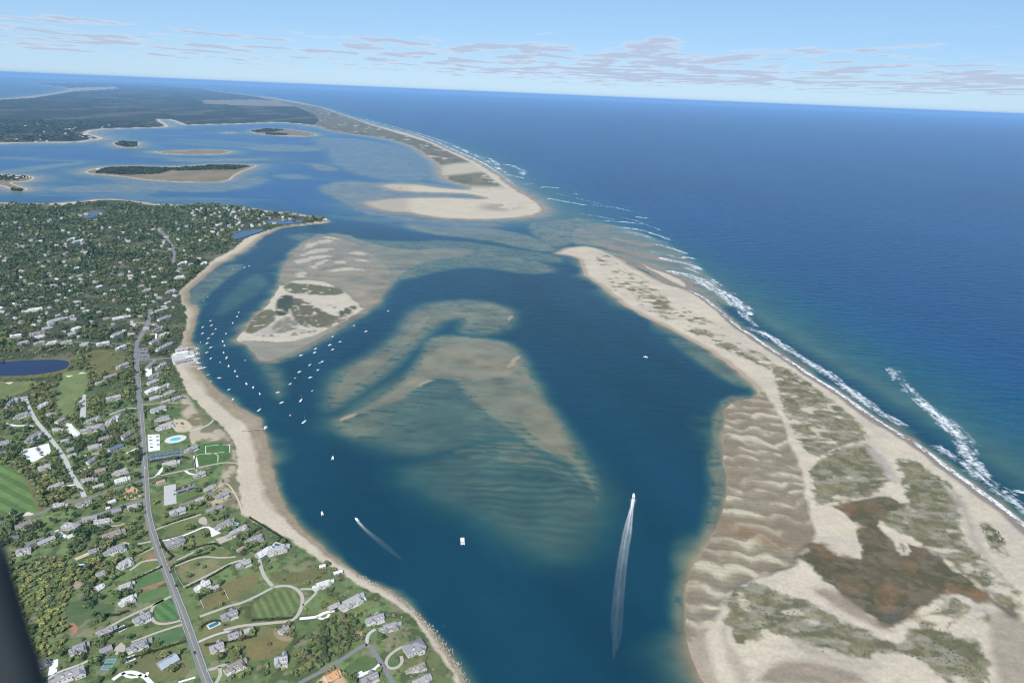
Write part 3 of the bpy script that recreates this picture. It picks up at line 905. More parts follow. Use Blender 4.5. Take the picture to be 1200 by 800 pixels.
def land_colour(x, y, h, mid, S, dist):
    n = len(x)
    fine = fbm(x / 9.0, y / 9.0, 4, 101)
    mid_n = fbm(x / 38.0, y / 38.0, 4, 103)
    xw, yw = warp(x, y)
    col = np.tile(SAND, (n, 1)) * (0.9 + 0.2 * mid_n)[:, None]
    # damp sand below the tide line
    wet = sstep(0.75, 0.15, h + 0.25 * (mid_n - 0.5))
    col = lerp(col, WETSAND * (0.85 + 0.3 * fine)[:, None], wet)
    # ---- mainland
    k = mid == 0
    if k.any():
        xx, yy = x[k], y[k]
        f, mn, d = fine[k], mid_n[k], dist[k]
        big = fbm(xx / 120.0, yy / 120.0, 4, 105)
        c = col[k]
        c = lerp(c, np.array([0.30, 0.24, 0.155]), sstep(0.35, 0.15, np.abs(h[k] - 0.5)) * 0.4)
        ca, sa = math.cos(R(20)), math.sin(R(20))
        lu, lv = np.floor((xx * ca + yy * sa) / 64.0 + 0.4 * np.floor((yy * ca - xx * sa) / 34.0)), np.floor((yy * ca - xx * sa) / 34.0)
        lot = vnoise(lu * 5.37 + 0.5, lv * 7.91 + 0.5, 161)
        lot2 = vnoise(lu * 3.11 + 0.5, lv * 4.73 + 0.5, 163)
        grass = np.array([0.132, 0.180, 0.070])[None, :] * (0.55 + 0.55 * mn + 0.4 * lot)[:, None]
        grass = lerp(grass, np.array([0.185, 0.165, 0.085]), 0.28 * sstep(0.65, 0.9, lot2))
        grass = lerp(grass, np.array([0.135, 0.145, 0.06]), sstep(0.5, 0.68, big) * 0.5)
        grass = lerp(grass, np.array([0.062, 0.082, 0.036]), sstep(0.46, 0.64, f) * 0.75)
        grass = lerp(grass, np.array([0.25, 0.21, 0.14]), 0.6 * sstep(0.63, 0.72, fbm(xx / 16, yy / 16, 4, 165)))
        woods = np.array([0.060, 0.074, 0.038])[None, :] * (0.6 + 0.8 * f)[:, None]
        woods = lerp(woods, np.array([0.15, 0.14, 0.08]), 0.8 * sstep(0.54, 0.66, fbm(xx / 48, yy / 48, 4, 167)))
        g = lerp(grass, woods, sstep(1350, 1650, d))
        for poly, cc, s, a in pLAWN:
            sd = poly.sd(xx, yy, 12)
            kk = sstep(-1.2, 1.2, sd)
            t = (cc * (np.array([1.3, 0.93, 1.15]) if cc[1] > cc[0] else np.array([0.95, 1.0, 1.05])))[None, :] * (0.86 + 0.34 * f + 0.34 * mn - 0.1)[:, None]
            t = lerp(t, cc * (np.array([1.75, 1.12, 1.35]) if cc[1] > cc[0] else np.array([0.72, 0.88, 0.8])), 0.9 * sstep(0.45, 0.72, fbm(xx / 24.0, yy / 24.0, 5, 107)))
            if s:
                u = (xx * math.cos(a) + yy * math.sin(a)) / s
                t = t * (1 + 0.16 * np.sign(np.sin(math.pi * u)))[:, None]
            g = lerp(g, t, kk)
        for poly, cc in pBARE:
            g = lerp(g, cc[None, :] * (0.85 + 0.3 * f)[:, None], sstep(-1.0, 1.0, poly.sd(xx, yy, 12)))
        du = sstep(-4, 6, pDUNES.sd(xx, yy, 40))
        dc = lerp(np.tile(np.array([0.19, 0.165, 0.095]), (len(xx), 1)), np.array([0.42, 0.35, 0.25]), sstep(0.42, 0.6, fbm(xx / 22.0, yy / 22.0, 5, 109)))
        g = lerp(g, dc, du)
        col[k] = lerp(c, g, sstep(-2.5, 2.0, S['veg'][k] + 6 * (f - 0.5)))
    # ---- tern island
    k = mid == 1
    if k.any():
        xx, yy = x[k], y[k]
        f = fine[k]
        c = col[k]
        dry = np.tile(SAND, (len(xx), 1)) * (0.92 + 0.2 * mid_n[k])[:, None]
        flat = lerp(np.tile(np.array([0.236, 0.213, 0.160]), (len(xx), 1)), np.array([0.43, 0.365, 0.27]), sstep(0.20, 0.34, h[k]))
        flat = flat * (0.85 + 0.3 * fbm(xx / 60, yy / 25, 3, 113))[:, None]
        tf = np.maximum(sstep(-5, 6, S['tflat'][k]), sstep(-4, 4, S['tflat2'][k]))
        c = lerp(dry, flat, tf)
        c = lerp(c, WETSAND * 0.85, sstep(0.10, -0.05, h[k]))
        c = lerp(c, np.array([0.36, 0.31, 0.26]), sstep(-6, 6, pTGREY.sd(xx, yy, 30)) * 0.8)
        for poly, cc, cv in pTG:
            sd = poly.sd(xx, yy, 30)
            kk = sstep(-9, 3, sd + 12 * (f - 0.5)) * sstep(cv - 0.22, cv - 0.40, fbm(xx / 20, yy / 20, 4, 115))
            c = lerp(c, cc[None, :] * (0.7 + 0.6 * f)[:, None], kk)
        col[k] = c
    # ---- barrier island
    k = mid == 2
    if k.any():
        xx, yy = x[k], y[k]
        f, mn, hh = fine[k], mid_n[k], h[k]
        fl = sstep(-5, 5, S['flat'][k])
        dry = np.tile(SAND * 1.02, (len(xx), 1)) * (0.93 + 0.16 * mn)[:, None]
        dry = lerp(dry, np.array([0.42, 0.36, 0.29]), 0.55 * sstep(0.5, 0.62, fbm(xx / 70, yy / 50, 4, 121)))
        seaward = sstep(-70, -40, S['ocean'][k])
        c = lerp(dry, np.array([0.34, 0.27, 0.20]), sstep(1.0, 0.35, hh + 0.3 * (mn - 0.5)) * (1 - fl))
        c = lerp(c, np.array([0.225, 0.185, 0.15]), seaward * sstep(1.35, 0.75, hh + 0.25 * (mn - 0.5)))
        cr_ = np.clip(S['crest'][k], 0, 2)
        fc = lerp(np.tile(np.array([0.242, 0.203, 0.138]), (len(xx), 1)) * (0.8 + 0.4 * mn)[:, None], np.array([0.45, 0.387, 0.272]), sstep(0.18, 1.0, cr_))
        fc = lerp(fc, np.array([0.17, 0.135, 0.098]), 0.5 * sstep(0.14, 0.04, cr_))
        fine_r = np.sin(2 * math.pi * (yy + 0.15 * xx + 9 * fbm(xx / 30, yy / 30, 2, 128)) / 9.5)
        fc = fc * (1 + 0.06 * fine_r + 0.24 * (f - 0.5))[:, None]
        fc = lerp(fc, np.array([0.19, 0.14, 0.09]), 0.5 * sstep(0.48, 0.62, fbm(xx / 75, yy / 55, 4, 126)))
        c = lerp(c, fc, fl)
        n5 = fbm(xx / 26.0, yy / 16.0, 5, 123)
        n6 = fbm(xx / 90.0, yy / 60.0, 3, 125)
        for i, (poly, cv) in enumerate(pG):
            sd = poly.sd(xx, yy, 40)
            t = 0.62 * n5 + 0.38 * n6
            kk = sstep(-5, 4, sd + 14 * (f - 0.5) + 24 * (n5 - 0.5)) * sstep(cv - 0.10, cv - 0.26, t)
            gc = np.array([0.180, 0.160, 0.092])[None, :] * (0.62 + 0.75 * f)[:, None]
            gc = lerp(gc, np.array([0.112, 0.108, 0.055]), sstep(0.5, 0.62, fbm(xx / 17, yy / 17, 4, 127)) * 0.8)
            gc = lerp(gc, np.array([0.26, 0.235, 0.175]), 0.85 * sstep(0.50, 0.66, fbm(xx / 24, yy / 11, 5, 129)))
            c = lerp(c, gc, kk)
        sd = pMARSH.sd(xx, yy, 40)
        mc = np.array([0.118, 0.094, 0.054])[None, :] * (0.6 + 0.8 * f)[:, None]
        mc = lerp(mc, np.array([0.18, 0.112, 0.055]), 0.45 * sstep(0.52, 0.66, fbm(xx / 55, yy / 40, 4, 124)))
        mc = lerp(mc, np.array([0.070, 0.070, 0.034]), sstep(0.5, 0.64, mn) * 0.7)
        mc = lerp(mc, np.array([0.155, 0.125, 0.085]), 0.65 * sstep(0.56, 0.68, n5))
        c = lerp(c, mc, sstep(-6, 5, sd + 26 * (n5 - 0.5) + 8 * (f - 0.5)))
        c = lerp(c, dry, sstep(-2, 3, np.maximum(pTONGUE.sd(xx, yy, 30), pEYE.sd(xx, yy, 30) + 0) + 6 * (f - 0.5)))
        c = lerp(c, GRASSD, 0.7 * sstep(5, 10, pEYE.sd(xx, yy, 30)))
        for poly, cc in pWASH:
            c = lerp(c, cc[None, :] * (0.8 + 0.4 * mn)[:, None], sstep(-6, 8, poly.sd(xx, yy, 30)) * 0.92)
        for i, poly in enumerate(pRUST):
            c = lerp(c, np.array([0.21, 0.115, 0.058])[None, :] * (0.7 + 0.6 * f)[:, None], sstep(-6, 9, poly.sd(xx, yy, 30) + 16 * (n5 - 0.5)) * (0.5 if i == 2 else 0.55 * sstep(0.3, 0.55, mn)))
        col[k] = c
    # ---- north beach
    k = mid == 3
    if k.any():
        xx, yy = x[k], y[k]
        c = col[k]
        ocs = S['ocean'][k]
        scrub = np.array([0.15, 0.135, 0.09])[None, :] * (0.6 + 0.8 * fbm(xx / 60, yy / 120, 4, 131))[:, None]
        scrub = lerp(scrub, np.array([0.11, 0.115, 0.07]), 0.7 * sstep(0.5, 0.6, fbm(xx / 120, yy / 200, 4, 133)))
        px_, py_ = pix(xx, yy, 0 * xx)
        inland = sstep(-60, -100, ocs + 20 * (mid_n[k] - 0.5)) * sstep(10, 40, S['north'][k])
        south = sstep(222, 214, py_ - 0.04 * (px_ - 540))
        gap = sstep(9, 4, np.abs(py_ - (198 - 0.1 * (px_ - 540)))) * sstep(505, 525, px_)
        cover = inland * south * (1 - 0.85 * gap) * sstep(0.18, 0.36, fbm(xx / 90, yy / 160, 4, 135))
        c = lerp(c, scrub, cover)
        grey = sstep(18, 4, np.hypot((px_ - 585) / 2.0, (py_ - 243) * 2.4))
        c = lerp(c, np.array([0.25, 0.22, 0.16]), 0.75 * grey * sstep(0.4, 0.5, fbm(xx / 120, yy / 120, 4, 137)))
        c = lerp(c, np.array([0.31, 0.26, 0.20]), sstep(490, 470, px_) * sstep(214, 222, py_) * 0.6)
        col[k] = c
    # ---- far land and islets
    k = mid == 4
    if k.any():
        xx, yy = x[k], y[k]
        c = np.array([0.034, 0.046, 0.030])[None, :] * (0.55 + 0.9 * fbm(xx / 130, yy / 320, 5, 141))[:, None]
        c = lerp(c, np.array([0.12, 0.115, 0.085]), 0.6 * sstep(0.58, 0.66, fbm(xx / 400, yy / 1500, 4, 143)))
        c = lerp(c, np.tile(SAND, (len(xx), 1)), sstep(70, 25, S['far'][k]))
        px_, py_ = pix(xx, yy, 0 * xx)
        marsh = in_poly_px([(235, 118), (300, 117), (352, 121), (352, 125), (290, 124.5), (240, 122)], px_, py_)
        c[marsh] = np.array([0.22, 0.19, 0.125])
        capebay = in_poly_px([(-80, 112), (20, 111), (62, 105), (90, 103), (135, 102), (140, 104.5), (90, 107), (40, 115), (-80, 122)], px_, py_)
        c[capebay] = np.array([0.34, 0.29, 0.22])
        col[k] = c
    k = mid == 5
    if k.any():
        xx, yy = x[k], y[k]
        c = np.array([0.21, 0.17, 0.11])[None, :] * (0.75 + 0.5 * fbm(xx / 60, yy / 120, 4, 145))[:, None]
        c = lerp(c, np.tile(SAND, (len(xx), 1)), sstep(16, 6, S['isles'][k]))
        col[k] = c
    return np.clip(col, 0.004, 0.9)


def water_colour(x, y, h, S):
    d = np.maximum(-h, 0)
    oc = sstep(-60, 500, S['ocean'])
    harbour, ocean = np.array([0.0045, 0.036, 0.068]), np.array([0.0014, 0.041, 0.128])
    bayc = sstep(-150, 300, S['bay'])[:, None] * (1 - oc)[:, None]
    harbour = harbour[None, :] + bayc * np.array([0.001, 0.018, 0.085])[None, :]
    deep = harbour + (ocean[None, :] - harbour) * oc[:, None]
    cur = fbm(x / 90.0 + 0.35 * y / 90.0, y / 420.0 - 0.3 * x / 420.0, 5, 155)
    pat = 0.70 + 0.40 * fbm(x / 500.0, y / 1400.0, 4, 151) + 0.42 * (cur - 0.5) * (1 - 0.5 * oc) + 0.1
    deep = deep * pat[:, None]
    bed = np.array([0.272, 0.205, 0.126])[None, :] * (0.62 + 0.76 * fbm(x / 46, y / 34, 5, 153))[:, None]
    T = np.exp(-d[:, None] * (np.array([0.72, 0.42, 0.44])[None, :] * (1 + oc[:, None] * np.array([0.9, 0.1, 0.0])[None, :])))
    return bed * T + deep * (1 - T)


# ------------------------------------------------------------------ one grid, fine near the camera and coarser with distance, for sea bed, land and water
def build_terrain():
    az = np.concatenate([np.linspace(-180, -80, 26)[:-1], np.linspace(-80, -44, 60)[:-1], np.linspace(-44, 44, 1180), np.linspace(44, 80, 60)[1:], np.linspace(80, 180, 26)[1:-1]])
    az = np.radians(az)
    dep = np.concatenate([np.linspace(88, 52, 34)[:-1], np.linspace(52, 9.0, 640)[:-1], np.linspace(9.0, 0.27, 190)])
    d = CAM_H / np.tan(np.radians(dep))
    A, D = np.meshgrid(az, d)
    nr, nc = A.shape
    x, y = (D * np.sin(A)).ravel(), (D * np.cos(A)).ravel()
    h, mid, S, dist = terrain(x, y)
    i = np.arange(nr * nc).reshape(nr, nc)
    j = np.roll(i, -1, axis=1)
    F = np.stack([i[:-1], j[:-1], j[1:], i[1:]], axis=-1).reshape(-1, 4)
    F = F[:, ::-1]
    hf = h[F]
    # water: everywhere the bed is not clearly above it
    fw = F[hf.min(axis=1) < 0.5]
    used = np.unique(fw)
    re = np.full(nr * nc, -1, np.int64)
    re[used] = np.arange(len(used))
    wc = water_colour(x[used], y[used], h[used], S and {k: v[used] for k, v in S.items()})
    oc = sstep(-50, 400, S['ocean'][used])
    sw = (0.16 + 0.84 * oc)
    sw = sw * sstep(0.0, 3.0, -h[used] + 0.6)
    water = link('water', mesh_np('water', np.stack([x[used], y[used], np.zeros(len(used))], 1), re[fw], wc, {'swell': sw}, True), MAT['water'])
    tag(water, 'blue sea, tidal harbour and bay water around the sandbars', 'water', kind='structure')
    # land by landmass
    names = [('ground', 'wooded mainland with lawns, bluffs and a sandy bay beach', MAT['land'], 'ground'),
             ('island', 'low sandy islet with grass and drying flats in the harbour', MAT['flat'], 'island'),
             ('barrier_island', 'long barrier island of pale sand, dune grass, marsh and tidal flat', MAT['land'], 'island'),
             ('beach', 'far barrier beach running away to the horizon beside the surf', MAT['land'], 'beach'),
             ('distant_land', 'hazy wooded land across the bay below the horizon', MAT['land'], 'land'),
             ('marsh_island_terrain', 'low marsh islands scattered in the far bay', MAT['land'], 'land'),
             ('sandbar', 'brown sandbars just breaking the surface of the harbour', MAT['flat'], 'sandbar')]
    mf = mid[F]
    owner = np.where(hf == hf.max(axis=1, keepdims=True), mf, -1).max(axis=1)
    emerge = hf.max(axis=1) > -0.35
    for q, (nm, lab, mt, cat) in enumerate(names):
        ff = F[(owner == q) & emerge]
        if not len(ff):
            continue
        used = np.unique(ff)
        re[used] = np.arange(len(used))
        sub = {k: v[used] for k, v in S.items()}
        c = land_colour(x[used], y[used], h[used], np.full(len(used), q, np.int8), sub, dist[used])
        o = link(nm, mesh_np(nm, np.stack([x[used], y[used], h[used]], 1), re[ff], c, None, True), mt)
        tag(o, lab, cat, kind='structure')
    return


build_terrain()

# ------------------------------------------------------------------ the air
hz = MB()
hz.box(-175000, 175000, -175000, 175000, -16.0, 640.0)
haze_m, hn, hl, _b = new_mat('haze')
hn.remove(_b)
pv = hn.new('ShaderNodeVolumePrincipled')
pv.inputs['Color'].default_value = (0.36, 0.64, 1.0, 1)
pv.inputs['Density'].default_value = 2.2e-5
pv.inputs['Anisotropy'].default_value = 0.0
hl.new(pv.outputs[0], [q for q in hn if q.type == 'OUTPUT_MATERIAL'][0].inputs['Volume'])
haze = hz.build('haze', haze_m)
tag(haze, 'thin blue summer haze over the whole coast', 'haze', kind='stuff')

# ------------------------------------------------------------------ roads, drives and paths
OCC = np.zeros((860, 1400), bool)        # photo pixels taken by roads and houses (offset 150): no tree is planted there
OX, OY = 150, 20


def occupy(px, py, r):
    x0, x1, y0, y1 = int(px - r + OX), int(px + r + OX + 1), int(py - r + OY), int(py + r + OY + 1)
    OCC[max(y0, 0):max(y1, 0), max(x0, 0):max(x1, 0)] = True


def line_world(pts, z=5.0, smooth=2, step=6.0):
    q = chaikin(pts, smooth, False)
    w = np.array([P(a, b, z)[:2] for a, b in q])
    seg = np.hypot(*np.diff(w, axis=0).T)
    s = np.concatenate([[0], np.cumsum(seg)])
    n = max(2, int(s[-1] / step) + 1)
    t = np.linspace(0, s[-1], n)
    return np.stack([np.interp(t, s, w[:, 0]), np.interp(t, s, w[:, 1])], 1)


def normals2(w):
    g = np.gradient(w, axis=0)
    g /= np.maximum(np.hypot(g[:, 0], g[:, 1]), 1e-9)[:, None]
    return np.stack([-g[:, 1], g[:, 0]], 1)


def ribbon(pts, width, lift, z=5.0, offset=0.0, smooth=2, step=6.0, thick=0.0, jitter=0.0, occ=True):
    w = line_world(pts, z, smooth, step)
    nn = normals2(w)
    hw = width / 2 * (1 + jitter * (RNG.random(len(w)) - 0.5))
    a, b = w + nn * (offset + hw)[:, None], w + nn * (offset - hw)[:, None]
    za = ground_z(a[:, 0], a[:, 1]) + lift
    zb = ground_z(b[:, 0], b[:, 1]) + lift
    zz = np.maximum(za, zb)
    n = len(w)
    V = np.concatenate([np.column_stack([a, zz]), np.column_stack([b, zz])])
    i = np.arange(n - 1)
    F = np.stack([i, i + 1, n + i + 1, n + i], 1)[:, ::-1]
    if thick:
        V = np.concatenate([V, V - np.array([0, 0, thick])])
        F = np.concatenate([F, np.stack([i, i + 1, 2 * n + i + 1, 2 * n + i], 1), np.stack([n + i, n + i + 1, 3 * n + i + 1, 3 * n + i], 1)[:, ::-1]])
    if occ:
        for (x, y), zc_ in zip(w, zz):
            px, py = pix(x, y, zc_)
            occupy(px, py, max(1.0, width * 0.42 * FOC / math.hypot(x, y, CAM_H)) + 1.2)
    return V, F


def strip(name, pts, width, mat, lift=0.10, label=None, cat='road', **kw):
    V, F = ribbon(pts, width, lift, **kw)
    o = link(name, mesh_np(name, V, F), mat)
    tag(o, label, cat, kind='structure')
    return o


def sheet(name, pts, mat, lift, label, cat, z=5.0, smooth=1, kind='structure'):
    q = chaikin(pts, smooth)
    w = np.array([P(a, b, z)[:2] for a, b in q])
    zz = float(np.max(ground_z(w[:, 0], w[:, 1]))) + lift
    c = w.mean(0)
    me = bpy.data.meshes.new(name)
    n = len(w)
    top = [(x, y, zz) for x, y in w]
    bot = [(x, y, zz - 0.5) for x, y in w]
    fs = [tuple(range(n)) if poly_area(w) > 0 else tuple(range(n))[::-1]]
    fs += [(i, (i + 1) % n, n + (i + 1) % n, n + i) for i in range(n)]
    me.from_pydata(top + bot, [], fs)
    me.update()
    o = link(name, me, mat)
    tag(o, label, cat, kind=kind)
    for a, b in q:
        occupy(a, b, 2)
    xs, ys = np.meshgrid(np.arange(q[:, 0].min(), q[:, 0].max() + 1), np.arange(q[:, 1].min(), q[:, 1].max() + 1))
    ins = in_poly_px(q, xs, ys)
    for a, b in zip(xs[ins], ys[ins]):
        occupy(a, b, 1)
    return o


def poly_area(w):
    x, y = w[:, 0], w[:, 1]
    return 0.5 * float(np.sum(x * np.roll(y, -1) - np.roll(x, -1) * y))


SHORE = [(248, 812), (240, 795), (231, 770), (223, 746), (213, 718), (201, 688), (191, 662), (182, 637), (174, 612), (171, 592), (170, 562), (168, 532), (166, 506), (164, 482), (162, 456), (159.5, 428), (158.5, 408), (160, 401),
         (166, 391), (172, 380), (175, 371), (176, 362)]
strip('road', SHORE, 7.8, MAT['asphalt'], 0.16, 'grey asphalt shore road running the length of the town')
strip('pavement', SHORE, 1.5, simple('path_asphalt', (0.30, 0.295, 0.285), 0.9, 0.2), 0.30, 'pale footpath with a kerb along the east side of the shore road', 'pavement', offset=-5.2, thick=0.14)
mk = mesh_np('road_marking', *ribbon(SHORE[:14], 0.35, 0.19, step=5.0))
mk.materials.append(simple('road_paint', (0.62, 0.50, 0.16), 0.8, 0.2))
tag(link('road_marking', mk), 'yellow centre line painted on the shore road', 'marking', kind='structure')
ROADS = [
    ([(158, 403.5), (140, 402.5), (120, 402), (100, 401), (78, 400.5), (60, 400)], 6, 'asphalt', 'lane with houses between the shore road and the round pond'),
    ([(31, 470), (36, 482), (42, 493), (50, 502), (62, 517), (75, 535), (80, 546), (86, 560), (95, 572), (99, 582)], 6.5, 'concrete', 'pale street running between the golf course and the hotel'),
    ([(167, 562), (150, 568), (132, 573), (118, 579), (100, 584), (80, 589), (60, 595), (44, 602), (30, 606)], 5, 'asphalt', 'upper side street running west from the shore road'),
    ([(172, 585), (158, 588), (146, 591), (130, 597), (110, 604), (95, 609.5), (80, 617), (60, 627), (45, 632), (28, 640)], 6, 'asphalt', 'lower side street running west from the shore road'),
    ([(210, 592), (226, 586.5), (242, 580.5), (250, 577)], 6, 'asphalt', 'short grey lane beside the beach club car park'),
    ([(155, 378), (168, 378), (186, 382)], 4, 'gravel', 'short drive near the north end of the shore road'),
    ([(203, 308), (204.5, 299), (203, 289), (198, 282), (191, 274), (186, 267)], 9, 'asphalt', 'bend of road showing between the far woods'),
    ([(160, 422), (176, 421), (190, 420), (203, 418), (212, 417)], 8, 'asphalt', 'short road down to the fish pier'),
]
for pts, w, mt, lab in ROADS:
    strip('road', pts, w, MAT[mt], 0.13, lab)
DRIVES = [
    ([(172, 561), (190, 556.5), (215, 551), (240, 546), (262, 541.5), (277, 540)], 3.6, 'gravel', 'long tan drive along the south edge of the white lined playing field'),
    ([(181, 621), (200, 613), (225, 606), (236, 602)], 3.4, 'gravel', 'tan drive below the grey shingled house next to the car park'),
    ([(189, 634), (210, 629), (228, 622), (241, 616), (250, 620)], 3.4, 'shell', 'white shell drive leading to the white turning court'),
    ([(207, 656), (225, 648), (240, 638), (252, 634)], 3.2, 'gravel', 'tan drive under the square grey house by the road'),
    ([(205, 663), (225, 655), (240, 651.5), (258, 653.5), (276, 652)], 3.2, 'gravel', 'curved tan drive along the top of the brown field'),
    ([(215, 688), (235, 678), (255, 668), (270, 659.5), (282, 656), (291, 657.5), (294, 661)], 4.0, 'gravel', 'tan drive along the bottom of the brown field'),
    ([(177, 634), (160, 637.5), (150, 637), (144, 635)], 3.6, 'gravel', 'tan drive west of the shore road with a turning end'),
    ([(180, 641), (170, 646), (160, 650)], 3.6, 'gravel', 'short forked tan drive west of the road'),
    ([(188, 655), (175, 656), (165, 658), (158, 664), (152, 668)], 3.6, 'gravel', 'tan drive to the house with the ring terrace'),
    ([(190, 662), (172, 671), (158, 678)], 3.2, 'concrete', 'grey path above the bright green lawn'),
    ([(203, 697), (185, 706), (165, 715), (145, 724.5), (128, 734), (112, 742)], 3.6, 'gravel', 'long straight tan drive south of the white twin-gabled mansion'),
    ([(192, 702.5), (182, 707), (177, 714), (177, 722), (181, 729), (190, 731), (203, 729), (213, 726)], 3.6, 'gravel', 'looped tan drive round the half-moon lawn'),
    ([(214, 731), (198, 736), (180, 742), (165, 748), (154, 752)], 3.2, 'gravel', 'tan drive between the half-moon lawn and the green field'),
    ([(234, 722), (255, 714.5), (270, 709), (278, 707.5), (288, 704), (303, 697), (320, 687.5)], 4.0, 'gravel', 'tan estate drive running east from the shore road to the oval lawn'),
    ([(304, 655), (305.5, 664), (310, 676), (320, 687)], 4.6, 'gravel', 'broad tan drive down from the white house with the pool'),
    ([(320, 687.5), (336, 685), (349, 690), (355, 699), (354, 710), (349, 721), (342, 727), (323, 729), (300, 731), (280, 733), (262, 738)], 4.4, 'gravel', 'tan drive curving round the east side of the oval lawn'),
    ([(352, 690), (365, 689.5), (373, 692), (363, 702), (355, 709)], 3.6, 'gravel', 'small tan loop in front of the pale shore house'),
    ([(351, 724.5), (372, 722.5), (377, 719), (382, 717), (392, 715)], 4.6, 'shell', 'white shell drive to the large pale shore mansion'),
    ([(372, 722.5), (376, 725), (383, 724), (386, 719)], 3.4, 'shell', 'lower half of the white shell turning circle'),
    ([(350, 800), (362, 794), (381, 784), (394, 776), (408, 767.5), (420, 759), (430, 754)], 5.0, 'asphalt', 'grey road climbing past the building site to the fork'),
    ([(430, 754), (438, 762), (444, 772), (450, 781), (455, 790), (461, 801)], 5.0, 'asphalt', 'right branch of the forked grey drive'),
    ([(430, 754), (430, 746), (434, 740), (440, 737)], 4.0, 'concrete', 'pale turning circle in front of the L-shaped shore house'),
    ([(446, 777), (438, 785), (424, 789.5)], 4.2, 'shell', 'white shell drive leaving the forked grey road'),
    ([(479, 754), (470, 758), (461, 763), (453, 771), (452, 779), (457, 783), (466, 782), (472, 775), (470, 768)], 3.6, 'gravel', 'ring shaped tan drive beside the hip-roofed shore house'),
    ([(232, 752), (245, 746), (262, 740), (272, 739.5)], 3.4, 'concrete', 'pale drive east of the road to the dark-windowed house'),
    ([(241, 785.5), (255, 781.5), (266, 777)], 4.0, 'gravel', 'tan drive with a loop at the foot of the shore road'),
    ([(257, 781), (259, 789), (255, 797), (250, 804)], 3.6, 'gravel', 'lower half of the tan loop at the foot of the road'),
    ([(132, 796), (143.5, 787.5), (155, 786.5), (165, 790), (171, 793.5), (180, 803)], 4.6, 'shell', 'white shell drive with a leaf-shaped loop at the bottom edge'),
    ([(143.5, 788), (150, 793), (160, 793), (166, 790)], 3.2, 'shell', 'inner side of the white leaf-shaped loop'),
    ([(171, 793), (173, 787)], 3.2, 'shell', 'white stub of the leaf-shaped loop'),
    ([(209, 799), (219, 796), (229, 793)], 2.6, 'shell', 'short white drive entering the road near the bottom edge'),
    ([(63, 773), (63, 781), (61, 790)], 8.0, 'shell', 'white court beside the dark roof next to the aircraft frame'),
    ([(55, 796), (66, 788), (80, 783), (95, 778), (106, 772)], 3.4, 'concrete', 'grey drive between two grey roofed houses at bottom left'),
    ([(255, 541), (256, 530), (231, 532), (228, 536), (229, 548), (231, 553)], 2.0, 'gravel', 'sandy track round the west end of the playing field'),
    ([(228, 534), (230, 541), (231, 548)], 5.0, 'shell', 'white parking strip at the end of the playing field'),
    ([(183, 558), (189, 551), (192, 546)], 5.5, 'shell', 'white drive beside the tennis courts'),
    ([(217, 551), (222, 555), (230, 556)], 4.0, 'shell', 'white crescent drive south of the playing field'),
    ([(249, 575), (262, 565), (270, 568), (280, 585), (284, 600)], 2.4, 'sanddirt', 'sandy footpath curving through the beach dunes'),
    ([(222, 505), (234, 502), (246, 497), (250, 490)], 4.0, 'concrete', 'boarded walk from the beach club to the sand'),
    ([(160, 478), (150, 478), (140, 481), (128, 486)], 3.5, 'concrete', 'pale drive from the shore road to the hotel'),
    ([(164, 475), (178, 473), (196, 471.5), (209, 472)], 2.6, 'gravel', 'narrow tan path along the top of the square lawn'),
    ([(92, 536), (100, 533), (112, 532), (124, 528)], 4.5, 'gravel', 'tan drive behind the navy roofed house'),
    ([(148, 531), (156, 527), (163, 524)], 3.5, 'shell', 'white drive joining the shore road west of the club'),
    ([(70, 569), (80, 569), (90, 567)], 3.6, 'shell', 'white drive off the pale street near the striped field'),
    ([(0, 494), (10, 497), (20, 499), (33, 498), (38, 500)], 5.0, 'shell', 'white drive beside the left end of the pale street'),
    ([(95, 552), (102, 548), (110, 546)], 4.0, 'shell', 'white yard between the grey cottages on the pale street'),
    ([(66, 621), (72, 626), (78, 629)], 5.0, 'shell', 'white drive of the pale house on the lower side street'),
    ([(130, 616), (138, 616), (146, 613)], 3.0, 'gravel', 'tan drive by the long pale cottage'),
    ([(176, 392), (184, 390), (182, 396), (186, 401)], 4.0, 'shell', 'white yard north of the fish pier road'),
    ([(88, 655), (98, 651), (104, 648)], 7.0, 'sanddirt', 'sandy yard above the navy pool'),
]
for pts, w, mt, lab in DRIVES:
    strip('driveway', pts, w, MAT[mt], 0.12, lab, 'driveway', step=4.0)
strip('parking_lot', [(199, 568), (199.5, 591)], 17, MAT['concrete'], 0.14, 'grey car park beside the parked dark cars', 'car park', smooth=0)
sheet('parking_lot', [(173, 509), (187, 508.5), (187.5, 527), (174, 529)], MAT['shell'], 0.08, 'white car park west of the round pool', 'car park', smooth=0)
sheet('parking_lot', [(23, 528), (57, 519), (60, 530), (38, 542), (32, 538)], MAT['shell'], 0.08, 'white car park near the striped field', 'car park', smooth=0)
sheet('parking_lot', [(162, 408), (172, 407), (176, 419), (163, 421)], MAT['asphalt'], 0.08, 'grey car park at the head of the fish pier road', 'car park', smooth=0)
sheet('parking_lot', [(97, 462), (101, 462), (100.5, 489), (93, 489)], MAT['concrete'], 0.08, 'grey car park strip beside the fairway', 'car park', smooth=0)
sheet('parking_lot', [(244, 616), (250, 619), (259, 624), (248, 629)], MAT['shell'], 0.08, 'white turning court behind the beach house', 'car park', smooth=0)
sheet('parking_lot', [(234, 606), (242, 605), (243, 615), (237, 614), (232, 612)], MAT['gravel'], 0.08, 'tan turning court at the end of a drive', 'car park', smooth=1)
sheet('parking_lot', [(252, 631), (268, 626), (273, 631), (258, 637)], MAT['gravel'], 0.08, 'tan court in front of the long beach house', 'car park', smooth=0)
sheet('parking_lot', [(78, 497), (84, 496), (92, 509), (86, 513)], MAT['shell'], 0.08, 'white car park in front of the hotel', 'car park', smooth=0)
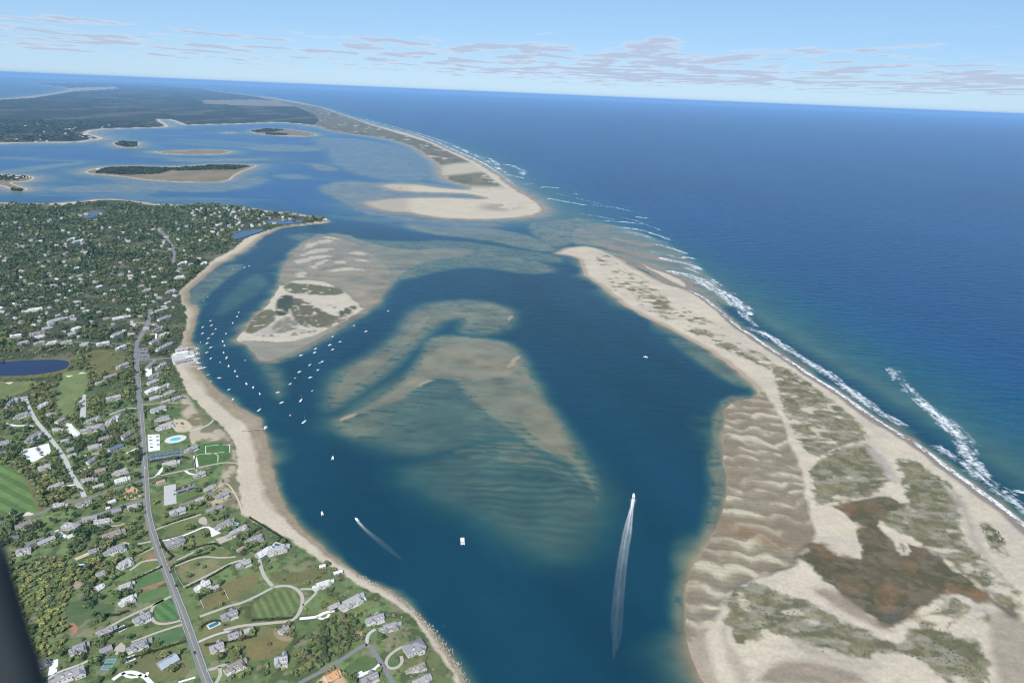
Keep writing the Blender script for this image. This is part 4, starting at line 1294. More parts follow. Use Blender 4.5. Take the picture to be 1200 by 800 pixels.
sheet('parking_lot', [(170, 430), (178, 429), (178, 440), (171, 441)], MAT['shell'], 0.08, 'white yard south of the fish pier road', 'car park', smooth=0)
sheet('parking_lot', [(416, 789), (424, 785), (427, 791), (419, 794)], MAT['shell'], 0.08, 'white court in front of the grey bottom-edge house', 'car park', smooth=0)
sheet('parking_lot', [(133, 760), (142, 752), (147, 756), (146, 764), (136, 767)], MAT['gravel'], 0.08, 'tan court between two grey houses', 'car park', smooth=0)

# ------------------------------------------------------------------ ponds and pools
pond_m, pn, pl, pb = new_mat('pond_water')
pb.inputs['Base Color'].default_value = (0.004, 0.010, 0.052, 1)
pb.inputs['Roughness'].default_value = 0.12
pb.inputs['Specular IOR Level'].default_value = 0.25
lagoon_m = simple('lagoon_water', (0.014, 0.050, 0.105), 0.15, 0.25, 0.1, 0.05)
sheet('pond', [(-60, 425), (0, 424), (20, 422.5), (45, 421.5), (66, 421), (80, 423), (82, 427), (75, 433), (60, 436), (40, 438.5), (20, 440), (0, 440.5), (-60, 441)], pond_m, 0.10, 'deep blue pond beside the golf fairway', 'pond', 5.0, 2)
sheet('pond', [(96, 254.5), (101, 250), (112, 247.6), (121, 247.8), (114, 252), (104, 256)], pond_m, 0.10, 'small blue pond in the far woods', 'pond', 5.0, 1)
sheet('pond', [(271, 278), (277, 272), (287, 270.4), (301, 269), (310, 268), (306, 272), (294, 275.4), (284, 279), (275, 280.5)], lagoon_m, 0.25, 'blue lagoon behind the upper beach', 'pond', 4.0, 1)
sheet('pond', [(312, 260), (322, 258.4), (338, 257.7), (352, 258.2), (356, 259.6), (349, 261.6), (338, 262.6), (321, 262.4), (314, 262)], lagoon_m, 0.25, 'blue lagoon on the wooded point', 'pond', 4.0, 1)

pool_m = simple('pool_water', (0.03, 0.16, 0.26), 0.08, 0.5, 0.05)
club_m = simple('club_pool_water', (0.05, 0.50, 0.58), 0.08, 0.5, 0.05)
navy_m = simple('pool_cover', (0.012, 0.02, 0.12), 0.5, 0.3, 0.05)
cop_m = simple('pool_paving', (0.60, 0.58, 0.54), 0.8, 0.2, 0.1)


def frame2(p1, p2, z=5.0):
    a, b = P(*p1, z), P(*p2, z)
    return (a + b) / 2, math.atan2(b[1] - a[1], b[0] - a[0]), float(np.hypot(*(b - a)[:2]))


def pool(p1, p2, width, mat, label, margin=2.0, oval=False):
    c, rz, L = frame2(p1, p2)
    z = float(ground_z(c[0], c[1])[0])
    r = empty('swimming_pool', (c[0], c[1], z), rz)
    tag(r, label, 'pool')
    d, w = MB(), MB()
    if oval:
        n = 28
        ring = lambda k, zz: [(math.cos(t) * (L / 2 + k), math.sin(t) * (width / 2 + k), zz) for t in np.linspace(0, 2 * math.pi, n, endpoint=False)]
        d.loft([ring(margin, -0.3), ring(margin, 0.22), ring(0.3, 0.22), ring(0.3, 0.1)], False)
        w.loft([ring(0.35, -0.2), ring(0.35, 0.15)])
    else:
        x, y, m_ = L / 2, width / 2, margin
        d.box(-x - m_, x + m_, -y - m_, -y, -0.3, 0.22)
        d.box(-x - m_, x + m_, y, y + m_, -0.3, 0.22)
        d.box(-x - m_, -x, -y, y, -0.3, 0.22)
        d.box(x, x + m_, -y, y, -0.3, 0.22)
        w.box(-x, x, -y, y, -0.2, 0.14)
    d.build('paving', cop_m, r)
    w.build('pool_water', mat, r)
    px, py = pix(c[0], c[1], z)
    occupy(px, py, 4)
    return r


pool((199.5, 515.5), (212, 513), 11, club_m, 'oval turquoise swimming pool of the beach club with a wide white deck', 9, True)
pool((92, 664), (99, 663), 5.5, navy_m, 'square pool with a navy cover and white surround beside the thicket', 3.0)
pool((148, 773), (156, 770), 4.5, pool_m, 'blue pool below the long grey mansion near the bottom edge')
pool((139, 738), (146, 734), 6, pool_m, 'teal pool at the end of the grey house on the straight drive', 1.2)
pool((245, 734), (256, 729), 5.5, pool_m, 'blue-grey lap pool west of the house under the estate drive', 1.6)
pool((272, 613), (278, 614), 4.0, pool_m, 'small blue pool beside the long beach house', 1.2)
pool((322, 637), (328, 639), 5, pool_m, 'dark blue pool behind the big white house on the bluff', 2.0)
pool((420, 702), (426, 700), 6, pool_m, 'dark blue pool at the seaward end of the pale shore mansion', 2.2)

# ------------------------------------------------------------------ tennis courts
court_m = simple('hard_court', (0.085, 0.125, 0.15), 0.9, 0.2, 0.08)
clay_m = simple('green_court', (0.12, 0.22, 0.19), 0.9, 0.2, 0.08)
net_m = simple('net_fabric', (0.05, 0.05, 0.05), 0.9, 0.1)


def court(c, rz, L, W, n, mat, label):
    z = float(ground_z(c[0], c[1])[0])
    r = empty('tennis_court', (c[0], c[1], z), rz)
    tag(r, label, 'tennis court')
    s = MB()
    s.box(-L / 2, L / 2, -W / 2, W / 2, -0.3, 0.15)
    s.build('court_surface', mat, r)
    ln, cw = MB(), L / n
    for k in range(n):
        x0 = -L / 2 + cw * (k + 0.5)
        a, b = min(cw * 0.36, 5.5), min(W * 0.4, 11.9)
        for sx in (-a, a):
            ln.box(x0 + sx - 0.1, x0 + sx + 0.1, -b, b, 0.155, 0.16)
        for sy in (-b, -b * 0.5, b * 0.5, b):
            ln.box(x0 - a + 0.1, x0 + a - 0.1, sy - 0.1, sy + 0.1, 0.155, 0.16)
        nt = MB()
        nt.box(x0 - a - 0.8, x0 + a + 0.8, -0.05, 0.05, 0.16, 1.1)
        nt.build('net', net_m, r)
    ln.build('court_line', MAT['trim'], r)
    fe = MB()
    k = max(6, int(L / 5))
    for i in range(k + 1):
        for sy in (-W / 2, W / 2):
            fe.box(-L / 2 + L * i / k - 0.06, -L / 2 + L * i / k + 0.06, sy - 0.06, sy + 0.06, 0.15, 3.0)
    for zz in (1.5, 2.95):
        for sy in (-W / 2, W / 2):
            fe.box(-L / 2, L / 2, sy - 0.04, sy + 0.04, zz, zz + 0.08)
    for sx in (-L / 2, L / 2):
        for zz in (1.5, 2.95):
            fe.box(sx - 0.04, sx + 0.04, -W / 2 + 0.05, W / 2 - 0.05, zz + 0.01, zz + 0.07)
    fe.build('fence', MAT['mast'], r)
    for t in np.linspace(-0.5, 0.5, 9):
        for q in (-0.4, 0, 0.4):
            px, py = pix(c[0] + math.cos(rz) * L * t - math.sin(rz) * W * q, c[1] + math.sin(rz) * L * t + math.cos(rz) * W * q, z)
            occupy(px, py, 3)


a, b = P(175.5, 536, 5), P(213, 530.5, 5)
rz0 = math.atan2(b[1] - a[1], b[0] - a[0])
court((a + b) / 2, rz0, float(np.hypot(*(b - a)[:2])), 26, 4, court_m, 'row of dark blue-grey tennis courts south of the club pool')
c0 = P(127, 778, 5)
court(c0, R(5), 13, 17, 1, clay_m, 'single teal green tennis court behind the grey houses at bottom')
# white lines of the playing field
fl_m = simple('field_chalk', (0.75, 0.75, 0.73), 0.9, 0.1, 0.05)
pts_f = [(241, 522.5), (269, 519.8), (269, 528.5), (241, 532), (241, 522.5)]
for nm_, q in (('field_line', pts_f),):
    mb_v, mb_f, off = [], [], 0
    for s_, e_ in zip(q[:-1], q[1:]):
        V, F = ribbon([s_, e_], 1.0, 0.12, smooth=0, step=8, occ=False)
        mb_v.append(V)
        mb_f.append(F + off)
        off += len(V)
    tag(link(nm_, mesh_np(nm_, np.concatenate(mb_v), np.concatenate(mb_f)), fl_m), 'white chalk rectangle on the beach club playing field', 'marking', kind='structure')
for a_ in LAWNS[:4]:
    xs, ys = np.meshgrid(np.arange(-60, 280), np.arange(430, 610))
    ins = in_poly_px(a_[0], xs, ys)
    for a, b in zip(xs[ins], ys[ins]):
        occupy(a, b, 0)
bunker_m = simple('bunker_sand', (0.62, 0.54, 0.42), 0.95, 0.1, 0.06)
for (bx, by), lab in (((96, 437), 'pale sand bunker at the head of the fairway'), ((81, 440.5), 'small sand bunker left of the fairway head'), ((11, 448.5), 'large sand bunker below the blue pond'),
                      ((17, 601), 'sand bunker at the lower edge of the striped field'), ((33, 602), 'long sand bunker at the corner of the striped field')):
    c = P(bx, by, 5)
    bk = MB()
    n = 14
    rr = [1 + 0.25 * math.sin(3 * t + bx) for t in np.linspace(0, 2 * math.pi, n, endpoint=False)]
    ring = lambda k, zz: [(math.cos(2 * math.pi * i / n) * k * rr[i] * 1.5, math.sin(2 * math.pi * i / n) * k * rr[i], zz) for i in range(n)]
    bk.loft([ring(4.4, 0.0), ring(4.2, 0.25), ring(3.0, 0.12)])
    o = bk.build('sand_bunker', bunker_m)
    o.location = (c[0], c[1], float(ground_z(c[0], c[1])[0]))
    tag(o, lab, 'bunker', 'sand bunkers of the golf course', 'structure')
    occupy(bx, by, 3)

OCC_ROAD = OCC.copy()

# ------------------------------------------------------------------ houses
def two_mat(mb_a, ma, mb_b, mbm, name):
    me = bpy.data.meshes.new(name)
    n = len(mb_a.v)
    me.from_pydata(mb_a.v + mb_b.v, [], mb_a.f + [tuple(n + i for i in f) for f in mb_b.f])
    me.materials.append(ma)
    me.materials.append(mbm)
    k = len(mb_a.f)
    for i, p in enumerate(me.polygons):
        p.material_index = 0 if i < k else 1
    me.update()
    return me


def gable(wall, roof, cx, cy, L, W, H, rise, axis='x', over=0.5, t=0.3, z0=0.0):
    """A block with a pitched roof, ridge along the axis."""
    def T(u, v, z):
        return (cx + u, cy + v, z0 + z) if axis == 'x' else (cx - v, cy + u, z0 + z)
    l, w = L / 2, W / 2
    vs = [T(-l, -w, -0.5), T(l, -w, -0.5), T(l, w, -0.5), T(-l, w, -0.5), T(-l, -w, H), T(l, -w, H), T(l, w, H), T(-l, w, H), T(-l, 0, H + rise), T(l, 0, H + rise)]
    wall.add(vs, [(0, 1, 5, 4), (2, 3, 7, 6), (1, 2, 6, 9, 5), (3, 0, 4, 8, 7), (4, 5, 9, 8), (6, 7, 8, 9)])
    k = rise / w
    lo, wo = l + over, w + over
    e = H - over * k
    for s in (-1, 1):
        a = [T(-lo, s * wo, e + 0.05), T(lo, s * wo, e + 0.05), T(lo, 0, H + rise + 0.05), T(-lo, 0, H + rise + 0.05)]
        b = [(x, y, z + t) for x, y, z in a]
        f = [(0, 1, 2, 3), (4, 7, 6, 5), (0, 4, 5, 1), (1, 5, 6, 2), (3, 2, 6, 7), (0, 3, 7, 4)]
        roof.add(a + b, f if s > 0 else [q[::-1] for q in f])


def hip(wall, roof, cx, cy, L, W, H, rise, over=0.6):
    wall.box(cx - L / 2, cx + L / 2, cy - W / 2, cy + W / 2, -0.5, H)
    l, w, r = L / 2 + over, W / 2 + over, max(0.5, (L - W) / 2)
    vs = [(cx - l, cy - w, H), (cx + l, cy - w, H), (cx + l, cy + w, H), (cx - l, cy + w, H), (cx - r, cy, H + rise), (cx + r, cy, H + rise)]
    vs += [(x, y, H - 0.25) for x, y, z in vs[:4]]
    roof.add(vs, [(0, 1, 5, 4), (1, 2, 5), (2, 3, 4, 5), (3, 0, 4), (0, 6, 7, 1), (1, 7, 8, 2), (2, 8, 9, 3), (3, 9, 6, 0), (6, 9, 8, 7)])


def window_mesh(w, h):
    fr, gl = MB(), MB()
    fr.box(-w / 2 - 0.14, w / 2 + 0.14, -0.10, 0.0, -h / 2 - 0.14, h / 2 + 0.14)
    gl.box(-w / 2, -0.06, -0.13, -0.101, -h / 2, h / 2)
    gl.box(0.06, w / 2, -0.13, -0.101, -h / 2, h / 2)
    return two_mat(fr, MAT['trim'], gl, MAT['glass'], 'window')


WIN = window_mesh(1.3, 1.7)


def dormer_mesh():
    w, r = MB(), MB()
    gable(w, r, 0, 0, 3.2, 2.4, 1.7, 1.1, 'y', 0.25, 0.15)
    return two_mat(w, MAT['trim'], r, MAT['roof'], 'dormer')


DORM = dormer_mesh()


def chim(x, y, z, h=1.8):
    c = MB()
    c.box(x - 0.55, x + 0.55, y - 0.45, y + 0.45, z - 2.0, z + h)
    c.box(x - 0.68, x + 0.68, y - 0.58, y + 0.58, z + h, z + h + 0.2)
    return c.mesh('chimney')


def template(kind):
    """Parts of one kind of house: (name, mesh, material, offset, index of the part it hangs on)."""
    wall, roof, out = MB(), MB(), []
    chs, dms, wins, doors, decks = [], [], [], [], []
    if kind == 'cape':
        gable(wall, roof, 0, 0, 16, 9, 3.2, 4.2)
        gable(wall, roof, 10.2, 0.6, 5.2, 6.4, 2.6, 2.6)
        chs = [chim(-1.5, 0.3, 7.4)]
        dms = [(-4.4, -2.3, 4.0), (4.4, -2.3, 4.0)]
        wins = [(-6, -4.5, 1.7), (-3, -4.5, 1.7), (3, -4.5, 1.7), (6, -4.5, 1.7)]
        doors = [(0, -4.5)]
        size = (20, 9)
    elif kind == 'ell':
        gable(wall, roof, 0, 0, 18, 8.5, 4.8, 3.6)
        gable(wall, roof, 6.0, -6.4, 9.0, 7.0, 4.2, 3.0, 'y')
        gable(wall, roof, -10.5, 0.5, 6, 6.0, 2.8, 2.4)
        chs = [chim(-3, 0.4, 8.4), chim(7.2, 0.6, 8.0)]
        dms = [(-5, -2.0, 5.5), (0, -2.0, 5.5)]
        wins = [(-7, -4.25, 2.2), (-4, -4.25, 2.2), (-1, -4.25, 2.2), (4.4, -10.9, 2.0), (7.6, -10.9, 2.0)]
        doors = [(1.4, -4.25)]
        decks = [(-8, 1.5, -8.5, -4.3)]
        size = (24, 16)
    elif kind == 'cross':
        gable(wall, roof, 0, 0, 20, 9, 4.6, 3.9)
        gable(wall, roof, -4, -2.6, 7.5, 7.0, 5.0, 3.3, 'y')
        gable(wall, roof, 5.5, 3.4, 8.5, 6.5, 4.4, 3.0, 'y')
        chs = [chim(2, 0.3, 8.5)]
        dms = [(3.2, -2.4, 5.2), (7.0, -2.4, 5.2)]
        wins = [(-5.4, -6.35, 2.0), (-2.8, -6.35, 2.0), (2.2, -4.5, 2.0), (5, -4.5, 2.0), (8, -4.5, 2.0)]
        doors = [(0.3, -4.5)]
        decks = [(0.2, 10, -8.0, -4.6)]
        size = (20, 14)
    elif kind == 'mansion':
        gable(wall, roof, 0, 0, 20, 10, 5.6, 4.4)
        gable(wall, roof, -13, -0.8, 8, 7.5, 4.0, 3.2)
        gable(wall, roof, 7.2, -4.8, 10, 7.5, 5.2, 3.6, 'y')
        gable(wall, roof, -7.0, -3.4, 8, 5.6, 5.2, 2.8, 'y')
        gable(wall, roof, 13.5, 2, 8, 6.5, 3.4, 2.8)
        chs = [chim(-4, 0.4, 10), chim(4.4, 0.4, 10)]
        dms = [(-2.6, -2.6, 6.3), (1.2, -2.6, 6.3), (-12.5, -2.4, 4.6)]
        wins = [(-8.2, -7.4, 2.2), (-5.8, -7.4, 2.2), (-2.6, -5, 2.2), (0.0, -5, 2.2), (5.6, -9.8, 2.2), (8.8, -9.8, 2.2)]
        doors = [(1.9, -5.0)]
        decks = [(-4, 3.2, -9.2, -5.1), (-16, -9.9, -8, -4.7)]
        size = (34, 18)
    elif kind == 'plain':
        gable(wall, roof, 0, 0, 14, 7.5, 2.8, 2.6)
        chs = [chim(3, 0.3, 5.2, 1.2)]
        wins = [(-5, -3.75, 1.6), (-2, -3.75, 1.6), (4.5, -3.75, 1.6)]
        doors = [(1.5, -3.75)]
        size = (14, 7.5)
    elif kind == 'hip':
        hip(wall, roof, 0, 0, 16, 13, 5.4, 4.6)
        gable(wall, roof, 3.5, -7, 4, 5.5, 4.6, 2.2, 'y')
        chs = [chim(-3, 1, 9.0)]
        dms = [(-2.5, -3.6, 6.5)]
        wins = [(-6, -6.5, 2.2), (-3.4, -6.5, 2.2), (-0.6, -6.5, 2.2), (3.5, -9.0, 2.2)]
        doors = [(6.6, -6.5)]
        size = (16, 15)
    else:
        gable(wall, roof, 0, 0, 6, 5, 2.4, 1.8, over=0.3)
        wins = [(-1.5, -2.5, 1.4)]
        doors = [(1.2, -2.5)]
        size = (6, 5)
    out.append(('wall', wall.mesh('wall'), 'wall', (0, 0, 0), None))
    out.append(('roof', roof.mesh('roof'), 'roof', (0, 0, 0), None))
    for c in chs:
        out.append(('chimney', c, 'brick', (0, 0, 0), 1))
    for d in dms:
        out.append(('dormer', DORM, None, d, 1))
    for x, y, z in wins:
        out.append(('window', WIN, None, (x, y - 0.002, z), 0))
    for x, y in doors:
        dm = MB()
        dm.box(x - 0.65, x + 0.65, y - 0.12, y - 0.003, 0.1, 2.4)
        out.append(('door', dm.mesh('door'), 'door', (0, 0, 0), 0))
    for x0, x1, y0, y1 in decks:
        dk = MB()
        dk.box(x0, x1, y0, y1, -0.4, 0.35)
        out.append(('terrace', dk.mesh('terrace'), 'concrete', (0, 0, 0), None))
    for nm, me, mt, off, par in out:
        if mt and not me.materials:
            me.materials.append(MAT[mt])
    return out, size


TEMPL = {k: template(k) for k in ('cape', 'ell', 'cross', 'mansion', 'plain', 'hip', 'shed')}
TONE = {'g': (0.265, 0.252, 0.26), 'p': (0.345, 0.33, 0.325), 'w': (0.54, 0.535, 0.525), 'b': (0.235, 0.20, 0.175), 'd': (0.13, 0.13, 0.14), 'n': (0.10, 0.13, 0.20), 'm': (0.33, 0.37, 0.42), 't': (0.42, 0.33, 0.24), 'o': (0.48, 0.27, 0.13), 'r': (0.36, 0.22, 0.19)}
WALLS = [(0.66, 0.65, 0.63), (0.42, 0.40, 0.37), (0.35, 0.33, 0.30), (0.60, 0.59, 0.56)]
HOUSES, HSIZE = [], []


def house(x1, y1, x2, y2, width, kind, tone, label, group=None, full=True, zz=5.0):
    a, b = P(x1, y1, zz), P(x2, y2, zz)
    c = (a + b) / 2
    rz = math.atan2(b[1] - a[1], b[0] - a[0])
    L = float(np.hypot(*(b - a)[:2]))
    parts, (lr, wr) = TEMPL[kind]
    z = float(ground_z(c[0], c[1])[0])
    nm = 'garden_shed' if kind == 'shed' else 'house'
    r = empty(nm, (c[0], c[1], z), rz)
    sx, sy = L / lr, width / wr
    r.scale = (sx, sy, min(1.1, max(0.62, 0.46 * (sx + sy))))
    tag(r, label, 'shed' if kind == 'shed' else 'house', group)
    hv = random.random()
    tc_ = np.array(TONE[tone]) * (0.9 + 0.2 * hv)
    wc_ = WALLS[int(hv * 97) % len(WALLS)]
    made = []
    for nm, me, mt, off, par in parts:
        if not full and nm in ('window', 'door', 'dormer', 'terrace'):
            made.append(None)
            continue
        o = bpy.data.objects.new(nm, me)
        COL.objects.link(o)
        o.location = off
        o.parent = r if par is None or made[par] is None else made[par]
        o.color = (*tc_, 1) if nm in ('roof', 'dormer') else (*wc_, 1)
        made.append(o)
    HOUSES.append((c[0], c[1]))
    dist = math.hypot(c[0], c[1], CAM_H)
    HSIZE.append((L, width))
    rad = max(1.4, 0.5 * FOC / dist * (0.5 * (L + width)) * 0.9)
    for t in np.linspace(-0.5, 0.5, 5):
        px, py = pix(c[0] + t * L * math.cos(rz), c[1] + t * L * math.sin(rz), z)
        occupy(px, py + 0.3, max(0.8, 0.42 * width * FOC / dist))
        occupy(px, py + rad * 0.35, max(0.6, 0.25 * width * FOC / dist))
    return r


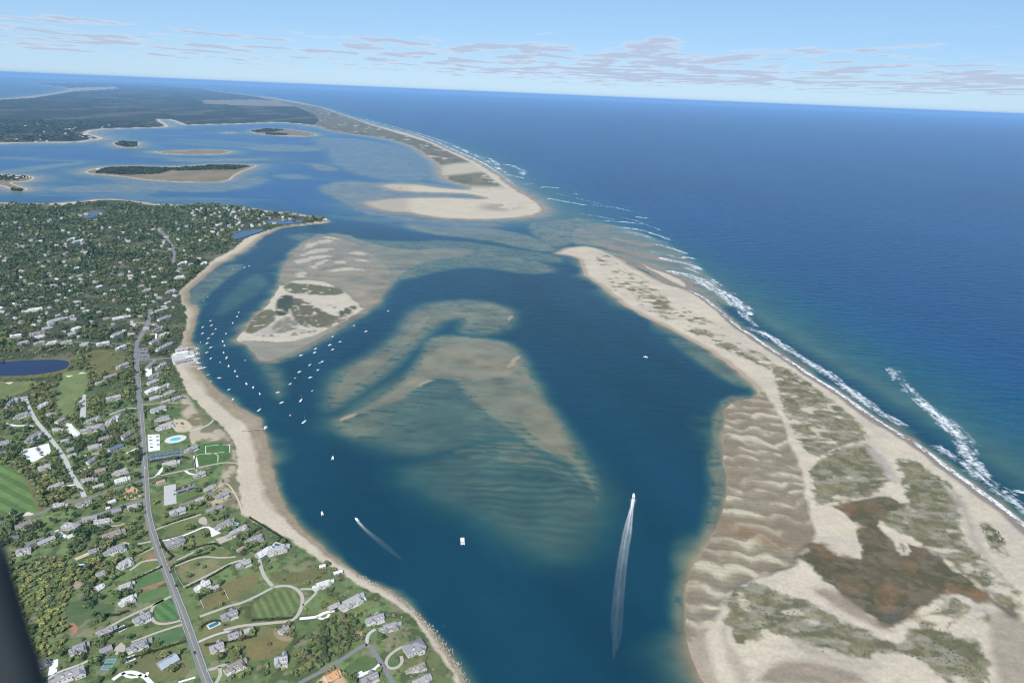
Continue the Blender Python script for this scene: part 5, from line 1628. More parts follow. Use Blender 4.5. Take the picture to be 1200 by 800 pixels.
H = [
    (90, 594, 107, 588, 12, 'cross', 'b', 'brown-grey roofed house with white dormers on the upper side street'),
    (62, 594, 78, 593, 9, 'cape', 'p', 'low pale cottage left of the brown-grey house on the upper side street'),
    (16, 622, 39, 613, 9, 'cape', 'b', 'long brown roofed house under trees near the left edge'),
    (12, 632, 23, 630, 9, 'plain', 'd', 'small dark roofed house with a white front near the left edge'),
    (20, 649, 37, 646, 13, 'cross', 'g', 'grey roofed house above the thicket at the left'),
    (45, 639, 64, 631, 7, 'plain', 'p', 'long narrow pale house on the lower side street'),
    (75, 618, 92, 620, 13, 'hip', 'p', 'pale hip-roofed house with a white drive on the lower side street'),
    (79, 631, 88, 627, 8, 'plain', 'w', 'white garage in front of the pale hip-roofed house'),
    (97, 610, 114, 607, 8, 'plain', 'g', 'grey roof touching the upper side of the lower side street'),
    (109, 615, 131, 611, 9, 'cape', 'p', 'long pale cottage east of the grey roof on the side street'),
    (131, 601, 142, 598, 8, 'plain', 'g', 'small grey house at the corner near the golden building lot'),
    (127, 590, 135, 587, 8, 'plain', 'w', 'small white cottage west of the golden building lot'),
    (124, 597, 129, 595.5, 5, 'shed', 'w', 'tiny white shed beside the lower side street'),
    (119, 633, 143, 624, 12, 'cape', 'b', 'brown-grey roofed house above the dark hedge west of the road'),
    (124, 650, 148, 640, 16, 'ell', 'g', 'large grey L-shaped house west of the road beside a green lawn'),
    (103, 649, 114, 645, 9, 'cape', 'g', 'small grey house at the end of the sandy yard'),
    (112, 676, 124, 671, 9, 'cape', 'g', 'grey house with a white curved terrace west of the road'),
    (138, 666, 155, 656, 17, 'mansion', 'p', 'pale house with a ring terrace west of the road'),
    (-6, 617, 8, 613, 10, 'cape', 'd', 'dark roof cut by the left edge of the picture'),
    (112, 692, 121, 687, 10, 'cape', 'w', 'small white house west of the twin-gabled mansion'),
    (135, 693, 158, 684, 14, 'mansion', 'p', 'rear block of the white twin-gabled mansion'),
    (139, 709, 160, 699, 14, 'mansion', 'w', 'front block of the white twin-gabled mansion'),
    (157, 731, 175, 722, 15, 'cross', 'g', 'grey gabled house tucked beside the half-moon lawn drive'),
    (113, 745, 134, 737, 9, 'cape', 'g', 'grey house with a teal pool on the long straight drive'),
    (117, 765, 131, 759, 9, 'plain', 'g', 'grey garage house west of the tan court'),
    (148, 763, 178, 751, 15, 'mansion', 'g', 'long grey mansion above the blue pool near the bottom edge'),
    (81, 765, 105, 756, 18, 'mansion', 'g', 'big grey shingled house with a white wing near the aircraft frame'),
    (61, 801, 104, 784, 13, 'ell', 'g', 'long grey roofed house crossing the bottom edge of the picture'),
    (42, 786, 56, 777, 13, 'cape', 'd', 'dark slate roof half hidden by the aircraft frame'),
    (148, 597, 162, 593, 9, 'cape', 'p', 'pale house beside the road south of the golden building lot'),
    (199, 604, 217, 598, 11, 'cross', 'p', 'pale shingled house just below the grey car park'),
    (230, 588, 243, 583, 7, 'plain', 'p', 'low pale house along the grey lane behind the beach'),
    (253, 585, 267, 579, 11, 'cross', 'g', 'grey gabled cottage nearest the beach dunes'),
    (242, 601, 260, 595, 6, 'plain', 'g', 'long low grey garage behind the beach dunes'),
    (195, 642, 216, 634, 14, 'hip', 'g', 'square grey house close to the east side of the road'),
    (251, 621, 274, 610, 12, 'mansion', 'g', 'long grey beach house with a small blue pool'),
    (267, 630, 291, 618, 12, 'ell', 'p', 'pale L-shaped house next to the long grey beach house'),
    (278, 646, 286, 642, 7, 'plain', 'r', 'small reddish cottage between the beach houses'),
    (277, 666, 293, 659, 12, 'cross', 'p', 'pale house inside the horseshoe bend of a tan drive'),
    (229, 693, 245, 684, 12, 'cross', 'w', 'white house with fenced gardens near the road bend'),
    (247, 691, 256, 687, 6, 'plain', 'p', 'pale garage behind the house with fenced gardens'),
    (288, 637, 309, 629, 13, 'ell', 'g', 'grey L-shaped house on the grassy bluff'),
    (300, 655, 316, 645, 12, 'cape', 'w', 'white garage wing of the big house with the bluff pool'),
    (313, 650, 339, 641, 15, 'mansion', 'p', 'big pale house with a pool at the edge of the bluff'),
    (366, 690, 391, 682, 13, 'mansion', 'w', 'white-roofed shore house above the small tan loop'),
    (398, 714, 426, 699, 18, 'mansion', 'p', 'large pale shore mansion with a dark pool'),
    (384, 715, 396, 709, 8, 'cape', 'p', 'garage house on the white shell drive'),
    (429, 731, 449, 724, 13, 'cross', 'g', 'rounded west wing of the L-shaped grey shore house'),
    (444, 739, 470, 732, 13, 'mansion', 'g', 'east wing of the L-shaped grey shore house'),
    (475, 766, 496, 757, 17, 'hip', 'g', 'hip-roofed grey shore house by the ring shaped drive'),
    (477, 788, 500, 779, 10, 'ell', 'b', 'brown roofed house with a red terrace by the rock wall'),
    (484, 804, 502, 795, 11, 'cape', 'p', 'pale house under the brown roofed one at the bottom edge'),
    (327, 742, 338, 736, 9, 'cross', 'g', 'small grey cottage on the bare patch south of the oval lawn'),
    (322, 777, 337, 774, 17, 'cross', 'p', 'pale house with white porch alone on the green slope at bottom'),
    (259, 726, 278, 719, 13, 'cross', 'g', 'grey house east of the blue-grey lap pool'),
    (266, 749, 281, 744, 11, 'cape', 'g', 'grey house with dark roof windows at the end of a pale drive'),
    (246, 763, 262, 757, 14, 'cross', 'p', 'cross-shaped pale house east of the lower road'),
    (263, 788, 289, 775, 16, 'mansion', 'b', 'big brown-grey house by the tan loop at the bottom'),
    (187, 783, 207, 771, 12, 'plain', 'm', 'white house with a pale blue metal roof near the bottom edge'),
    (286, 741, 297, 737, 7, 'plain', 'p', 'low pale outbuilding beside a vegetable garden'),
    (380, 799, 396, 790, 12, 'cape', 'o', 'half-built house with an orange plywood roof on bare sand'),
    (423, 801, 442, 792, 12, 'cross', 'g', 'grey house at the bottom edge below the white court'),
    (374, 664, 381, 662, 5, 'shed', 'w', 'white beach hut on the bluff top nearest the point'),
    (391, 671, 401, 668, 5, 'shed', 'w', 'longer white beach hut lower on the bluff'),
    (183, 504, 206, 497, 15, 'mansion', 'p', 'pale beach club house north of the white car park'),
    (182, 494, 200, 489, 10, 'ell', 'g', 'grey house with white gables north of the beach club'),
    (217, 531, 231, 525, 11, 'cross', 'g', 'grey house between the tennis courts and playing field'),
    (189, 548, 208, 543, 10, 'cape', 'p', 'pale house with a white drive south of the tennis courts'),
    (227, 560, 240, 555, 10, 'cross', 'p', 'pale cottage on the crescent drive below the playing field'),
    (184, 567, 193, 564, 8, 'plain', 'r', 'small pinkish house near the road above the grey car park'),
    (238, 577, 251, 571, 9, 'cape', 'p', 'pale cottage at the end of the grey lane by the dunes'),
    (141, 516, 155, 507, 9, 'cape', 'b', 'brown-grey house hidden in trees west of the white car park'),
    (95, 507, 128, 500, 15, 'mansion', 'g', 'long grey hotel front wing with white gables'),
    (122, 501, 141, 488, 14, 'mansion', 'p', 'pale hotel side wing stepping up to the right'),
    (100, 497, 118, 490, 12, 'ell', 'g', 'grey rear block of the hotel'),
    (17, 491, 35, 485, 13, 'ell', 'g', 'grey house at the top of the pale street'),
    (53, 488, 65, 486, 9, 'cape', 'g', 'grey house right of the top of the pale street'),
    (66, 496, 76, 491, 9, 'plain', 'g', 'grey cottage hidden below the fairway end'),
    (30, 519, 50, 508, 17, 'mansion', 'g', 'big grey house above the white car park'),
    (-4, 523, 12, 519, 11, 'cape', 'g', 'grey house at the left edge above the striped field'),
    (-6, 535, 9, 530, 10, 'cape', 'd', 'dark roofed house at the left edge below the grey one'),
    (61, 505, 73, 505, 9, 'cape', 'p', 'pale cottage west of the hotel car park'),
    (72, 519, 81, 516, 9, 'hip', 'p', 'square pale cottage east of the pale street'),
    (78, 530, 88, 526, 9, 'cape', 'g', 'grey cottage between the pale street and a tan yard'),
    (80, 536, 89, 533, 8, 'plain', 'p', 'pale cottage just below the grey one on the pale street'),
    (102, 527, 117, 523, 9, 'cape', 'p', 'pale cottage with trees in front south of the hotel'),
    (115, 517, 129, 513, 9, 'cape', 'b', 'brown-grey cottage just south of the hotel'),
    (128, 529, 143, 523, 9, 'plain', 'n', 'navy roofed house at the end of the tan drive'),
    (101, 545, 112, 538, 9, 'cape', 'g', 'grey house with a steep roof and white yard'),
    (45, 551, 59, 547, 11, 'cross', 'p', 'pale gabled house near the striped field'),
    (94, 566, 112, 563, 10, 'cape', 'g', 'grey house at the east side of the street end'),
    (107, 556, 123, 551, 9, 'plain', 'b', 'long brown-grey house among trees north of the street end'),
    (109, 573, 121, 569, 8, 'plain', 'p', 'pale cottage on the upper side street near its middle'),
    (56, 575, 72, 568, 8, 'cape', 'p', 'pale house with a white drive beside the striped field'),
    (132, 557, 151, 551, 11, 'ell', 'p', 'pale house west of the road level with the tennis courts'),
    (133, 567, 150, 562, 10, 'cape', 'w', 'white house north of the golden building lot'),
    (148, 577, 157, 575, 8, 'plain', 'o', 'unfinished timber house on the golden building lot'),
    (8, 478, 20, 468, 12, 'ell', 'g', 'left wing of the grey flats below the pond'),
    (17, 470, 35, 467, 10, 'ell', 'g', 'right wing of the grey flats below the pond'),
    (44, 480, 55, 474, 10, 'cape', 'w', 'white roofed house at the top of the pale street'),
    (137, 433, 150, 428, 11, 'cross', 'p', 'pale gabled house on the green west of the shore road'),
    (136, 411, 147, 407, 11, 'cross', 'w', 'white house at the corner of the lane and shore road'),
    (122, 444, 136, 440, 9, 'plain', 'g', 'grey blue roofed house in trees right of the fairway'),
    (112, 451, 124, 448, 9, 'plain', 'g', 'second grey blue roofed house in trees right of the fairway'),
    (125, 470, 141, 466, 11, 'cross', 'p', 'pale gabled house in woods above the hotel'),
    (92, 474, 97, 470, 7, 'plain', 'w', 'white hut on the car park strip by the fairway'),
    (177, 484, 194, 479, 12, 'cross', 'p', 'pale house standing alone on the square lawn'),
    (182, 413, 199, 404, 9, 'cape', 'p', 'long pale roof slanting beside the fish pier road'),
    (175, 404, 187, 399, 9, 'cape', 'g', 'grey roof at the north corner of the fish pier road'),
    (180, 389, 192, 384, 10, 'ell', 'g', 'grey gabled house north of the fish pier above a lawn'),
    (184, 377, 198, 372, 9, 'cape', 'g', 'grey roofed house near the north end of the road'),
    (186, 396, 196, 392, 8, 'cape', 'w', 'white roof north of the fish pier lawn'),
    (182, 366, 196, 362, 9, 'plain', 'p', 'pale roof beyond the north end of the shore road'),
    (172, 433, 181, 424, 9, 'plain', 'g', 'grey roof just south of the fish pier road'),
    (183, 434, 194, 428, 11, 'cross', 'p', 'pale gabled house above the bluff beside the fish pier'),
    (174, 444, 189, 438, 11, 'mansion', 'g', 'grey roofed house below the white yard'),
    (172, 452, 184, 447, 9, 'cape', 'p', 'pale roof in the middle of the row by the shore road'),
    (187, 457, 199, 451, 10, 'ell', 'p', 'pale gabled house on the bluff south of the fish pier'),
    (171, 463, 187, 456, 13, 'hip', 'w', 'bright white flat roofed house by the shore road'),
    (174, 470, 188, 466, 9, 'cape', 'p', 'pale roof under the bright white house'),
    (191, 465, 203, 460, 9, 'cape', 'p', 'pale cottage seaward of the bright white house'),
    (201, 470, 212, 466, 9, 'cape', 'g', 'grey cottage at the bluff edge above the square lawn'),
    (189, 473, 199, 470, 7, 'plain', 'p', 'small pale cottage at the top of the square lawn'),
]
for q in H:
    house(*q)
ROW = [(12, 396, 25, 394), (21, 404, 35, 401), (40, 405, 52, 402), (55, 404, 68, 401), (72, 404, 84, 401), (94, 405, 106, 403), (113, 406, 128, 403)]
ORD = ['leftmost', 'second', 'third', 'fourth', 'fifth', 'sixth', 'seventh']
for i, q in enumerate(ROW):
    house(*q, 11, 'ell' if i % 2 else 'cross', 'p' if i % 3 else 'w', ('%s house from the left in the row facing the blue pond' % ORD[i]) if i else 'leftmost house in the row facing the blue pond', 'houses in the row facing the pond')
BACK = [(33, 394, 50, 391), (40, 398, 52, 395), (79, 394, 90, 391), (130, 396, 143, 391), (130, 376, 150, 372), (84, 388, 93, 385), (54, 380, 76, 374), (48, 388, 60, 385)]
BL = ['long brown-grey roof behind the third house of the pond row', 'white roof tight behind the pond row', 'pale roof north of the lane beside a sandy track', 'pale gabled house north of the lane near the shore road',
      'broad bright white roof in trees north of the lane', 'small white roof in trees above the pond row', 'long pale roof slanting through the trees above the pond', 'pale roof left of the sandy track above the pond row']
for q, lab, tn in zip(BACK, BL, 'bwppwwpp'):
    house(*q, 11, 'cape', tn, lab)
for (x1, y1, x2, y2, tn, lab) in [(31, 366, 52, 363, 'w', 'long bright white roof far up the wooded slope'), (79, 283, 88, 280, 'w', 'largest white building in the far woods'), (84, 286, 99, 282, 'w', 'white wing beside the largest far woods building'),
                                 (205, 327, 217, 325, 'w', 'bright white round-ended roof above the curved beach'), (209, 311, 220, 308, 'w', 'white roof near the far bend of road'), (236, 310, 241, 308, 'w', 'white house right at the top of the beach'),
                                 (195, 344, 206, 341, 'p', 'pale house just inland of the narrow beach corner'), (168, 342, 178, 340, 'p', 'pale houses clustered above the shore road end'),
                                 (382, 257.5, 379, 256.5, 'w', 'white house at the very tip of the wooded point')]:
    house(min(x1, x2), y1, max(x1, x2), y2, 14, 'ell', tn, lab, None, False)

# houses further up the wooded slope, as the photo shows them: pale roofs between the trees
ZONES = [
    ([(-60, 318), (120, 318), (128, 396), (-60, 394)], 88, 'in the trees on the slope above the pond'),
    ([(120, 330), (205, 335), (206, 372), (150, 396), (122, 396)], 26, 'in the trees near the north end of the shore road'),
    ([(125, 262), (245, 262), (232, 310), (205, 334), (125, 330)], 52, 'in the woods inland of the curved beach'),
    ([(225, 243), (300, 246), (352, 254), (310, 266), (268, 272), (240, 286), (225, 262)], 66, 'on the built-up wooded point'),
    ([(-80, 250), (125, 250), (125, 318), (-80, 318)], 62, 'in the deep woods below the far bay'),
]
TW = {'g': 'grey roofed house', 'p': 'pale roofed house', 'w': 'white roofed house', 'b': 'brown roofed house'}
cand = []
for poly, n, lab in ZONES:
    pp = np.array(poly, float)
    k = 0
    while k < n:
        px, py = RNG.uniform(pp[:, 0].min(), pp[:, 0].max()), RNG.uniform(pp[:, 1].min(), pp[:, 1].max())
        if not in_poly_px(poly, np.array([px]), np.array([py]))[0]:
            continue
        w = P(px, py, 5.0)
        if any((w[0] - a) ** 2 + (w[1] - b) ** 2 < 26 ** 2 for a, b in HOUSES) or any((w[0] - q[0]) ** 2 + (w[1] - q[1]) ** 2 < 26 ** 2 for q in cand):
            k += 0.02
            continue
        cand.append((w[0], w[1], lab, 'gpwpggpb'[int(RNG.integers(8))], R(float(RNG.uniform(-75, 75)))))
        k += 1
cand.sort(key=lambda q: q[0] ** 2 + q[1] ** 2)
room = 298 - len([h for h in HOUSES])
far_v, far_f, far_c, off = [], [], [], 0
for i, (x, y, lab, tn, rz) in enumerate(cand):
    L, W = float(RNG.uniform(9, 19)), float(RNG.uniform(7, 11))
    e = np.array([math.cos(rz), math.sin(rz)]) * L / 2
    if i < room:
        pa, pb_ = pix(x - e[0], y - e[1], 5.0), pix(x + e[0], y + e[1], 5.0)
        house(float(pa[0]), float(pa[1]), float(pb_[0]), float(pb_[1]), W, ['cape', 'ell', 'plain', 'cross'][i % 4], tn, TW[tn] + ' ' + lab, TW[tn] + 's ' + lab, False)
    else:
        far_v.append((x, y, L, W, rz, tn))


def far_houses(rows, name, label):
    V, F, C_ = [], [], []
    b = 0
    for x, y, L, W, rz, tn in rows:
        z = float(ground_z(x, y)[0])
        c, s = math.cos(rz), math.sin(rz)
        hh, rr = 5.0, 3.6
        loc = [(-L / 2, -W / 2, -1), (L / 2, -W / 2, -1), (L / 2, W / 2, -1), (-L / 2, W / 2, -1), (-L / 2, -W / 2, hh), (L / 2, -W / 2, hh), (L / 2, W / 2, hh), (-L / 2, W / 2, hh)]
        rf = [(-L / 2 - .5, -W / 2 - .5, hh - .2), (L / 2 + .5, -W / 2 - .5, hh - .2), (L / 2 + .5, 0, hh + rr), (-L / 2 - .5, 0, hh + rr), (-L / 2 - .5, W / 2 + .5, hh - .2), (L / 2 + .5, W / 2 + .5, hh - .2)]
        for p in loc + rf:
            V.append((x + p[0] * c - p[1] * s, y + p[0] * s + p[1] * c, z + p[2]))
        F += [(b, b + 1, b + 5, b + 4), (b + 1, b + 2, b + 6, b + 5), (b + 2, b + 3, b + 7, b + 6), (b + 3, b, b + 4, b + 7), (b + 8, b + 9, b + 10, b + 11), (b + 11, b + 10, b + 13, b + 12)]
        C_ += [(0.5, 0.49, 0.47)] * 8 + [TONE[tn]] * 6
        b += 14
        px, py = pix(x, y, z)
        occupy(px, py, 1.6)
    if rows:
        o = link(name, mesh_np(name, V, F, np.array(C_)), MAT['leaf'])
        tag(o, label, 'houses', kind='stuff')


far_houses(far_v, 'distant_houses', 'many small pale houses in the furthest woods of the point')

# ------------------------------------------------------------------ trees
def crown_template(nq, seed, conifer=False, size=0.2):
    g = np.random.default_rng(seed)
    lobes = []
    for i in range(9):
        if conifer:
            t = i / 8
            r = 0.40 * (1 - t) + 0.06
            lobes.append((np.array([g.normal(0, 0.05), g.normal(0, 0.05), 0.16 + 0.78 * t]), r))
        else:
            a, rr = g.uniform(0, 2 * math.pi), g.uniform(0.10, 0.30)
            lobes.append((np.array([rr * math.cos(a), rr * math.sin(a), g.uniform(0.36, 0.76)]), g.uniform(0.16, 0.27)))
    V, Cc = [], []
    for i in range(nq):
        c, r = lobes[int(g.integers(len(lobes)))]
        d = g.normal(size=3)
        d /= np.linalg.norm(d)
        if d[2] < -0.4:
            d[2] *= -1
        p = c + d * r * g.uniform(0.75, 1.08)
        nrm = d + g.normal(size=3) * 0.45
        nrm /= np.linalg.norm(nrm)
        u = np.cross(nrm, g.normal(size=3))
        u /= np.linalg.norm(u)
        v = np.cross(nrm, u)
        s = size * g.uniform(0.55, 1.1)
        sh = g.uniform(0.7, 1.3)
        for du, dv in ((-1, -0.7), (0.8, -1), (1, 0.8), (-0.7, 1)):
            V.append(p + (u * du + v * dv) * s * 0.5)
            Cc.append(sh)
    return np.array(V), np.array(Cc)


def trunk_mesh():
    t = MB()
    t.tube((0, 0, -0.03), (0.01, 0, 0.36), 0.030, 0.020, 7)
    t.tube((0.01, 0, 0.36), (0.03, 0.02, 0.62), 0.020, 0.008, 6)
    for k in range(5):
        a = 2.4 * k
        t.tube((0.008, 0, 0.26 + 0.05 * k), (0.2 * math.cos(a), 0.2 * math.sin(a), 0.46 + 0.05 * k), 0.012, 0.004, 5)
    return t.mesh('trunk')


# zones of planting in photo pixels: outline, density, palette (dark, mixed, thicket, shrub)
DARK, MIX, THICK, SHRUB = 0, 1, 2, 3
TZ = [
    ([(-150, 236), (400, 240), (400, 400), (220, 420), (-150, 420)], 0.93, DARK),
    ([(-150, 405), (165, 405), (168, 600), (-150, 610)], 0.50, MIX),
    ([(-150, 395), (60, 396), (70, 420), (-150, 424)], 0.35, MIX),
    ([(84, 436), (160, 410), (160, 480), (104, 490), (100, 450)], 0.60, MIX),
    ([(30, 443), (70, 440), (66, 466), (73, 492), (40, 470), (25, 462)], 0.75, MIX),
    ([(80, 500), (165, 500), (165, 560), (100, 575), (60, 560)], 0.58, DARK),
    ([(165, 425), (213, 425), (214, 474), (168, 474)], 0.34, MIX),
    ([(195, 425), (208, 430), (214, 455), (212, 470), (200, 460)], 0.7, SHRUB),
    ([(176, 340), (212, 338), (218, 372), (208, 412), (196, 416), (196, 370)], 0.85, SHRUB),
    ([(-150, 600), (100, 595), (95, 622), (40, 640), (-150, 650)], 0.70, DARK),
    ([(78, 640), (95, 622), (120, 620), (140, 636), (120, 636), (112, 642), (92, 650), (80, 652)], 0.96, DARK),
    ([(-150, 650), (30, 652), (78, 650), (95, 655), (86, 690), (74, 712), (78, 735), (78, 755), (60, 772), (40, 780), (-150, 800)], 0.97, THICK),
    ([(96, 684), (110, 680), (108, 708), (98, 712)], 0.8, DARK),
    ([(104, 700), (120, 698), (122, 726), (108, 735), (100, 722)], 0.4, MIX),
    ([(385, 724), (408, 720), (424, 728), (428, 750), (405, 766), (380, 780), (352, 776), (345, 762), (372, 740)], 0.95, DARK),
    ([(340, 745), (372, 742), (352, 778), (320, 790), (300, 800), (300, 786), (330, 770)], 0.40, THICK),
    ([(340, 790), (352, 776), (380, 782), (350, 800)], 0.7, MIX),
    ([(388, 700), (355, 712), (352, 720), (380, 716), (400, 700)], 0.22, THICK),
    ([(300, 660), (345, 655), (385, 672), (345, 690), (320, 685)], 0.10, SHRUB),
    ([(345, 650), (390, 672), (395, 678), (360, 664)], 0.35, SHRUB),
    ([(104, 655), (126, 662), (140, 672), (126, 690), (104, 684), (86, 678), (90, 668)], 0.40, MIX),
    ([(168, 600), (168, 660), (120, 680), (100, 650), (120, 630), (130, 605)], 0.30, MIX),
    ([(100, 760), (120, 750), (150, 765), (180, 780), (160, 784), (110, 800)], 0.25, MIX),
    ([(240, 735), (300, 735), (330, 760), (300, 800), (240, 800)], 0.07, MIX),
    ([(176, 585), (300, 600), (340, 650), (250, 720), (215, 700), (180, 620)], 0.055, MIX),
    ([(243, 560), (262, 556), (276, 575), (284, 604), (262, 600), (245, 590)], 0.18, SHRUB),
    ([(470, 740), (500, 750), (540, 800), (450, 800), (460, 750)], 0.05, SHRUB),
    ([(400, 690), (470, 715), (490, 745), (440, 740), (410, 715)], 0.06, SHRUB),
    ([(106, 405), (150, 410), (140, 440), (104, 434)], 0.10, SHRUB),
    ([(-60, 441), (60, 438), (66, 446), (-60, 447)], 0.3, SHRUB),
    ([(-60, 412), (90, 412), (92, 420), (-60, 424)], 0.4, SHRUB),
]
dens = np.zeros(OCC.shape, np.float32)
pal = np.full(OCC.shape, MIX, np.int8)
XX, YY = np.meshgrid(np.arange(OCC.shape[1]) - OX, np.arange(OCC.shape[0]) - OY)
for poly, dv, pv_ in TZ:
    ins = in_poly_px(poly, XX, YY)
    dens[ins] = dv
    pal[ins] = pv_
PALC = {DARK: np.array([[0.022, 0.040, 0.017], [0.030, 0.050, 0.020], [0.040, 0.060, 0.024], [0.052, 0.070, 0.026], [0.060, 0.066, 0.030]]),
        MIX: np.array([[0.030, 0.050, 0.020], [0.046, 0.070, 0.025], [0.062, 0.085, 0.030], [0.085, 0.095, 0.034], [0.085, 0.082, 0.038]]),
        THICK: np.array([[0.062, 0.082, 0.026], [0.085, 0.100, 0.030], [0.105, 0.110, 0.034], [0.048, 0.068, 0.026], [0.095, 0.100, 0.036]]),
        SHRUB: np.array([[0.050, 0.066, 0.028], [0.070, 0.082, 0.034], [0.090, 0.092, 0.042], [0.040, 0.054, 0.024], [0.092, 0.098, 0.046]])}
tx, ty, EXTRA = [], [], []
for d0, d1, sp in ((430, 1000, 6.2), (1000, 1700, 7.2), (1700, 2600, 9.0), (2600, 4300, 12.0)):
    gx, gy = np.meshgrid(np.arange(-0.95 * d1, 0.1 * d1, sp), np.arange(d0 * 0.7, d1, sp))
    gx = gx.ravel() + RNG.uniform(-0.48, 0.48, gx.size) * sp
    gy = gy.ravel() + RNG.uniform(-0.48, 0.48, gy.size) * sp
    dd = np.hypot(gx, gy)
    k = (dd >= d0) & (dd < d1)
    gx, gy = gx[k], gy[k]
    px, py = pix(gx, gy, 5.0)
    k = (px > -OX + 2) & (px < 520) & (py > 236) & (py < OCC.shape[0] - OY - 2)
    gx, gy, px, py = gx[k], gy[k], px[k], py[k]
    ii, jj = (py + OY).astype(int), (px + OX).astype(int)
    clump = fbm(gx / 45.0, gy / 45.0, 3, 201)
    gap_ = sstep(0.31, 0.45, fbm(gx / 60.0, gy / 60.0, 3, 203))
    dn = dens[ii, jj]
    k = (RNG.random(len(gx)) < dn * np.where(dn < 0.85, sstep(0.22, 0.56, clump) * 1.95, np.where(pal[ii, jj] == DARK, gap_, 1.0))) & ~OCC[ii, jj]
    tx.append(gx[k])
    ty.append(gy[k])
# garden trees and shrubs close round the nearer houses
for (hx, hy), (hl, hw_) in zip(HOUSES, HSIZE):
    if math.hypot(hx, hy) < 1900:
        nsh = int(7 + 0.35 * hl)
        a = RNG.uniform(0, 6.28, nsh)
        rr_ = (0.5 * hl * RNG.uniform(0.95, 1.7, nsh)) + 2.0
        x_, y_ = hx + rr_ * np.cos(a), hy + rr_ * np.sin(a) * 0.85
        px, py = pix(x_, y_, 5.0)
        ii, jj = np.clip((py + OY).astype(int), 0, OCC.shape[0] - 1), np.clip((px + OX).astype(int), 0, OCC.shape[1] - 1)
        k = ~OCC_ROAD[ii, jj] & ~OCC[np.clip(ii + 0, 0, OCC.shape[0] - 1), jj]
        tx.append(x_[k])
        ty.append(y_[k])
        EXTRA.append(int(k.sum()))
n_extra = sum(EXTRA)
tx, ty = np.concatenate(tx), np.concatenate(ty)
isx = np.zeros(len(tx), bool)
isx[len(tx) - n_extra:] = True
hz_, _mid, _S, _d = terrain(tx, ty)
k = (_S['veg'] > 3) & (_mid == 0)
tx, ty, tz, isx = tx[k], ty[k], hz_[k], isx[k]
px, py = pix(tx, ty, tz)
tp = pal[np.clip((py + OY).astype(int), 0, OCC.shape[0] - 1), np.clip((px + OX).astype(int), 0, OCC.shape[1] - 1)]
tp = np.where(isx & (RNG.random(len(tp)) < 0.62), SHRUB, tp)
tn_ = len(tx)
td = np.hypot(tx, ty)
base_r = np.where(tp == SHRUB, RNG.uniform(1.3, 2.8, tn_), np.where(tp == THICK, RNG.uniform(2.2, 4.4, tn_), RNG.uniform(2.8, 5.2, tn_)))
base_r = base_r * (1 + 0.25 * sstep(1500, 3500, td))
big_ = RNG.random(tn_)
base_r = base_r * np.where(big_ > 0.86, 1.45, np.where(big_ < 0.3, 0.72, 1.0))
base_h = base_r * RNG.uniform(1.4, 2.1, tn_)
base_h = np.where(tp == SHRUB, base_r * 1.2, np.where(tp == THICK, base_r * 1.15, base_h))
rot = RNG.uniform(0, 2 * math.pi, tn_)
ci = RNG.integers(0, 5, tn_)
grove = fbm(tx / 70.0, ty / 70.0, 3, 211)
ci = np.clip((ci * 0.5 + grove * 5.2 - 1.2), 0, 4).astype(int)
tcol = np.zeros((tn_, 3))
for p_ in range(4):
    kk = tp == p_
    tcol[kk] = PALC[p_][ci[kk]]
tcol *= RNG.uniform(1.6, 2.9, tn_)[:, None] * np.array([1.06, 1.0, 1.05])
order = np.argsort(np.hypot(td, CAM_H) / np.maximum(base_r, 1.0))
near, rest = order[:290], order[290:]
print('trees', tn_, 'near limit', td[near].max())

leafo_m, ln_, ll_, lb_ = new_mat('tree_leaves')
oi_ = ln_.new('ShaderNodeObjectInfo')
at_ = ln_.new('ShaderNodeAttribute')
at_.attribute_name = 'Col'
mu_ = ln_.new('ShaderNodeVectorMath')
mu_.operation = 'MULTIPLY'
ll_.new(oi_.outputs['Color'], mu_.inputs[0])
ll_.new(at_.outputs['Color'], mu_.inputs[1])
ll_.new(mu_.outputs[0], lb_.inputs['Base Color'])
lb_.inputs['Roughness'].default_value = 0.75
lb_.inputs['Specular IOR Level'].default_value = 0.2
CROWNS = []
for s in range(8):
    V, c = crown_template(330, 300 + s, s >= 6, 0.15)
    me = mesh_np('crown', V, np.arange(len(V)).reshape(-1, 4), np.repeat(c[:, None], 3, 1))
    me.materials.append(leafo_m)
    CROWNS.append(me)
TRUNK = trunk_mesh()
TRUNK.materials.append(MAT['bark'])


def where_words(px, py):
    for poly, w in (([(-150, 640), (100, 640), (100, 690), (80, 780), (-150, 830)], 'in the thicket beside the aircraft frame'),
                    ([(340, 715), (432, 715), (432, 770), (340, 785)], 'in the wood beside the forked grey road'),
                    ([(280, 735), (372, 735), (360, 830), (280, 830)], 'on the rough slope near the building site'),
                    ([(96, 660), (126, 660), (126, 740), (92, 740)], 'round the garden of the twin-gabled mansion'),
                    ([(430, 700), (560, 700), (560, 830), (430, 830)], 'on the shore lots above the rock wall')):
        if in_poly_px(poly, np.array([px]), np.array([py]))[0]:
            return w
    edge = np.interp(py, [480, 560, 612, 662, 718, 770, 812], [164, 170, 174, 191, 213, 231, 248])
    return 'among the houses east of the shore road' if px > edge else 'among the houses west of the shore road'


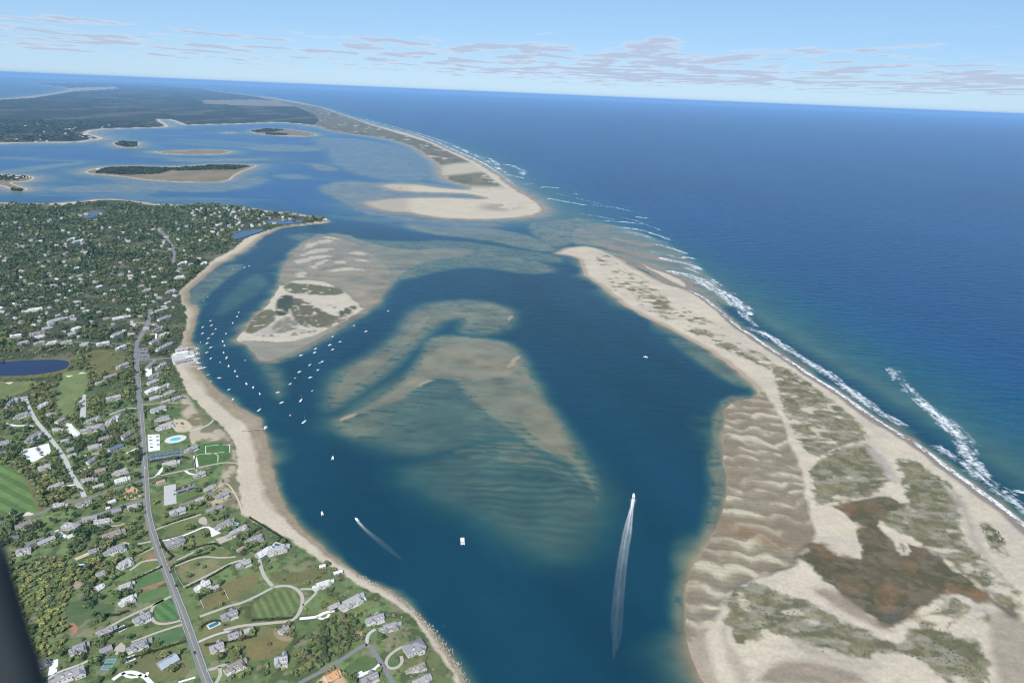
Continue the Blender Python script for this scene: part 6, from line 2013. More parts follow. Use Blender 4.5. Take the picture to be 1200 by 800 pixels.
TNAME = {DARK: 'dark green', MIX: 'mid green', THICK: 'yellow-green', SHRUB: 'low olive'}
for i in near:
    con = tp[i] == DARK and (i % 5 == 0)
    me = CROWNS[6 + int(i) % 2] if con else CROWNS[int(i) % 6]
    a, b = pix(tx[i], ty[i], tz[i])
    kind = 'bush' if tp[i] == SHRUB else 'tree'
    r = empty('shrub' if kind == 'bush' else ('pine_tree' if con else 'leafy_tree'), (tx[i], ty[i], tz[i]), rot[i])
    r.scale = (2 * base_r[i], 2 * base_r[i], base_h[i] * (1.25 if con else 1.0))
    w = where_words(float(a), float(b))
    shape = ' pointed tree ' if con else (' bush ' if kind == 'bush' else ' leafy tree ')
    tag(r, TNAME[int(tp[i])] + shape + w, kind, 'trees ' + w)
    t = bpy.data.objects.new('trunk', TRUNK)
    COL.objects.link(t)
    t.parent = r
    c = bpy.data.objects.new('crown', me)
    COL.objects.link(c)
    c.parent = r
    c.color = (*tcol[i], 1)


def plant(idx, name, label, specs, X, Y, Z, RR, HH, RT, CC_):
    """Every tree of idx as one mesh of leaf clumps, fewer and larger clumps with distance."""
    VV, CV = [], []
    D = np.hypot(X[idx], Y[idx])
    for d0, d1, nq, sz in specs:
        sel = idx[(D >= d0) & (D < d1)]
        if not len(sel):
            continue
        ts = [crown_template(nq, 400 + s + nq, False, sz) for s in range(5)]
        which = RNG.integers(0, 5, len(sel))
        for w in range(5):
            s = sel[which == w]
            if not len(s):
                continue
            T, sh = ts[w]
            c, sn = np.cos(RT[s])[:, None], np.sin(RT[s])[:, None]
            x = T[None, :, 0] * 2 * RR[s][:, None]
            y = T[None, :, 1] * 2 * RR[s][:, None]
            z = T[None, :, 2] * HH[s][:, None] + Z[s][:, None]
            VV.append(np.stack([x * c - y * sn + X[s][:, None], x * sn + y * c + Y[s][:, None], z], -1).reshape(-1, 3))
            CV.append((CC_[s][:, None, :] * sh[None, :, None]).reshape(-1, 3))
    V, C_ = np.concatenate(VV), np.concatenate(CV)
    o = link(name, mesh_np(name, V, np.arange(len(V)).reshape(-1, 4), C_), MAT['leaf'])
    tag(o, label, 'woodland', kind='stuff')
    print(name, len(idx), len(V) // 4)


plant(rest, 'woodland', 'leafy woods and garden trees filling the town between the houses', ((0, 1000, 90, 0.24), (1000, 1700, 48, 0.30), (1700, 2600, 26, 0.40), (2600, 9000, 15, 0.55)), tx, ty, tz, base_r, base_h, rot, tcol)

# woods on the islands of the bay and on the far shore
FW = [([(112, 202.5), (125, 197.5), (160, 196.6), (205, 198), (186, 203.5), (150, 205)], 900), ([(205, 197.6), (250, 194.3), (292, 194.6), (275, 199), (240, 199.5), (205, 200.5)], 500),
      ([(135, 168.4), (143, 166), (160, 167), (160, 171.5), (148, 172.2), (138, 170)], 260), ([(295, 153.8), (313, 150.8), (332, 152.4), (320, 154.8), (300, 155)], 160), ([(312, 156), (336, 157), (334, 158.6), (312, 157.8)], 80),
      ([(-60, 205.5), (0, 206), (24, 207), (34, 208.4), (20, 211.5), (-60, 212)], 160), ([(14, 222), (26, 222), (24, 223.6), (14, 223)], 30)]
fx, fy = [], []
for poly, n in FW:
    w = np.array([P(a, b, 3.0)[:2] for a, b in poly])
    lo, hi = w.min(0), w.max(0)
    q = RNG.uniform(lo, hi, (n * 3, 2))
    k = in_poly_px(w, q[:, 0], q[:, 1])
    fx.append(q[k][:, 0])
    fy.append(q[k][:, 1])
nfar = 9000
a_ = RNG.uniform(-0.70, -0.20, nfar)
dp = RNG.uniform(0.052, 0.125, nfar)
d_ = CAM_H / np.tan(dp)
qx, qy = d_ * np.sin(a_), d_ * np.cos(a_)
k = pFAR.sd(qx, qy, 300.0) > 120
fx.append(qx[k])
fy.append(qy[k])
fx, fy = np.concatenate(fx), np.concatenate(fy)
fz = ground_z(fx, fy)
nn_ = len(fx)
fd = np.hypot(fx, fy)
fr = RNG.uniform(4, 8, nn_) * (1 + 1.6 * sstep(5200, 9000, fd))
fc = PALC[DARK][RNG.integers(0, 4, nn_)] * RNG.uniform(0.9, 1.5, nn_)[:, None]
plant(np.arange(nn_), 'distant_woods', 'dark woods on the bay islands and the far shore', ((0, 90000, 12, 0.6),), fx, fy, fz, fr, RNG.uniform(7, 13, nn_), RNG.uniform(0, 6.28, nn_), fc)
rows = []
for i in range(420):
    aa, dd = RNG.uniform(-0.68, -0.24), CAM_H / math.tan(RNG.uniform(0.055, 0.12))
    x, y = dd * math.sin(aa), dd * math.cos(aa)
    if pFAR.sd(np.array([x]), np.array([y]), 300.0)[0] > 60:
        rows.append((x, y, RNG.uniform(18, 44), RNG.uniform(12, 22), R(RNG.uniform(-30, 30)), 'gpww'[int(RNG.integers(4))]))
for a, b in ((12, 207), (18, 206.8), (24, 207.2), (29, 208), (33, 208.6), (4, 206.5), (20, 209.5), (94, 160.5), (97, 161), (115, 198.5), (128, 197.4)):
    w = P(a, b, 3)
    rows.append((w[0], w[1], 24, 14, 0.2, 'w'))
far_houses(rows, 'far_shore_houses', 'tiny pale houses scattered over the far shore')
# scrub on the barrier island dunes
sx, sy = [], []
for q, cv in G_AREAS[:6]:
    w = np.array([P(a, b, 1.5)[:2] for a, b in q])
    r = RNG.uniform(w.min(0), w.max(0), (900, 2))
    k = in_poly_px(w, r[:, 0], r[:, 1]) & (fbm(r[:, 0] / 34, r[:, 1] / 34, 3, 221) > 0.53)
    sx.append(r[k][:, 0])
    sy.append(r[k][:, 1])
w = np.array([P(a, b, 1.5)[:2] for a, b in MARSH])
r = RNG.uniform(w.min(0), w.max(0), (1100, 2))
k = in_poly_px(w, r[:, 0], r[:, 1]) & (fbm(r[:, 0] / 30, r[:, 1] / 30, 3, 223) > 0.5)
sx.append(r[k][:, 0])
sy.append(r[k][:, 1])
w = np.array([P(a, b, 1.5)[:2] for a, b in [(328, 349), (342, 347), (340, 358), (333, 369), (325, 369)]])
r = RNG.uniform(w.min(0), w.max(0), (260, 2))
k = in_poly_px(w, r[:, 0], r[:, 1])
sx.append(r[k][:, 0])
sy.append(r[k][:, 1])
sx, sy = np.concatenate(sx), np.concatenate(sy)
n_ = len(sx)
sc_ = PALC[SHRUB][RNG.integers(0, 4, n_)] * RNG.uniform(1.2, 1.9, n_)[:, None]
plant(np.arange(n_), 'dune_scrub', 'low dark scrub dotted over the dune grass and salt marsh', ((0, 90000, 26, 0.34),), sx, sy, ground_z(sx, sy) - 0.1, RNG.uniform(0.5, 1.4, n_) * RNG.uniform(0.6, 1.1, n_), RNG.uniform(0.6, 1.4, n_), RNG.uniform(0, 6.28, n_), sc_)

# ------------------------------------------------------------------ boats
def hull_rings(L, W, H, n=9, bow=0.36):
    rings = []
    for i in range(n):
        t = i / (n - 1)
        x = -L / 2 + L * t
        w = W / 2 * (1.0 if t < 0.45 else max(0.03, 1 - ((t - 0.45) / 0.55) ** 2.1))
        sheer = H * (0.82 + bow * t * t)
        keel = -0.35 + 0.30 * max(0, t - 0.6)
        rings.append([(x, -w, sheer), (x, -w * 0.86, 0.12), (x, 0, keel), (x, w * 0.86, 0.12), (x, w, sheer)])
    return rings


def motor_parts():
    L, W, Hh = 9.0, 3.0, 1.25
    h = MB()
    rings = hull_rings(L, W, Hh)
    h.loft(rings)
    hull = h.mesh('hull')
    d = MB()
    d.box(-4.1, 0.6, -1.25, 1.25, 1.0, 1.10)
    d.add([(0.6, -1.25, 1.16), (0.6, 1.25, 1.16), (3.4, 0.62, 1.42), (3.4, -0.62, 1.42), (4.25, 0, 1.5)], [(0, 3, 2, 1), (3, 4, 2)])
    deck = d.mesh('deck')
    c = MB()
    c.loft([[(-1.3, -0.95, 1.1), (1.5, -0.9, 1.1), (1.5, 0.9, 1.1), (-1.3, 0.95, 1.1)], [(-1.2, -0.85, 2.3), (0.7, -0.75, 2.3), (0.7, 0.75, 2.3), (-1.2, 0.85, 2.3)], [(-1.5, -0.95, 2.34), (0.9, -0.85, 2.34), (0.9, 0.85, 2.34), (-1.5, 0.95, 2.34)],
            [(-1.5, -0.95, 2.46), (0.9, -0.85, 2.46), (0.9, 0.85, 2.46), (-1.5, 0.95, 2.46)]])
    cab = c.mesh('cabin')
    g = MB()
    g.add([(1.42, -0.78, 1.35), (1.42, 0.78, 1.35), (0.86, 0.68, 2.22), (0.86, -0.68, 2.22)], [(0, 1, 2, 3)])
    g.add([(1.50, -0.78, 1.35), (1.50, 0.78, 1.35), (0.94, 0.68, 2.22), (0.94, -0.68, 2.22)], [(0, 1, 2, 3)])
    ws = g.mesh('windscreen')
    e = MB()
    e.box(-4.95, -4.35, -0.3, 0.3, 0.4, 1.7)
    e.box(-5.05, -4.45, -0.38, 0.38, 1.2, 1.9)
    return [('hull', hull, 'hull'), ('deck', deck, 'deck'), ('cabin', cab, 'hull'), ('windscreen', ws, 'darkglass'), ('outboard_motor', e.mesh('outboard_motor'), 'engine')]


def sail_parts():
    L, W, Hh = 10.5, 3.1, 1.15
    h = MB()
    h.loft(hull_rings(L, W, Hh, bow=0.3))
    d = MB()
    d.box(-4.9, 1.0, -1.2, 1.2, 0.98, 1.06)
    d.add([(1.0, -1.25, 1.1), (1.0, 1.25, 1.1), (4.0, 0.55, 1.32), (4.0, -0.55, 1.32), (5.0, 0, 1.42)], [(0, 3, 2, 1), (3, 4, 2)])
    c = MB()
    c.loft([[(-1.6, -0.85, 1.06), (2.2, -0.7, 1.06), (2.2, 0.7, 1.06), (-1.6, 0.85, 1.06)], [(-1.5, -0.7, 1.6), (1.8, -0.5, 1.5), (1.8, 0.5, 1.5), (-1.5, 0.7, 1.6)]])
    m_ = MB()
    m_.tube((0.9, 0, 1.2), (0.9, 0, 12.5), 0.11, 0.07, 8)
    m_.tube((0.9, -0.9, 8.0), (0.9, 0.9, 8.0), 0.05, 0.05, 6)
    b = MB()
    b.tube((0.85, 0, 2.3), (-3.6, 0, 2.25), 0.22, 0.14, 8)
    return [('hull', h.mesh('hull'), 'hull'), ('deck', d.mesh('deck'), 'deck'), ('cabin', c.mesh('cabin'), 'hull'), ('mast', m_.mesh('mast'), 'mast'), ('furled_sail', b.mesh('furled_sail'), 'hull')]


def skiff_parts():
    h = MB()
    h.loft(hull_rings(5.2, 1.9, 0.75), True)
    s = MB()
    for x in (-1.3, 0.3):
        s.box(x - 0.2, x + 0.2, -0.8, 0.8, 0.70, 0.82)
    e = MB()
    e.box(-2.95, -2.5, -0.2, 0.2, 0.2, 1.1)
    return [('hull', h.mesh('hull'), 'hull'), ('thwart', s.mesh('thwart'), 'wood'), ('outboard_motor', e.mesh('outboard_motor'), 'engine')]


def barge_parts():
    h = MB()
    for sy in (-1.9, 1.9):
        h.tube((-6.2, sy, 0.25), (5.6, sy, 0.25), 0.55, 0.5, 10)
        h.tube((5.6, sy, 0.25), (6.6, sy, 0.5), 0.5, 0.08, 10)
    d = MB()
    d.box(-6.3, 6.0, -2.5, 2.5, 0.75, 0.95)
    r = MB()
    for sy in (-2.4, 2.4):
        r.box(-6.2, 5.9, sy - 0.05, sy + 0.05, 0.95, 1.85)
    r.box(5.85, 5.95, -2.35, 2.35, 0.95, 1.85)
    c = MB()
    c.box(-4.6, 1.2, -2.2, 2.2, 3.05, 3.2)
    for x in (-4.4, 1.0):
        for sy in (-2.1, 2.1):
            c.tube((x, sy, 0.95), (x, sy, 3.05), 0.05, 0.05, 6)
    co = MB()
    co.box(-2.0, -0.9, 0.4, 1.5, 0.95, 2.0)
    return [('pontoon', h.mesh('pontoon'), 'mast'), ('deck', d.mesh('deck'), 'deck'), ('railing', r.mesh('railing'), 'hull'), ('canopy', c.mesh('canopy'), 'hull'), ('console', co.mesh('console'), 'engine')]


BT = {'motor': (motor_parts(), 9.0, 'motorboat'), 'sail': (sail_parts(), 10.5, 'sailboat'), 'skiff': (skiff_parts(), 5.2, 'skiff'), 'barge': (barge_parts(), 12.6, 'pontoon_boat')}
for parts, _l, _n in BT.values():
    for nm, me, mt in parts:
        me.materials.append(MAT[mt])
HULLC = [(0.80, 0.80, 0.79), (0.78, 0.79, 0.80), (0.74, 0.74, 0.71)]


def boat(kind, px, py, length, heading, label, group=None, col=None):
    parts, L0, nm = BT[kind]
    w = P(px, py, 0.3)
    r = empty(nm, (w[0], w[1], 0.05), heading)
    s = length / L0
    r.scale = (s, s, s)
    tag(r, label, 'boat', group)
    c = col or HULLC[int(px * 7) % 3]
    for pn_, me, mt in parts:
        o = bpy.data.objects.new(pn_, me)
        COL.objects.link(o)
        o.parent = r
        o.color = (*c, 1)
    return r


ORDN = ['northernmost', 'second', 'third', 'fourth', 'fifth', 'sixth', 'seventh', 'eighth', 'ninth', 'tenth', 'eleventh', 'twelfth', 'thirteenth', 'fourteenth', 'fifteenth']
A_ = [(247, 376), (248, 381.5), (253, 385.7), (237.7, 383.5), (237.7, 390.8), (249.5, 391.5), (244.5, 396.5), (243, 402.5), (247.3, 407.3), (242.5, 413.3), (247.3, 420)]
B_ = [(280, 366), (278, 371), (272.8, 378.5), (265, 391), (261, 400), (263, 405), (262, 413.3), (265.7, 419.3), (268, 429), (275.5, 435), (278, 441), (288.7, 449.7), (296.8, 454), (304.3, 461.3)]
C_ = [(415, 381.7), (429, 388.5), (390, 394.7), (398.6, 400.6), (386.7, 404.5), (390, 409.7), (370, 408.9), (369, 413.4), (352.9, 416.6), (377.7, 424), (372.7, 433.7), (351, 436), (363.7, 442.5), (340.3, 450), (330.3, 471.9)]
for nm_, lst, hd in (('in the cluster off the fish pier', A_, R(70)), ('in the curving mooring line between pier and islet', B_, R(108)), ('in the mooring field south-east of the grassy islet', C_, R(52))):
    for i, (a, b) in enumerate(sorted(lst, key=lambda q: q[1])):
        boat('motor', a, b, 8.5 + 2.8 * ((i * 37) % 10) / 10, hd + R(RNG.uniform(-14, 14)), '%s white motorboat %s%s' % (ORDN[i], '' if i == 0 else 'from the north ', nm_), 'white motorboats moored ' + nm_)
for a, b, L, lab in ((363.4, 427.6, 10.5, 'sailboat with bare mast in the middle of the eastern moorings'), (352.9, 469, 13, 'large sailboat with bare mast south of the eastern moorings'), (356.7, 494.3, 13, 'southernmost sailboat alone in the open harbour'),
                     (304, 480.5, 11, 'sailboat moored close to the long thin dock')):
    boat('sail', a, b, L, R(80 + RNG.uniform(-10, 10)), lab)
for a, b, L, hd, lab in ((455, 364.5, 9, 60, 'lone white motorboat between the islet and the brown shoal'), (390, 536.6, 11, 100, 'white motorboat anchored left of the dark rippled shoal'), (377.5, 601.5, 10, 110, 'white motorboat anchored below the club playing field'),
                         (756.5, 418.5, 12, 155, 'white motorboat alone near the barrier island beach'), (418, 609, 11, 130, 'white motorboat trailing a faint wake off the mainland beach'), (742.5, 581, 13, 80, 'fast white motorboat at the head of the long bright wake'),
                         (325.6, 460, 9.5, 40, 'white motorboat alone between the two mooring fields'), (257, 443, 8.5, 20, 'white motorboat close to the beach south of the fish pier'), (268.5, 456.6, 8, 60, 'white motorboat second off the beach bend'),
                         (273, 468, 9, 80, 'white motorboat nearest the beach bend'), (311, 501, 11, 85, 'white motorboat tied at the end of the long thin dock'), (286.7, 313.8, 11, 60, 'larger of the white boats off the curved north beach'),
                         (292, 312, 9, 40, 'right-hand of the white boats off the curved north beach')):
    boat('motor', a, b, L, R(hd), lab)
boat('barge', 542, 634.5, 15, R(98), 'white pontoon barge with a canopy alone in the open harbour')
for a, b, lab in ((244, 439, 'small skiff just south of the fish pier float'), (247, 446.7, 'small skiff by the sandy corner below the pier'), (235, 401, 'small skiff tucked beside the fish pier'), (287.5, 422, 'tiny skiff off the spit of the grassy islet'),
                  (258, 424.5, 'tiny skiff between the two western boat lines'), (374.4, 425.5, 'dinghy tied behind a motorboat in the eastern moorings'), (345.9, 443, 'small skiff west of the eastern moorings'), (366, 457.9, 'small skiff below the eastern moorings'),
                  (340, 486.4, 'tiny skiff in open water left of the southernmost sailboat'), (272.5, 315.7, 'tiny skiff off the curved north beach'), (243.5, 347.8, 'tiny skiff off the narrow beach corner'), (238.6, 352.7, 'tiny skiff nearest the narrow beach corner')):
    boat('skiff', a, b, 6.0, R(RNG.uniform(30, 120)), lab)

# ------------------------------------------------------------------ cars
def car_parts():
    b = MB()
    b.loft([[(-2.2, -0.85, 0.35), (2.2, -0.85, 0.35), (2.2, 0.85, 0.35), (-2.2, 0.85, 0.35)], [(-2.3, -0.9, 0.62), (2.3, -0.9, 0.62), (2.3, 0.9, 0.62), (-2.3, 0.9, 0.62)],
            [(-2.2, -0.86, 0.95), (2.15, -0.84, 0.88), (2.15, 0.84, 0.88), (-2.2, 0.86, 0.95)]])
    c = MB()
    c.loft([[(-1.75, -0.8, 0.93), (1.05, -0.8, 0.9), (1.05, 0.8, 0.9), (-1.75, 0.8, 0.93)], [(-1.25, -0.66, 1.42), (0.35, -0.66, 1.42), (0.35, 0.66, 1.42), (-1.25, 0.66, 1.42)]])
    rf = MB()
    rf.box(-1.27, 0.37, -0.68, 0.68, 1.42, 1.48)
    w = MB()
    w.tube((0, -0.12, 0), (0, 0.12, 0), 0.33, 0.33, 12)
    return b.mesh('body'), c.mesh('cabin_window'), rf.mesh('roof'), w.mesh('wheel')


CB, CW, CR_, CWH = car_parts()
for me, mt in ((CB, 'car'), (CW, 'darkglass'), (CR_, 'car'), (CWH, 'rubber')):
    me.materials.append(MAT[mt])


def car(px, py, heading, col, label, group=None, lift=0.16):
    w = P(px, py, 5.2)
    r = empty('parked_car' if group else 'car', (w[0], w[1], float(ground_z(w[0], w[1])[0]) + lift), heading)
    tag(r, label, 'car', group)
    for nm, me, loc in [('body', CB, (0, 0, 0)), ('window', CW, (0, 0, 0)), ('roof', CR_, (0, 0, 0))] + [('wheel', CWH, (sx_, sy_, 0.33)) for sx_ in (-1.4, 1.4) for sy_ in (-0.8, 0.8)]:
        o = bpy.data.objects.new(nm, me)
        COL.objects.link(o)
        o.location = loc
        o.parent = r
        o.color = (*col, 1)
    return r


def road_dir(px, py):
    w = line_world(SHORE)
    p = P(px, py, 5)[:2]
    i = int(np.argmin(np.hypot(*(w - p).T)))
    i = min(max(i, 1), len(w) - 2)
    d = w[i + 1] - w[i - 1]
    return math.atan2(d[1], d[0])


for a, b, c, lab in ((199.5, 670, (0.03, 0.05, 0.10), 'dark blue car on the shore road beside the brown field'), (206.5, 686, (0.02, 0.02, 0.022), 'black car on the shore road near the road bend'),
                     (228, 764.5, (0.04, 0.04, 0.05), 'dark grey car low on the shore road near the bottom'), (165.5, 476, (0.5, 0.5, 0.5), 'silver car on the shore road beside the square lawn'),
                     (170, 548, (0.7, 0.7, 0.7), 'white car on the shore road near the tennis courts')):
    car(a, b, road_dir(a, b), c, lab, None, 0.2)
CARC = [(0.02, 0.025, 0.05), (0.03, 0.04, 0.09), (0.02, 0.02, 0.022), (0.5, 0.5, 0.5), (0.03, 0.035, 0.06), (0.6, 0.6, 0.6), (0.08, 0.02, 0.02)]
base_ = MB()
strip('parking_lot', [(203, 577.5), (229, 569)], 14, MAT['asphalt'], 0.09, 'dark asphalt car park with rows of dark cars by the green lawn', 'car park', smooth=0)
for i in range(10):
    for j, dy in enumerate((-2.2, 2.2)):
        t = i / 9
        car(205 + 22 * t, 576.8 - 7.3 * t + dy, R(70 + RNG.uniform(-5, 5)), CARC[(i * 2 + j) % 5 if (i + j) % 7 else 3], 'car in the parked rows on the dark asphalt by the green lawn', 'cars in the dark asphalt car park', 0.12)
for i in range(5):
    for j in range(2):
        car(43 + 1.6 * i, 524.5 + 2.0 * i + 3.0 * (j - 0.5) - (i * 0.2), R(20), CARC[(i + j * 3) % 7], 'dark car parked in the white car park near the striped field', 'cars in the white car park', 0.12)
for i, (a, b) in enumerate(((176, 512), (176.5, 516), (177, 520), (177.5, 524), (184.5, 511.5), (185, 516), (185.5, 521))):
    car(a, b, R(10), CARC[(i + 3) % 7], 'car parked in the white car park west of the round pool', 'cars in the beach club car park', 0.12)
for i, (a, b, lab) in enumerate(((274, 740, 'black car outside the house at the end of the pale drive'), (271.5, 740.6, 'second black car outside the house at the end of the pale drive'), (393, 713.5, 'black car on the white shell court'),
                                 (395, 715.5, 'dark car nearest the sea on the white shell court'), (266, 776, 'dark car on the tan drive of the brown-grey house'), (51, 777, 'navy car beside the white court at bottom left'))):
    car(a, b, R(25), CARC[i % 3], lab, None, 0.2)
for i in range(14):
    car(165 + 8 * (i % 5) / 4 + RNG.uniform(-0.5, 0.5), 409.5 + 4.2 * (i // 5), R(90), CARC[(i * 3) % 7], 'car parked at the head of the fish pier road', 'cars parked at the fish pier', 0.12)

# ------------------------------------------------------------------ fish pier and docks
def px_box(mb, p1, p2, width, z0, z1, z=2.0):
    c, rz, L = frame2(p1, p2, z)
    co, s = math.cos(rz), math.sin(rz)
    b = len(mb.v)
    t = MB()
    t.box(-L / 2, L / 2, -width / 2, width / 2, z0, z1)
    mb.add([(c[0] + x * co - y * s, c[1] + x * s + y * co, zz) for x, y, zz in t.v], t.f)


pr = empty('fish_pier', (0, 0, 0))
tag(pr, 'broad grey timber fish pier with docks at the narrow of the harbour', 'pier')
d = MB()
px_box(d, (201, 421), (229, 417), 74, -0.5, 2.6)
d.build('deck', MAT['concrete'], pr)
for p1, p2, w in (((216, 408), (228, 406), 6), ((224, 412.5), (231, 411), 5), ((224, 424), (232, 422.5), 5), ((212, 429), (237, 429.5), 5)):
    f = MB()
    px_box(f, p1, p2, w, 0.2, 0.9, 0.5)
    f.build('float', MAT['wood'], pr)
for t in np.linspace(0, 1, 9):
    q = MB()
    w = P(229.8 - 0.6 * abs(t - 0.5), 409 + 18 * t, 0)
    q.tube((w[0], w[1], -2), (w[0], w[1], 3.4), 0.3, 0.28, 8)
    q.build('pile', MAT['wood'], pr)
for q in ((204, 417, 222, 414, 12, 'ell', 'w', 'white packing shed along the middle of the fish pier'), (206, 412, 220, 409, 9, 'plain', 'p', 'pale shed on the north side of the fish pier'), (206, 426, 224, 422.5, 10, 'plain', 'g', 'grey shed on the south side of the fish pier'),
          (217, 420.5, 227, 418.5, 9, 'plain', 'w', 'white shed at the seaward end of the fish pier')):
    r = house(*q, None, True, 2.6)
    r.location.z = 2.6
for i, (a, b) in enumerate(((230.5, 408.5), (231.2, 414.5), (231.8, 420.5), (232.2, 425.5), (236.5, 431.5), (239.5, 430.8), (233.5, 432.0))):
    boat('motor', a, b, 11 if i < 4 else 9, R(5 + 14 * (i % 3)), 'white fishing boat berthed %s' % ('at the north corner of the fish pier', 'on the upper face of the fish pier', 'on the middle face of the fish pier', 'at the south corner of the fish pier',
         'at the middle of the pier float', 'at the outer end of the pier float', 'at the inner end of the pier float')[i])
dk = empty('boat_dock', (0, 0, 0))
tag(dk, 'long thin timber dock reaching out from the beach club sand', 'dock')
g = MB()
px_box(g, (284, 504.7), (309, 502.2), 2.2, 1.5, 1.75, 1.6)
g.build('walkway', MAT['wood'], dk)
g = MB()
px_box(g, (309, 503.2), (312.5, 500.2), 5, 0.1, 0.6, 0.3)
g.build('float', MAT['concrete'], dk)
for t in np.linspace(0, 1, 9):
    q = MB()
    w = P(284 + 25 * t, 504.7 - 2.5 * t + 0.6, 1.2)
    q.tube((w[0], w[1], -2), (w[0], w[1], 2.4), 0.2, 0.18, 6)
    q.build('pile', MAT['wood'], dk)

# ------------------------------------------------------------------ rock wall, fences and hedges
rv, rf_, b = [], [], 0
for i in range(650):
    t = RNG.random()
    w = line_world([(420, 674), (455, 693), (485, 714), (503, 735), (522, 760), (537, 785), (549, 806)], 1.0, 1, 3.0) if i == 0 else w
    k = int(t * (len(w) - 1))
    nn = normals2(w)[k] if i == 0 else NRM[k]
    if i == 0:
        NRM = normals2(w)
    wide = 3.0 + 6.0 * (t > 0.55)
    p = w[k] + NRM[k] * RNG.normal(0.4, wide * 0.36) + RNG.uniform(-1.5, 1.5, 2)
    s = RNG.uniform(0.35, 0.95)
    bx = np.array([(-1, -1, -1), (1, -1, -1), (1, 1, -1), (-1, 1, -1), (-1, -1, 1), (1, -1, 1), (1, 1, 1), (-1, 1, 1)], float) * s * RNG.uniform(0.5, 1.0, (8, 3))
    a = RNG.uniform(0, 6.28)
    bx = np.stack([bx[:, 0] * math.cos(a) - bx[:, 1] * math.sin(a), bx[:, 0] * math.sin(a) + bx[:, 1] * math.cos(a), bx[:, 2]], 1)
    rv.append(np.column_stack([bx[:, :2] + p, bx[:, 2]]))
rv = np.array(rv)
ctr = rv.mean(1)
rv[:, :, 2] += ground_z(ctr[:, 0], ctr[:, 1])[:, None] + 0.2
fb = np.array([(0, 3, 2, 1), (4, 5, 6, 7), (0, 1, 5, 4), (1, 2, 6, 5), (2, 3, 7, 6), (3, 0, 4, 7)])
RF = (fb[None] + 8 * np.arange(len(rv))[:, None, None]).reshape(-1, 4)
shade = RNG.uniform(0.6, 1.25, len(rv))
low = rv[:, :, 2].mean(1)
rc = np.where((low < 0.1)[:, None], np.array([0.07, 0.065, 0.055]), np.array([0.38, 0.34, 0.28])) * shade[:, None]
o = link('rocks', mesh_np('rocks', rv.reshape(-1, 3), RF, np.repeat(rc, 8, 0)), MAT['leaf'])
tag(o, 'tumbled rock armour along the foot of the shore lots', 'rocks', kind='stuff')


def fence(pts, label, mat, hgt=1.2):
    w = line_world(pts, 5.0, 0, 3.0)
    z = ground_z(w[:, 0], w[:, 1])
    r = empty('fence', (w[0][0], w[0][1], float(z[0])))
    tag(r, label, 'fence')
    po, ra = MB(), MB()
    for (x, y), zz in zip(w, z):
        po.box(x - w[0][0] - 0.09, x - w[0][0] + 0.09, y - w[0][1] - 0.09, y - w[0][1] + 0.09, zz - z[0] - 0.2, zz - z[0] + hgt + 0.1)
    for i in range(len(w) - 1):
        for hh in (0.45, 0.85, hgt):
            ra.tube((*(w[i] - w[0]), z[i] - z[0] + hh), (*(w[i + 1] - w[0]), z[i + 1] - z[0] + hh), 0.08, 0.08, 4)
    po.add(ra.v, ra.f)
    po.build('rail', mat, r)


fence([(203.5, 698), (211, 722), (217, 742)], 'white rail fence between the half-moon lawn and the road', MAT['trim'])
fence([(232, 697), (239, 712)], 'white garden fence left of the fenced-garden house', MAT['trim'])
fence([(263, 692), (268, 702)], 'white garden fence right of the fenced-garden house', MAT['trim'])
fence([(176, 538), (214, 532)], 'pale fence along the south side of the tennis courts', MAT['concrete'], 1.8)
fence([(204, 664), (209, 678), (216, 688)], 'pale fence along the road edge of the brown field', MAT['concrete'])


def hedge(pts, label, width=2.2, hgt=2.0):
    w = line_world(pts, 5.0, 1, 0.9)
    nn = normals2(w)
    z = ground_z(w[:, 0], w[:, 1])
    V, Cc = [], []
    for i in range(len(w)):
        for k in range(5):
            p = np.array([*(w[i] + nn[i] * RNG.uniform(-width / 2, width / 2)), z[i] + RNG.uniform(0.2, hgt)])
            d = RNG.normal(size=3) + np.array([0, 0, 0.8])
            d /= np.linalg.norm(d)
            u = np.cross(d, RNG.normal(size=3))
            u /= np.linalg.norm(u)
            v = np.cross(d, u)
            s = RNG.uniform(0.5, 0.9)
            for du, dv in ((-1, -1), (1, -1), (1, 1), (-1, 1)):
                V.append(p + (u * du + v * dv) * s)
            c = PALC[DARK][int(RNG.integers(1, 5))] * RNG.uniform(0.8, 1.3)
            Cc += [c] * 4
    V = np.array(V)
    o = link('hedge', mesh_np('hedge', V, np.arange(len(V)).reshape(-1, 4), np.array(Cc)), MAT['leaf'])
    tag(o, label, 'hedge')


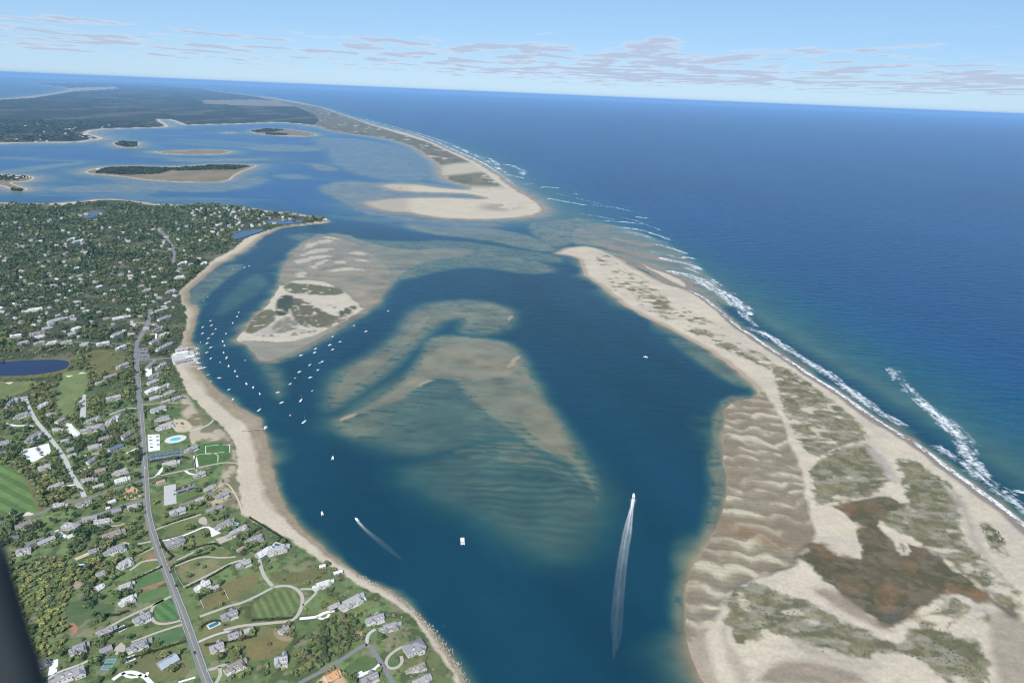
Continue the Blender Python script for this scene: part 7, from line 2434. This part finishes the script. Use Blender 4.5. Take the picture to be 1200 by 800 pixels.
for pts, lab in (([(190, 616), (228, 603)], 'hedge below the pale shingled house by the car park'), ([(187, 632), (194, 644), (203, 652)], 'hedge along the road beside the square grey house'), ([(219, 645), (250, 636), (258, 640)], 'hedge south of the square grey house'),
                 ([(207, 661), (228, 652), (245, 648)], 'hedge along the top of the brown field'), ([(218, 689), (246, 676), (270, 662)], 'hedge along the foot of the brown field'), ([(156, 680), (190, 664)], 'hedge above the bright green lawn west of the road'),
                 ([(152, 772), (200, 757), (216, 752)], 'long hedge below the green field west of the road'), ([(120, 746), (160, 730)], 'hedge below the grey house with the teal pool'), ([(236, 735), (246, 727), (258, 728)], 'hedge round the blue-grey lap pool'),
                 ([(176, 541), (214, 535), (222, 538)], 'hedge south of the tennis court fence'), ([(170, 476), (171, 490)], 'hedge at the road end of the square lawn'), ([(295, 727), (330, 725), (342, 724)], 'hedge along the foot of the oval lawn'),
                 ([(240, 756), (270, 752), (300, 745)], 'hedge behind the cross-shaped pale house'), ([(150, 655), (176, 642)], 'hedge between two drives west of the road'), ([(292, 604), (320, 621), (340, 634)], 'hedge along the bluff top above the beach'),
                 ([(108, 718), (134, 722), (150, 716)], 'hedge round the sunken garden lawn')):
    hedge(pts, lab)

# ------------------------------------------------------------------ surf and wakes
def foam_sheet(pts, width, fn, step=3.0, nv=14, z=0.0, smooth=2):
    w = line_world(pts, z, smooth, step)
    nn = normals2(w)
    u = np.concatenate([[0], np.cumsum(np.hypot(*np.diff(w, axis=0).T))])
    v = np.linspace(0, 1, nv)
    X = w[:, None, 0] + nn[:, None, 0] * (v[None] - 0.5) * width
    Y = w[:, None, 1] + nn[:, None, 1] * (v[None] - 0.5) * width
    U, V = np.repeat(u[:, None], nv, 1), np.repeat((v[None] - 0.5) * width, len(w), 0)
    A = np.clip(fn(U, V, X, Y, u[-1]), 0, 1)
    n = len(w)
    i = np.arange(n * nv).reshape(n, nv)
    F = np.stack([i[:-1, :-1], i[1:, :-1], i[1:, 1:], i[:-1, 1:]], -1).reshape(-1, 4)
    a = A.ravel()
    F = F[a[F].max(1) > 0.02]
    VV = np.stack([X.ravel(), Y.ravel(), 0.06 + 0.7 * a], 1)
    return VV, F, a


def surf(width, thr, strength, gap=0.0, seed=0, su=26.0, sv=7.0):
    def fn(U, V, X, Y, L):
        t = V / (width / 2)
        env = np.clip(1 - t * t, 0, 1) * sstep(0, 0.08 * L, U) * sstep(L, 0.92 * L, U)
        n1 = fbm(U / su + 0.2 * V / sv, V / sv, 5, 301 + seed, 0.6)
        n2 = fbm(X / (0.16 * su), Y / (0.16 * su), 3, 311 + seed)
        lace = 1 - 0.6 * sstep(0.16, 0.02, np.abs(fbm(X / (0.22 * su), Y / (0.22 * su), 3, 315 + seed) - 0.5) * 1.2)
        g = sstep(gap, gap + 0.15, fbm(U / 95.0, U * 0 + 3.7 + seed, 2, 321)) if gap else 1.0
        return strength * g * lace * sstep(thr, thr + 0.36, n1 * 0.6 + n2 * 0.4 + 0.24 * env - 0.15) * sstep(0.0, 0.6, env)
    return fn


SURF = [
    # swash line and inner breakers of the ocean beach
    ([(772, 331), (806, 340), (824, 348), (838, 360), (850, 370), (863, 382), (882, 394), (901, 407.5), (926, 423.5), (950, 440), (976, 456), (1001, 473), (1026, 491.5), (1052, 507.5), (1081, 525), (1117, 553), (1152, 578), (1200, 615), (1250, 660)], 16, 0.30, 0.9, 0),
    ([(780, 322), (820, 331), (846, 346), (868, 366), (890, 386), (908, 398), (932, 414), (956, 430), (984, 449), (1010, 468), (1036, 486), (1064, 502), (1094, 520), (1130, 548), (1166, 572), (1206, 602), (1250, 640)], 34, 0.42, 0.85, 0.22),
    ([(775, 316.5), (800, 321), (820, 327), (846, 343), (868, 356), (876, 367)], 58, 0.38, 0.95, 0),
    ([(850, 352), (872, 360), (880, 370)], 36, 0.42, 0.95, 0),
    ([(866, 381), (896, 391), (918, 406), (942, 421), (972, 438), (1002, 462), (1030, 478)], 36, 0.40, 0.9, 0),
    ([(1044, 428), (1052, 445), (1067, 460), (1081, 474), (1102, 490), (1112, 502), (1130, 518), (1136, 536), (1148, 550), (1166, 566)], 48, 0.46, 0.95, 0.2),
    ([(1078, 470), (1100, 488), (1116, 504), (1126, 516)], 34, 0.40, 1.0, 0),
    ([(1120, 535), (1140, 550), (1165, 568), (1200, 594), (1230, 620)], 40, 0.46, 0.95, 0),
    ([(1186, 574), (1204, 578)], 14, 0.34, 1.0, 0),
    # breakers over the shoals of the inlet
    ([(664, 255), (688, 258), (700, 260)], 16, 0.50, 0.8, 0), ([(704, 258.6), (730, 260), (756, 263)], 26, 0.42, 0.9, 0), ([(724, 265.5), (754, 270), (772, 276), (790, 283)], 40, 0.45, 0.95, 0.2),
    ([(740, 274), (760, 278), (786, 286)], 26, 0.50, 0.85, 0), ([(760, 285), (784, 289.5), (806, 298)], 36, 0.42, 0.95, 0), ([(769, 301.5), (790, 306), (808, 309), (822, 317)], 46, 0.40, 1.0, 0), ([(690, 240), (721, 243), (742, 248)], 26, 0.44, 0.9, 0),
    ([(744, 254), (760, 256)], 34, 0.38, 0.95, 0), ([(640, 232), (660, 236), (690, 241)], 40, 0.42, 0.9, 0), ([(796, 303), (806, 301), (816, 304)], 26, 0.42, 0.95, 0), ([(700, 262), (716, 264), (735, 268)], 14, 0.5, 0.7, 0),
    ([(676, 250), (700, 253), (722, 258)], 24, 0.46, 0.7, 0), ([(712, 270), (740, 272), (768, 279)], 30, 0.48, 0.75, 0.2), ([(742, 292), (770, 296), (796, 302)], 30, 0.48, 0.8, 0.2), ([(726, 254), (744, 258), (762, 265), (776, 271)], 30, 0.48, 0.8, 0),
    ([(800, 312), (822, 321), (846, 336), (862, 347)], 40, 0.44, 0.8, 0.2), ([(648, 226), (680, 233), (706, 240)], 34, 0.5, 0.7, 0.2), ([(1076, 466), (1100, 482), (1120, 500), (1146, 526)], 40, 0.5, 0.7, 0.3),
    # surf along the far barrier beach
    ([(640, 244), (628, 232), (607, 220), (583, 201.5), (564, 189.5), (532, 175.8), (511, 165.5), (479, 155), (442, 146.2), (401, 134), (376, 125), (333, 116.5), (300, 111.5)], 34, 0.34, 0.9, 0),
    ([(600, 212), (585, 197), (570, 188), (545, 177), (520, 166), (490, 156), (456, 147.5), (420, 138)], 90, 0.46, 0.9, 0.2), ([(585, 192), (600, 194), (612, 199), (614, 206)], 90, 0.44, 0.9, 0), ([(590, 204), (606, 207), (616, 209)], 50, 0.4, 0.9, 0), ([(612, 216), (626, 216)], 40, 0.4, 0.8, 0),
    ([(632, 220), (642, 219), (656, 221)], 60, 0.4, 0.9, 0), ([(672, 227), (678, 228)], 40, 0.42, 0.7, 0), ([(566, 184), (576, 187), (584, 194)], 70, 0.42, 0.9, 0),
]
vs, fs, al, off = [], [], [], 0
for s_, (pts, wd, th, st, gp) in enumerate(SURF):
    dm = np.mean([np.hypot(*P(a, b)[:2]) for a, b in pts])
    V, F, a = foam_sheet(pts, wd, surf(wd, th, st, gp, s_ * 5, 26.0 * max(1, dm / 1500), 7.0 * max(1, wd / 40)), max(1.6, dm / 900), 18)
    V[:, 2] += 0.012 * s_
    vs.append(V)
    fs.append(F + off)
    al.append(a)
    off += len(V)
o = link('surf_foam', mesh_np('surf_foam', np.concatenate(vs), np.concatenate(fs), None, {'cover': np.concatenate(al)}, True), MAT['foam'])
tag(o, 'white breakers and swash along the ocean side of the barrier beaches', 'surf', kind='stuff')


def wake_fn(U, V, X, Y, L):
    spread = 1.6 + 4.6 * sstep(0, 110, U) + 1.5 * sstep(100, 300, U)
    fade = np.exp(-U / 72.0) * sstep(0, 4, U)
    s = 0
    for c, wd, k in ((-0.85, 0.22, 0.95), (-0.15, 0.22, 0.85), (0.8, 0.20, 0.9)):
        s = s + k * np.exp(-((V / spread - c) / wd) ** 2)
    s = s + 0.9 * np.exp(-(V / 3.0) ** 2) * np.exp(-U / 18.0)
    core = 0.46 * np.exp(-(V / (spread * 0.8)) ** 4) * np.exp(-U / 105.0)
    return fade * s * (0.35 + 0.95 * fbm(U / 10.0, V / 1.6, 3, 331)) + core * (0.4 + fbm(U / 18.0, V / 2.0, 3, 333)) * sstep(0, 6, U)


def wake2_fn(U, V, X, Y, L):
    sp = 1.6 + 3.2 * sstep(0, 90, U)
    a = 0.75 * np.exp(-U / 15.0) * np.exp(-(V / sp) ** 2) * (0.5 + 0.8 * fbm(U / 7, V / 1.4, 3, 341))
    return a + 0.055 * np.exp(-U / 110.0) * np.exp(-(V / (sp * 1.3)) ** 2) * sstep(0, 5, U)


for pts, wd, fn, lab in (([(742.3, 583.5), (740, 597), (735, 625), (729, 660), (725, 700), (722, 740), (721, 775), (722, 806)], 32, wake_fn, 'long bright triple wake behind the fast motorboat'),
                         ([(419.5, 611), (430, 622), (445, 634), (470, 655), (500, 680), (540, 715)], 14, wake2_fn, 'faint white wake behind the motorboat off the mainland beach')):
    V, F, a = foam_sheet(pts, wd, fn, 1.5, 30)
    V[:, 2] = 0.05 + 0.15 * a
    o = link('boat_wake', mesh_np('boat_wake', V, F, None, {'cover': a}, True), MAT['foam'])
    tag(o, lab, 'wake', kind='stuff')

# ------------------------------------------------------------------ the aircraft: the dark pillar of its open window at the lower left
fr = MB()
pil_m = simple('painted_airframe', (0.030, 0.038, 0.042), 0.55, 0.3, 0.15, 8.0)
rings = []
path = [(-5, 636), (6, 668), (17, 704), (28, 740), (40, 775), (51, 815), (63, 860)]
DEPTH = 0.62
for k, (a, b) in enumerate(path):
    d = fwd + cr * ((a - 600.0) / FOC) - cu * ((b - 400.0) / FOC)
    e = np.array([0, 0, CAM_H]) + d * (DEPTH + 0.004 * k)
    ox, oz = cr, fwd
    wdt, dep_ = 0.16, 0.05
    ring = []
    for t in np.linspace(0, 2 * math.pi, 20, endpoint=False):
        c, s = math.cos(t), math.sin(t)
        u = math.copysign(abs(c) ** 0.55, c) * wdt / 2 - wdt / 2
        v = math.copysign(abs(s) ** 0.7, s) * dep_ / 2
        ring.append(tuple(e + ox * u + oz * v))
    rings.append(ring)
fr.loft(rings)
o = fr.build('aircraft_window_pillar', pil_m)
for p in o.data.polygons:
    p.use_smooth = True
tag(o, 'dark out-of-focus pillar of the aircraft window at the lower left corner', 'window pillar')
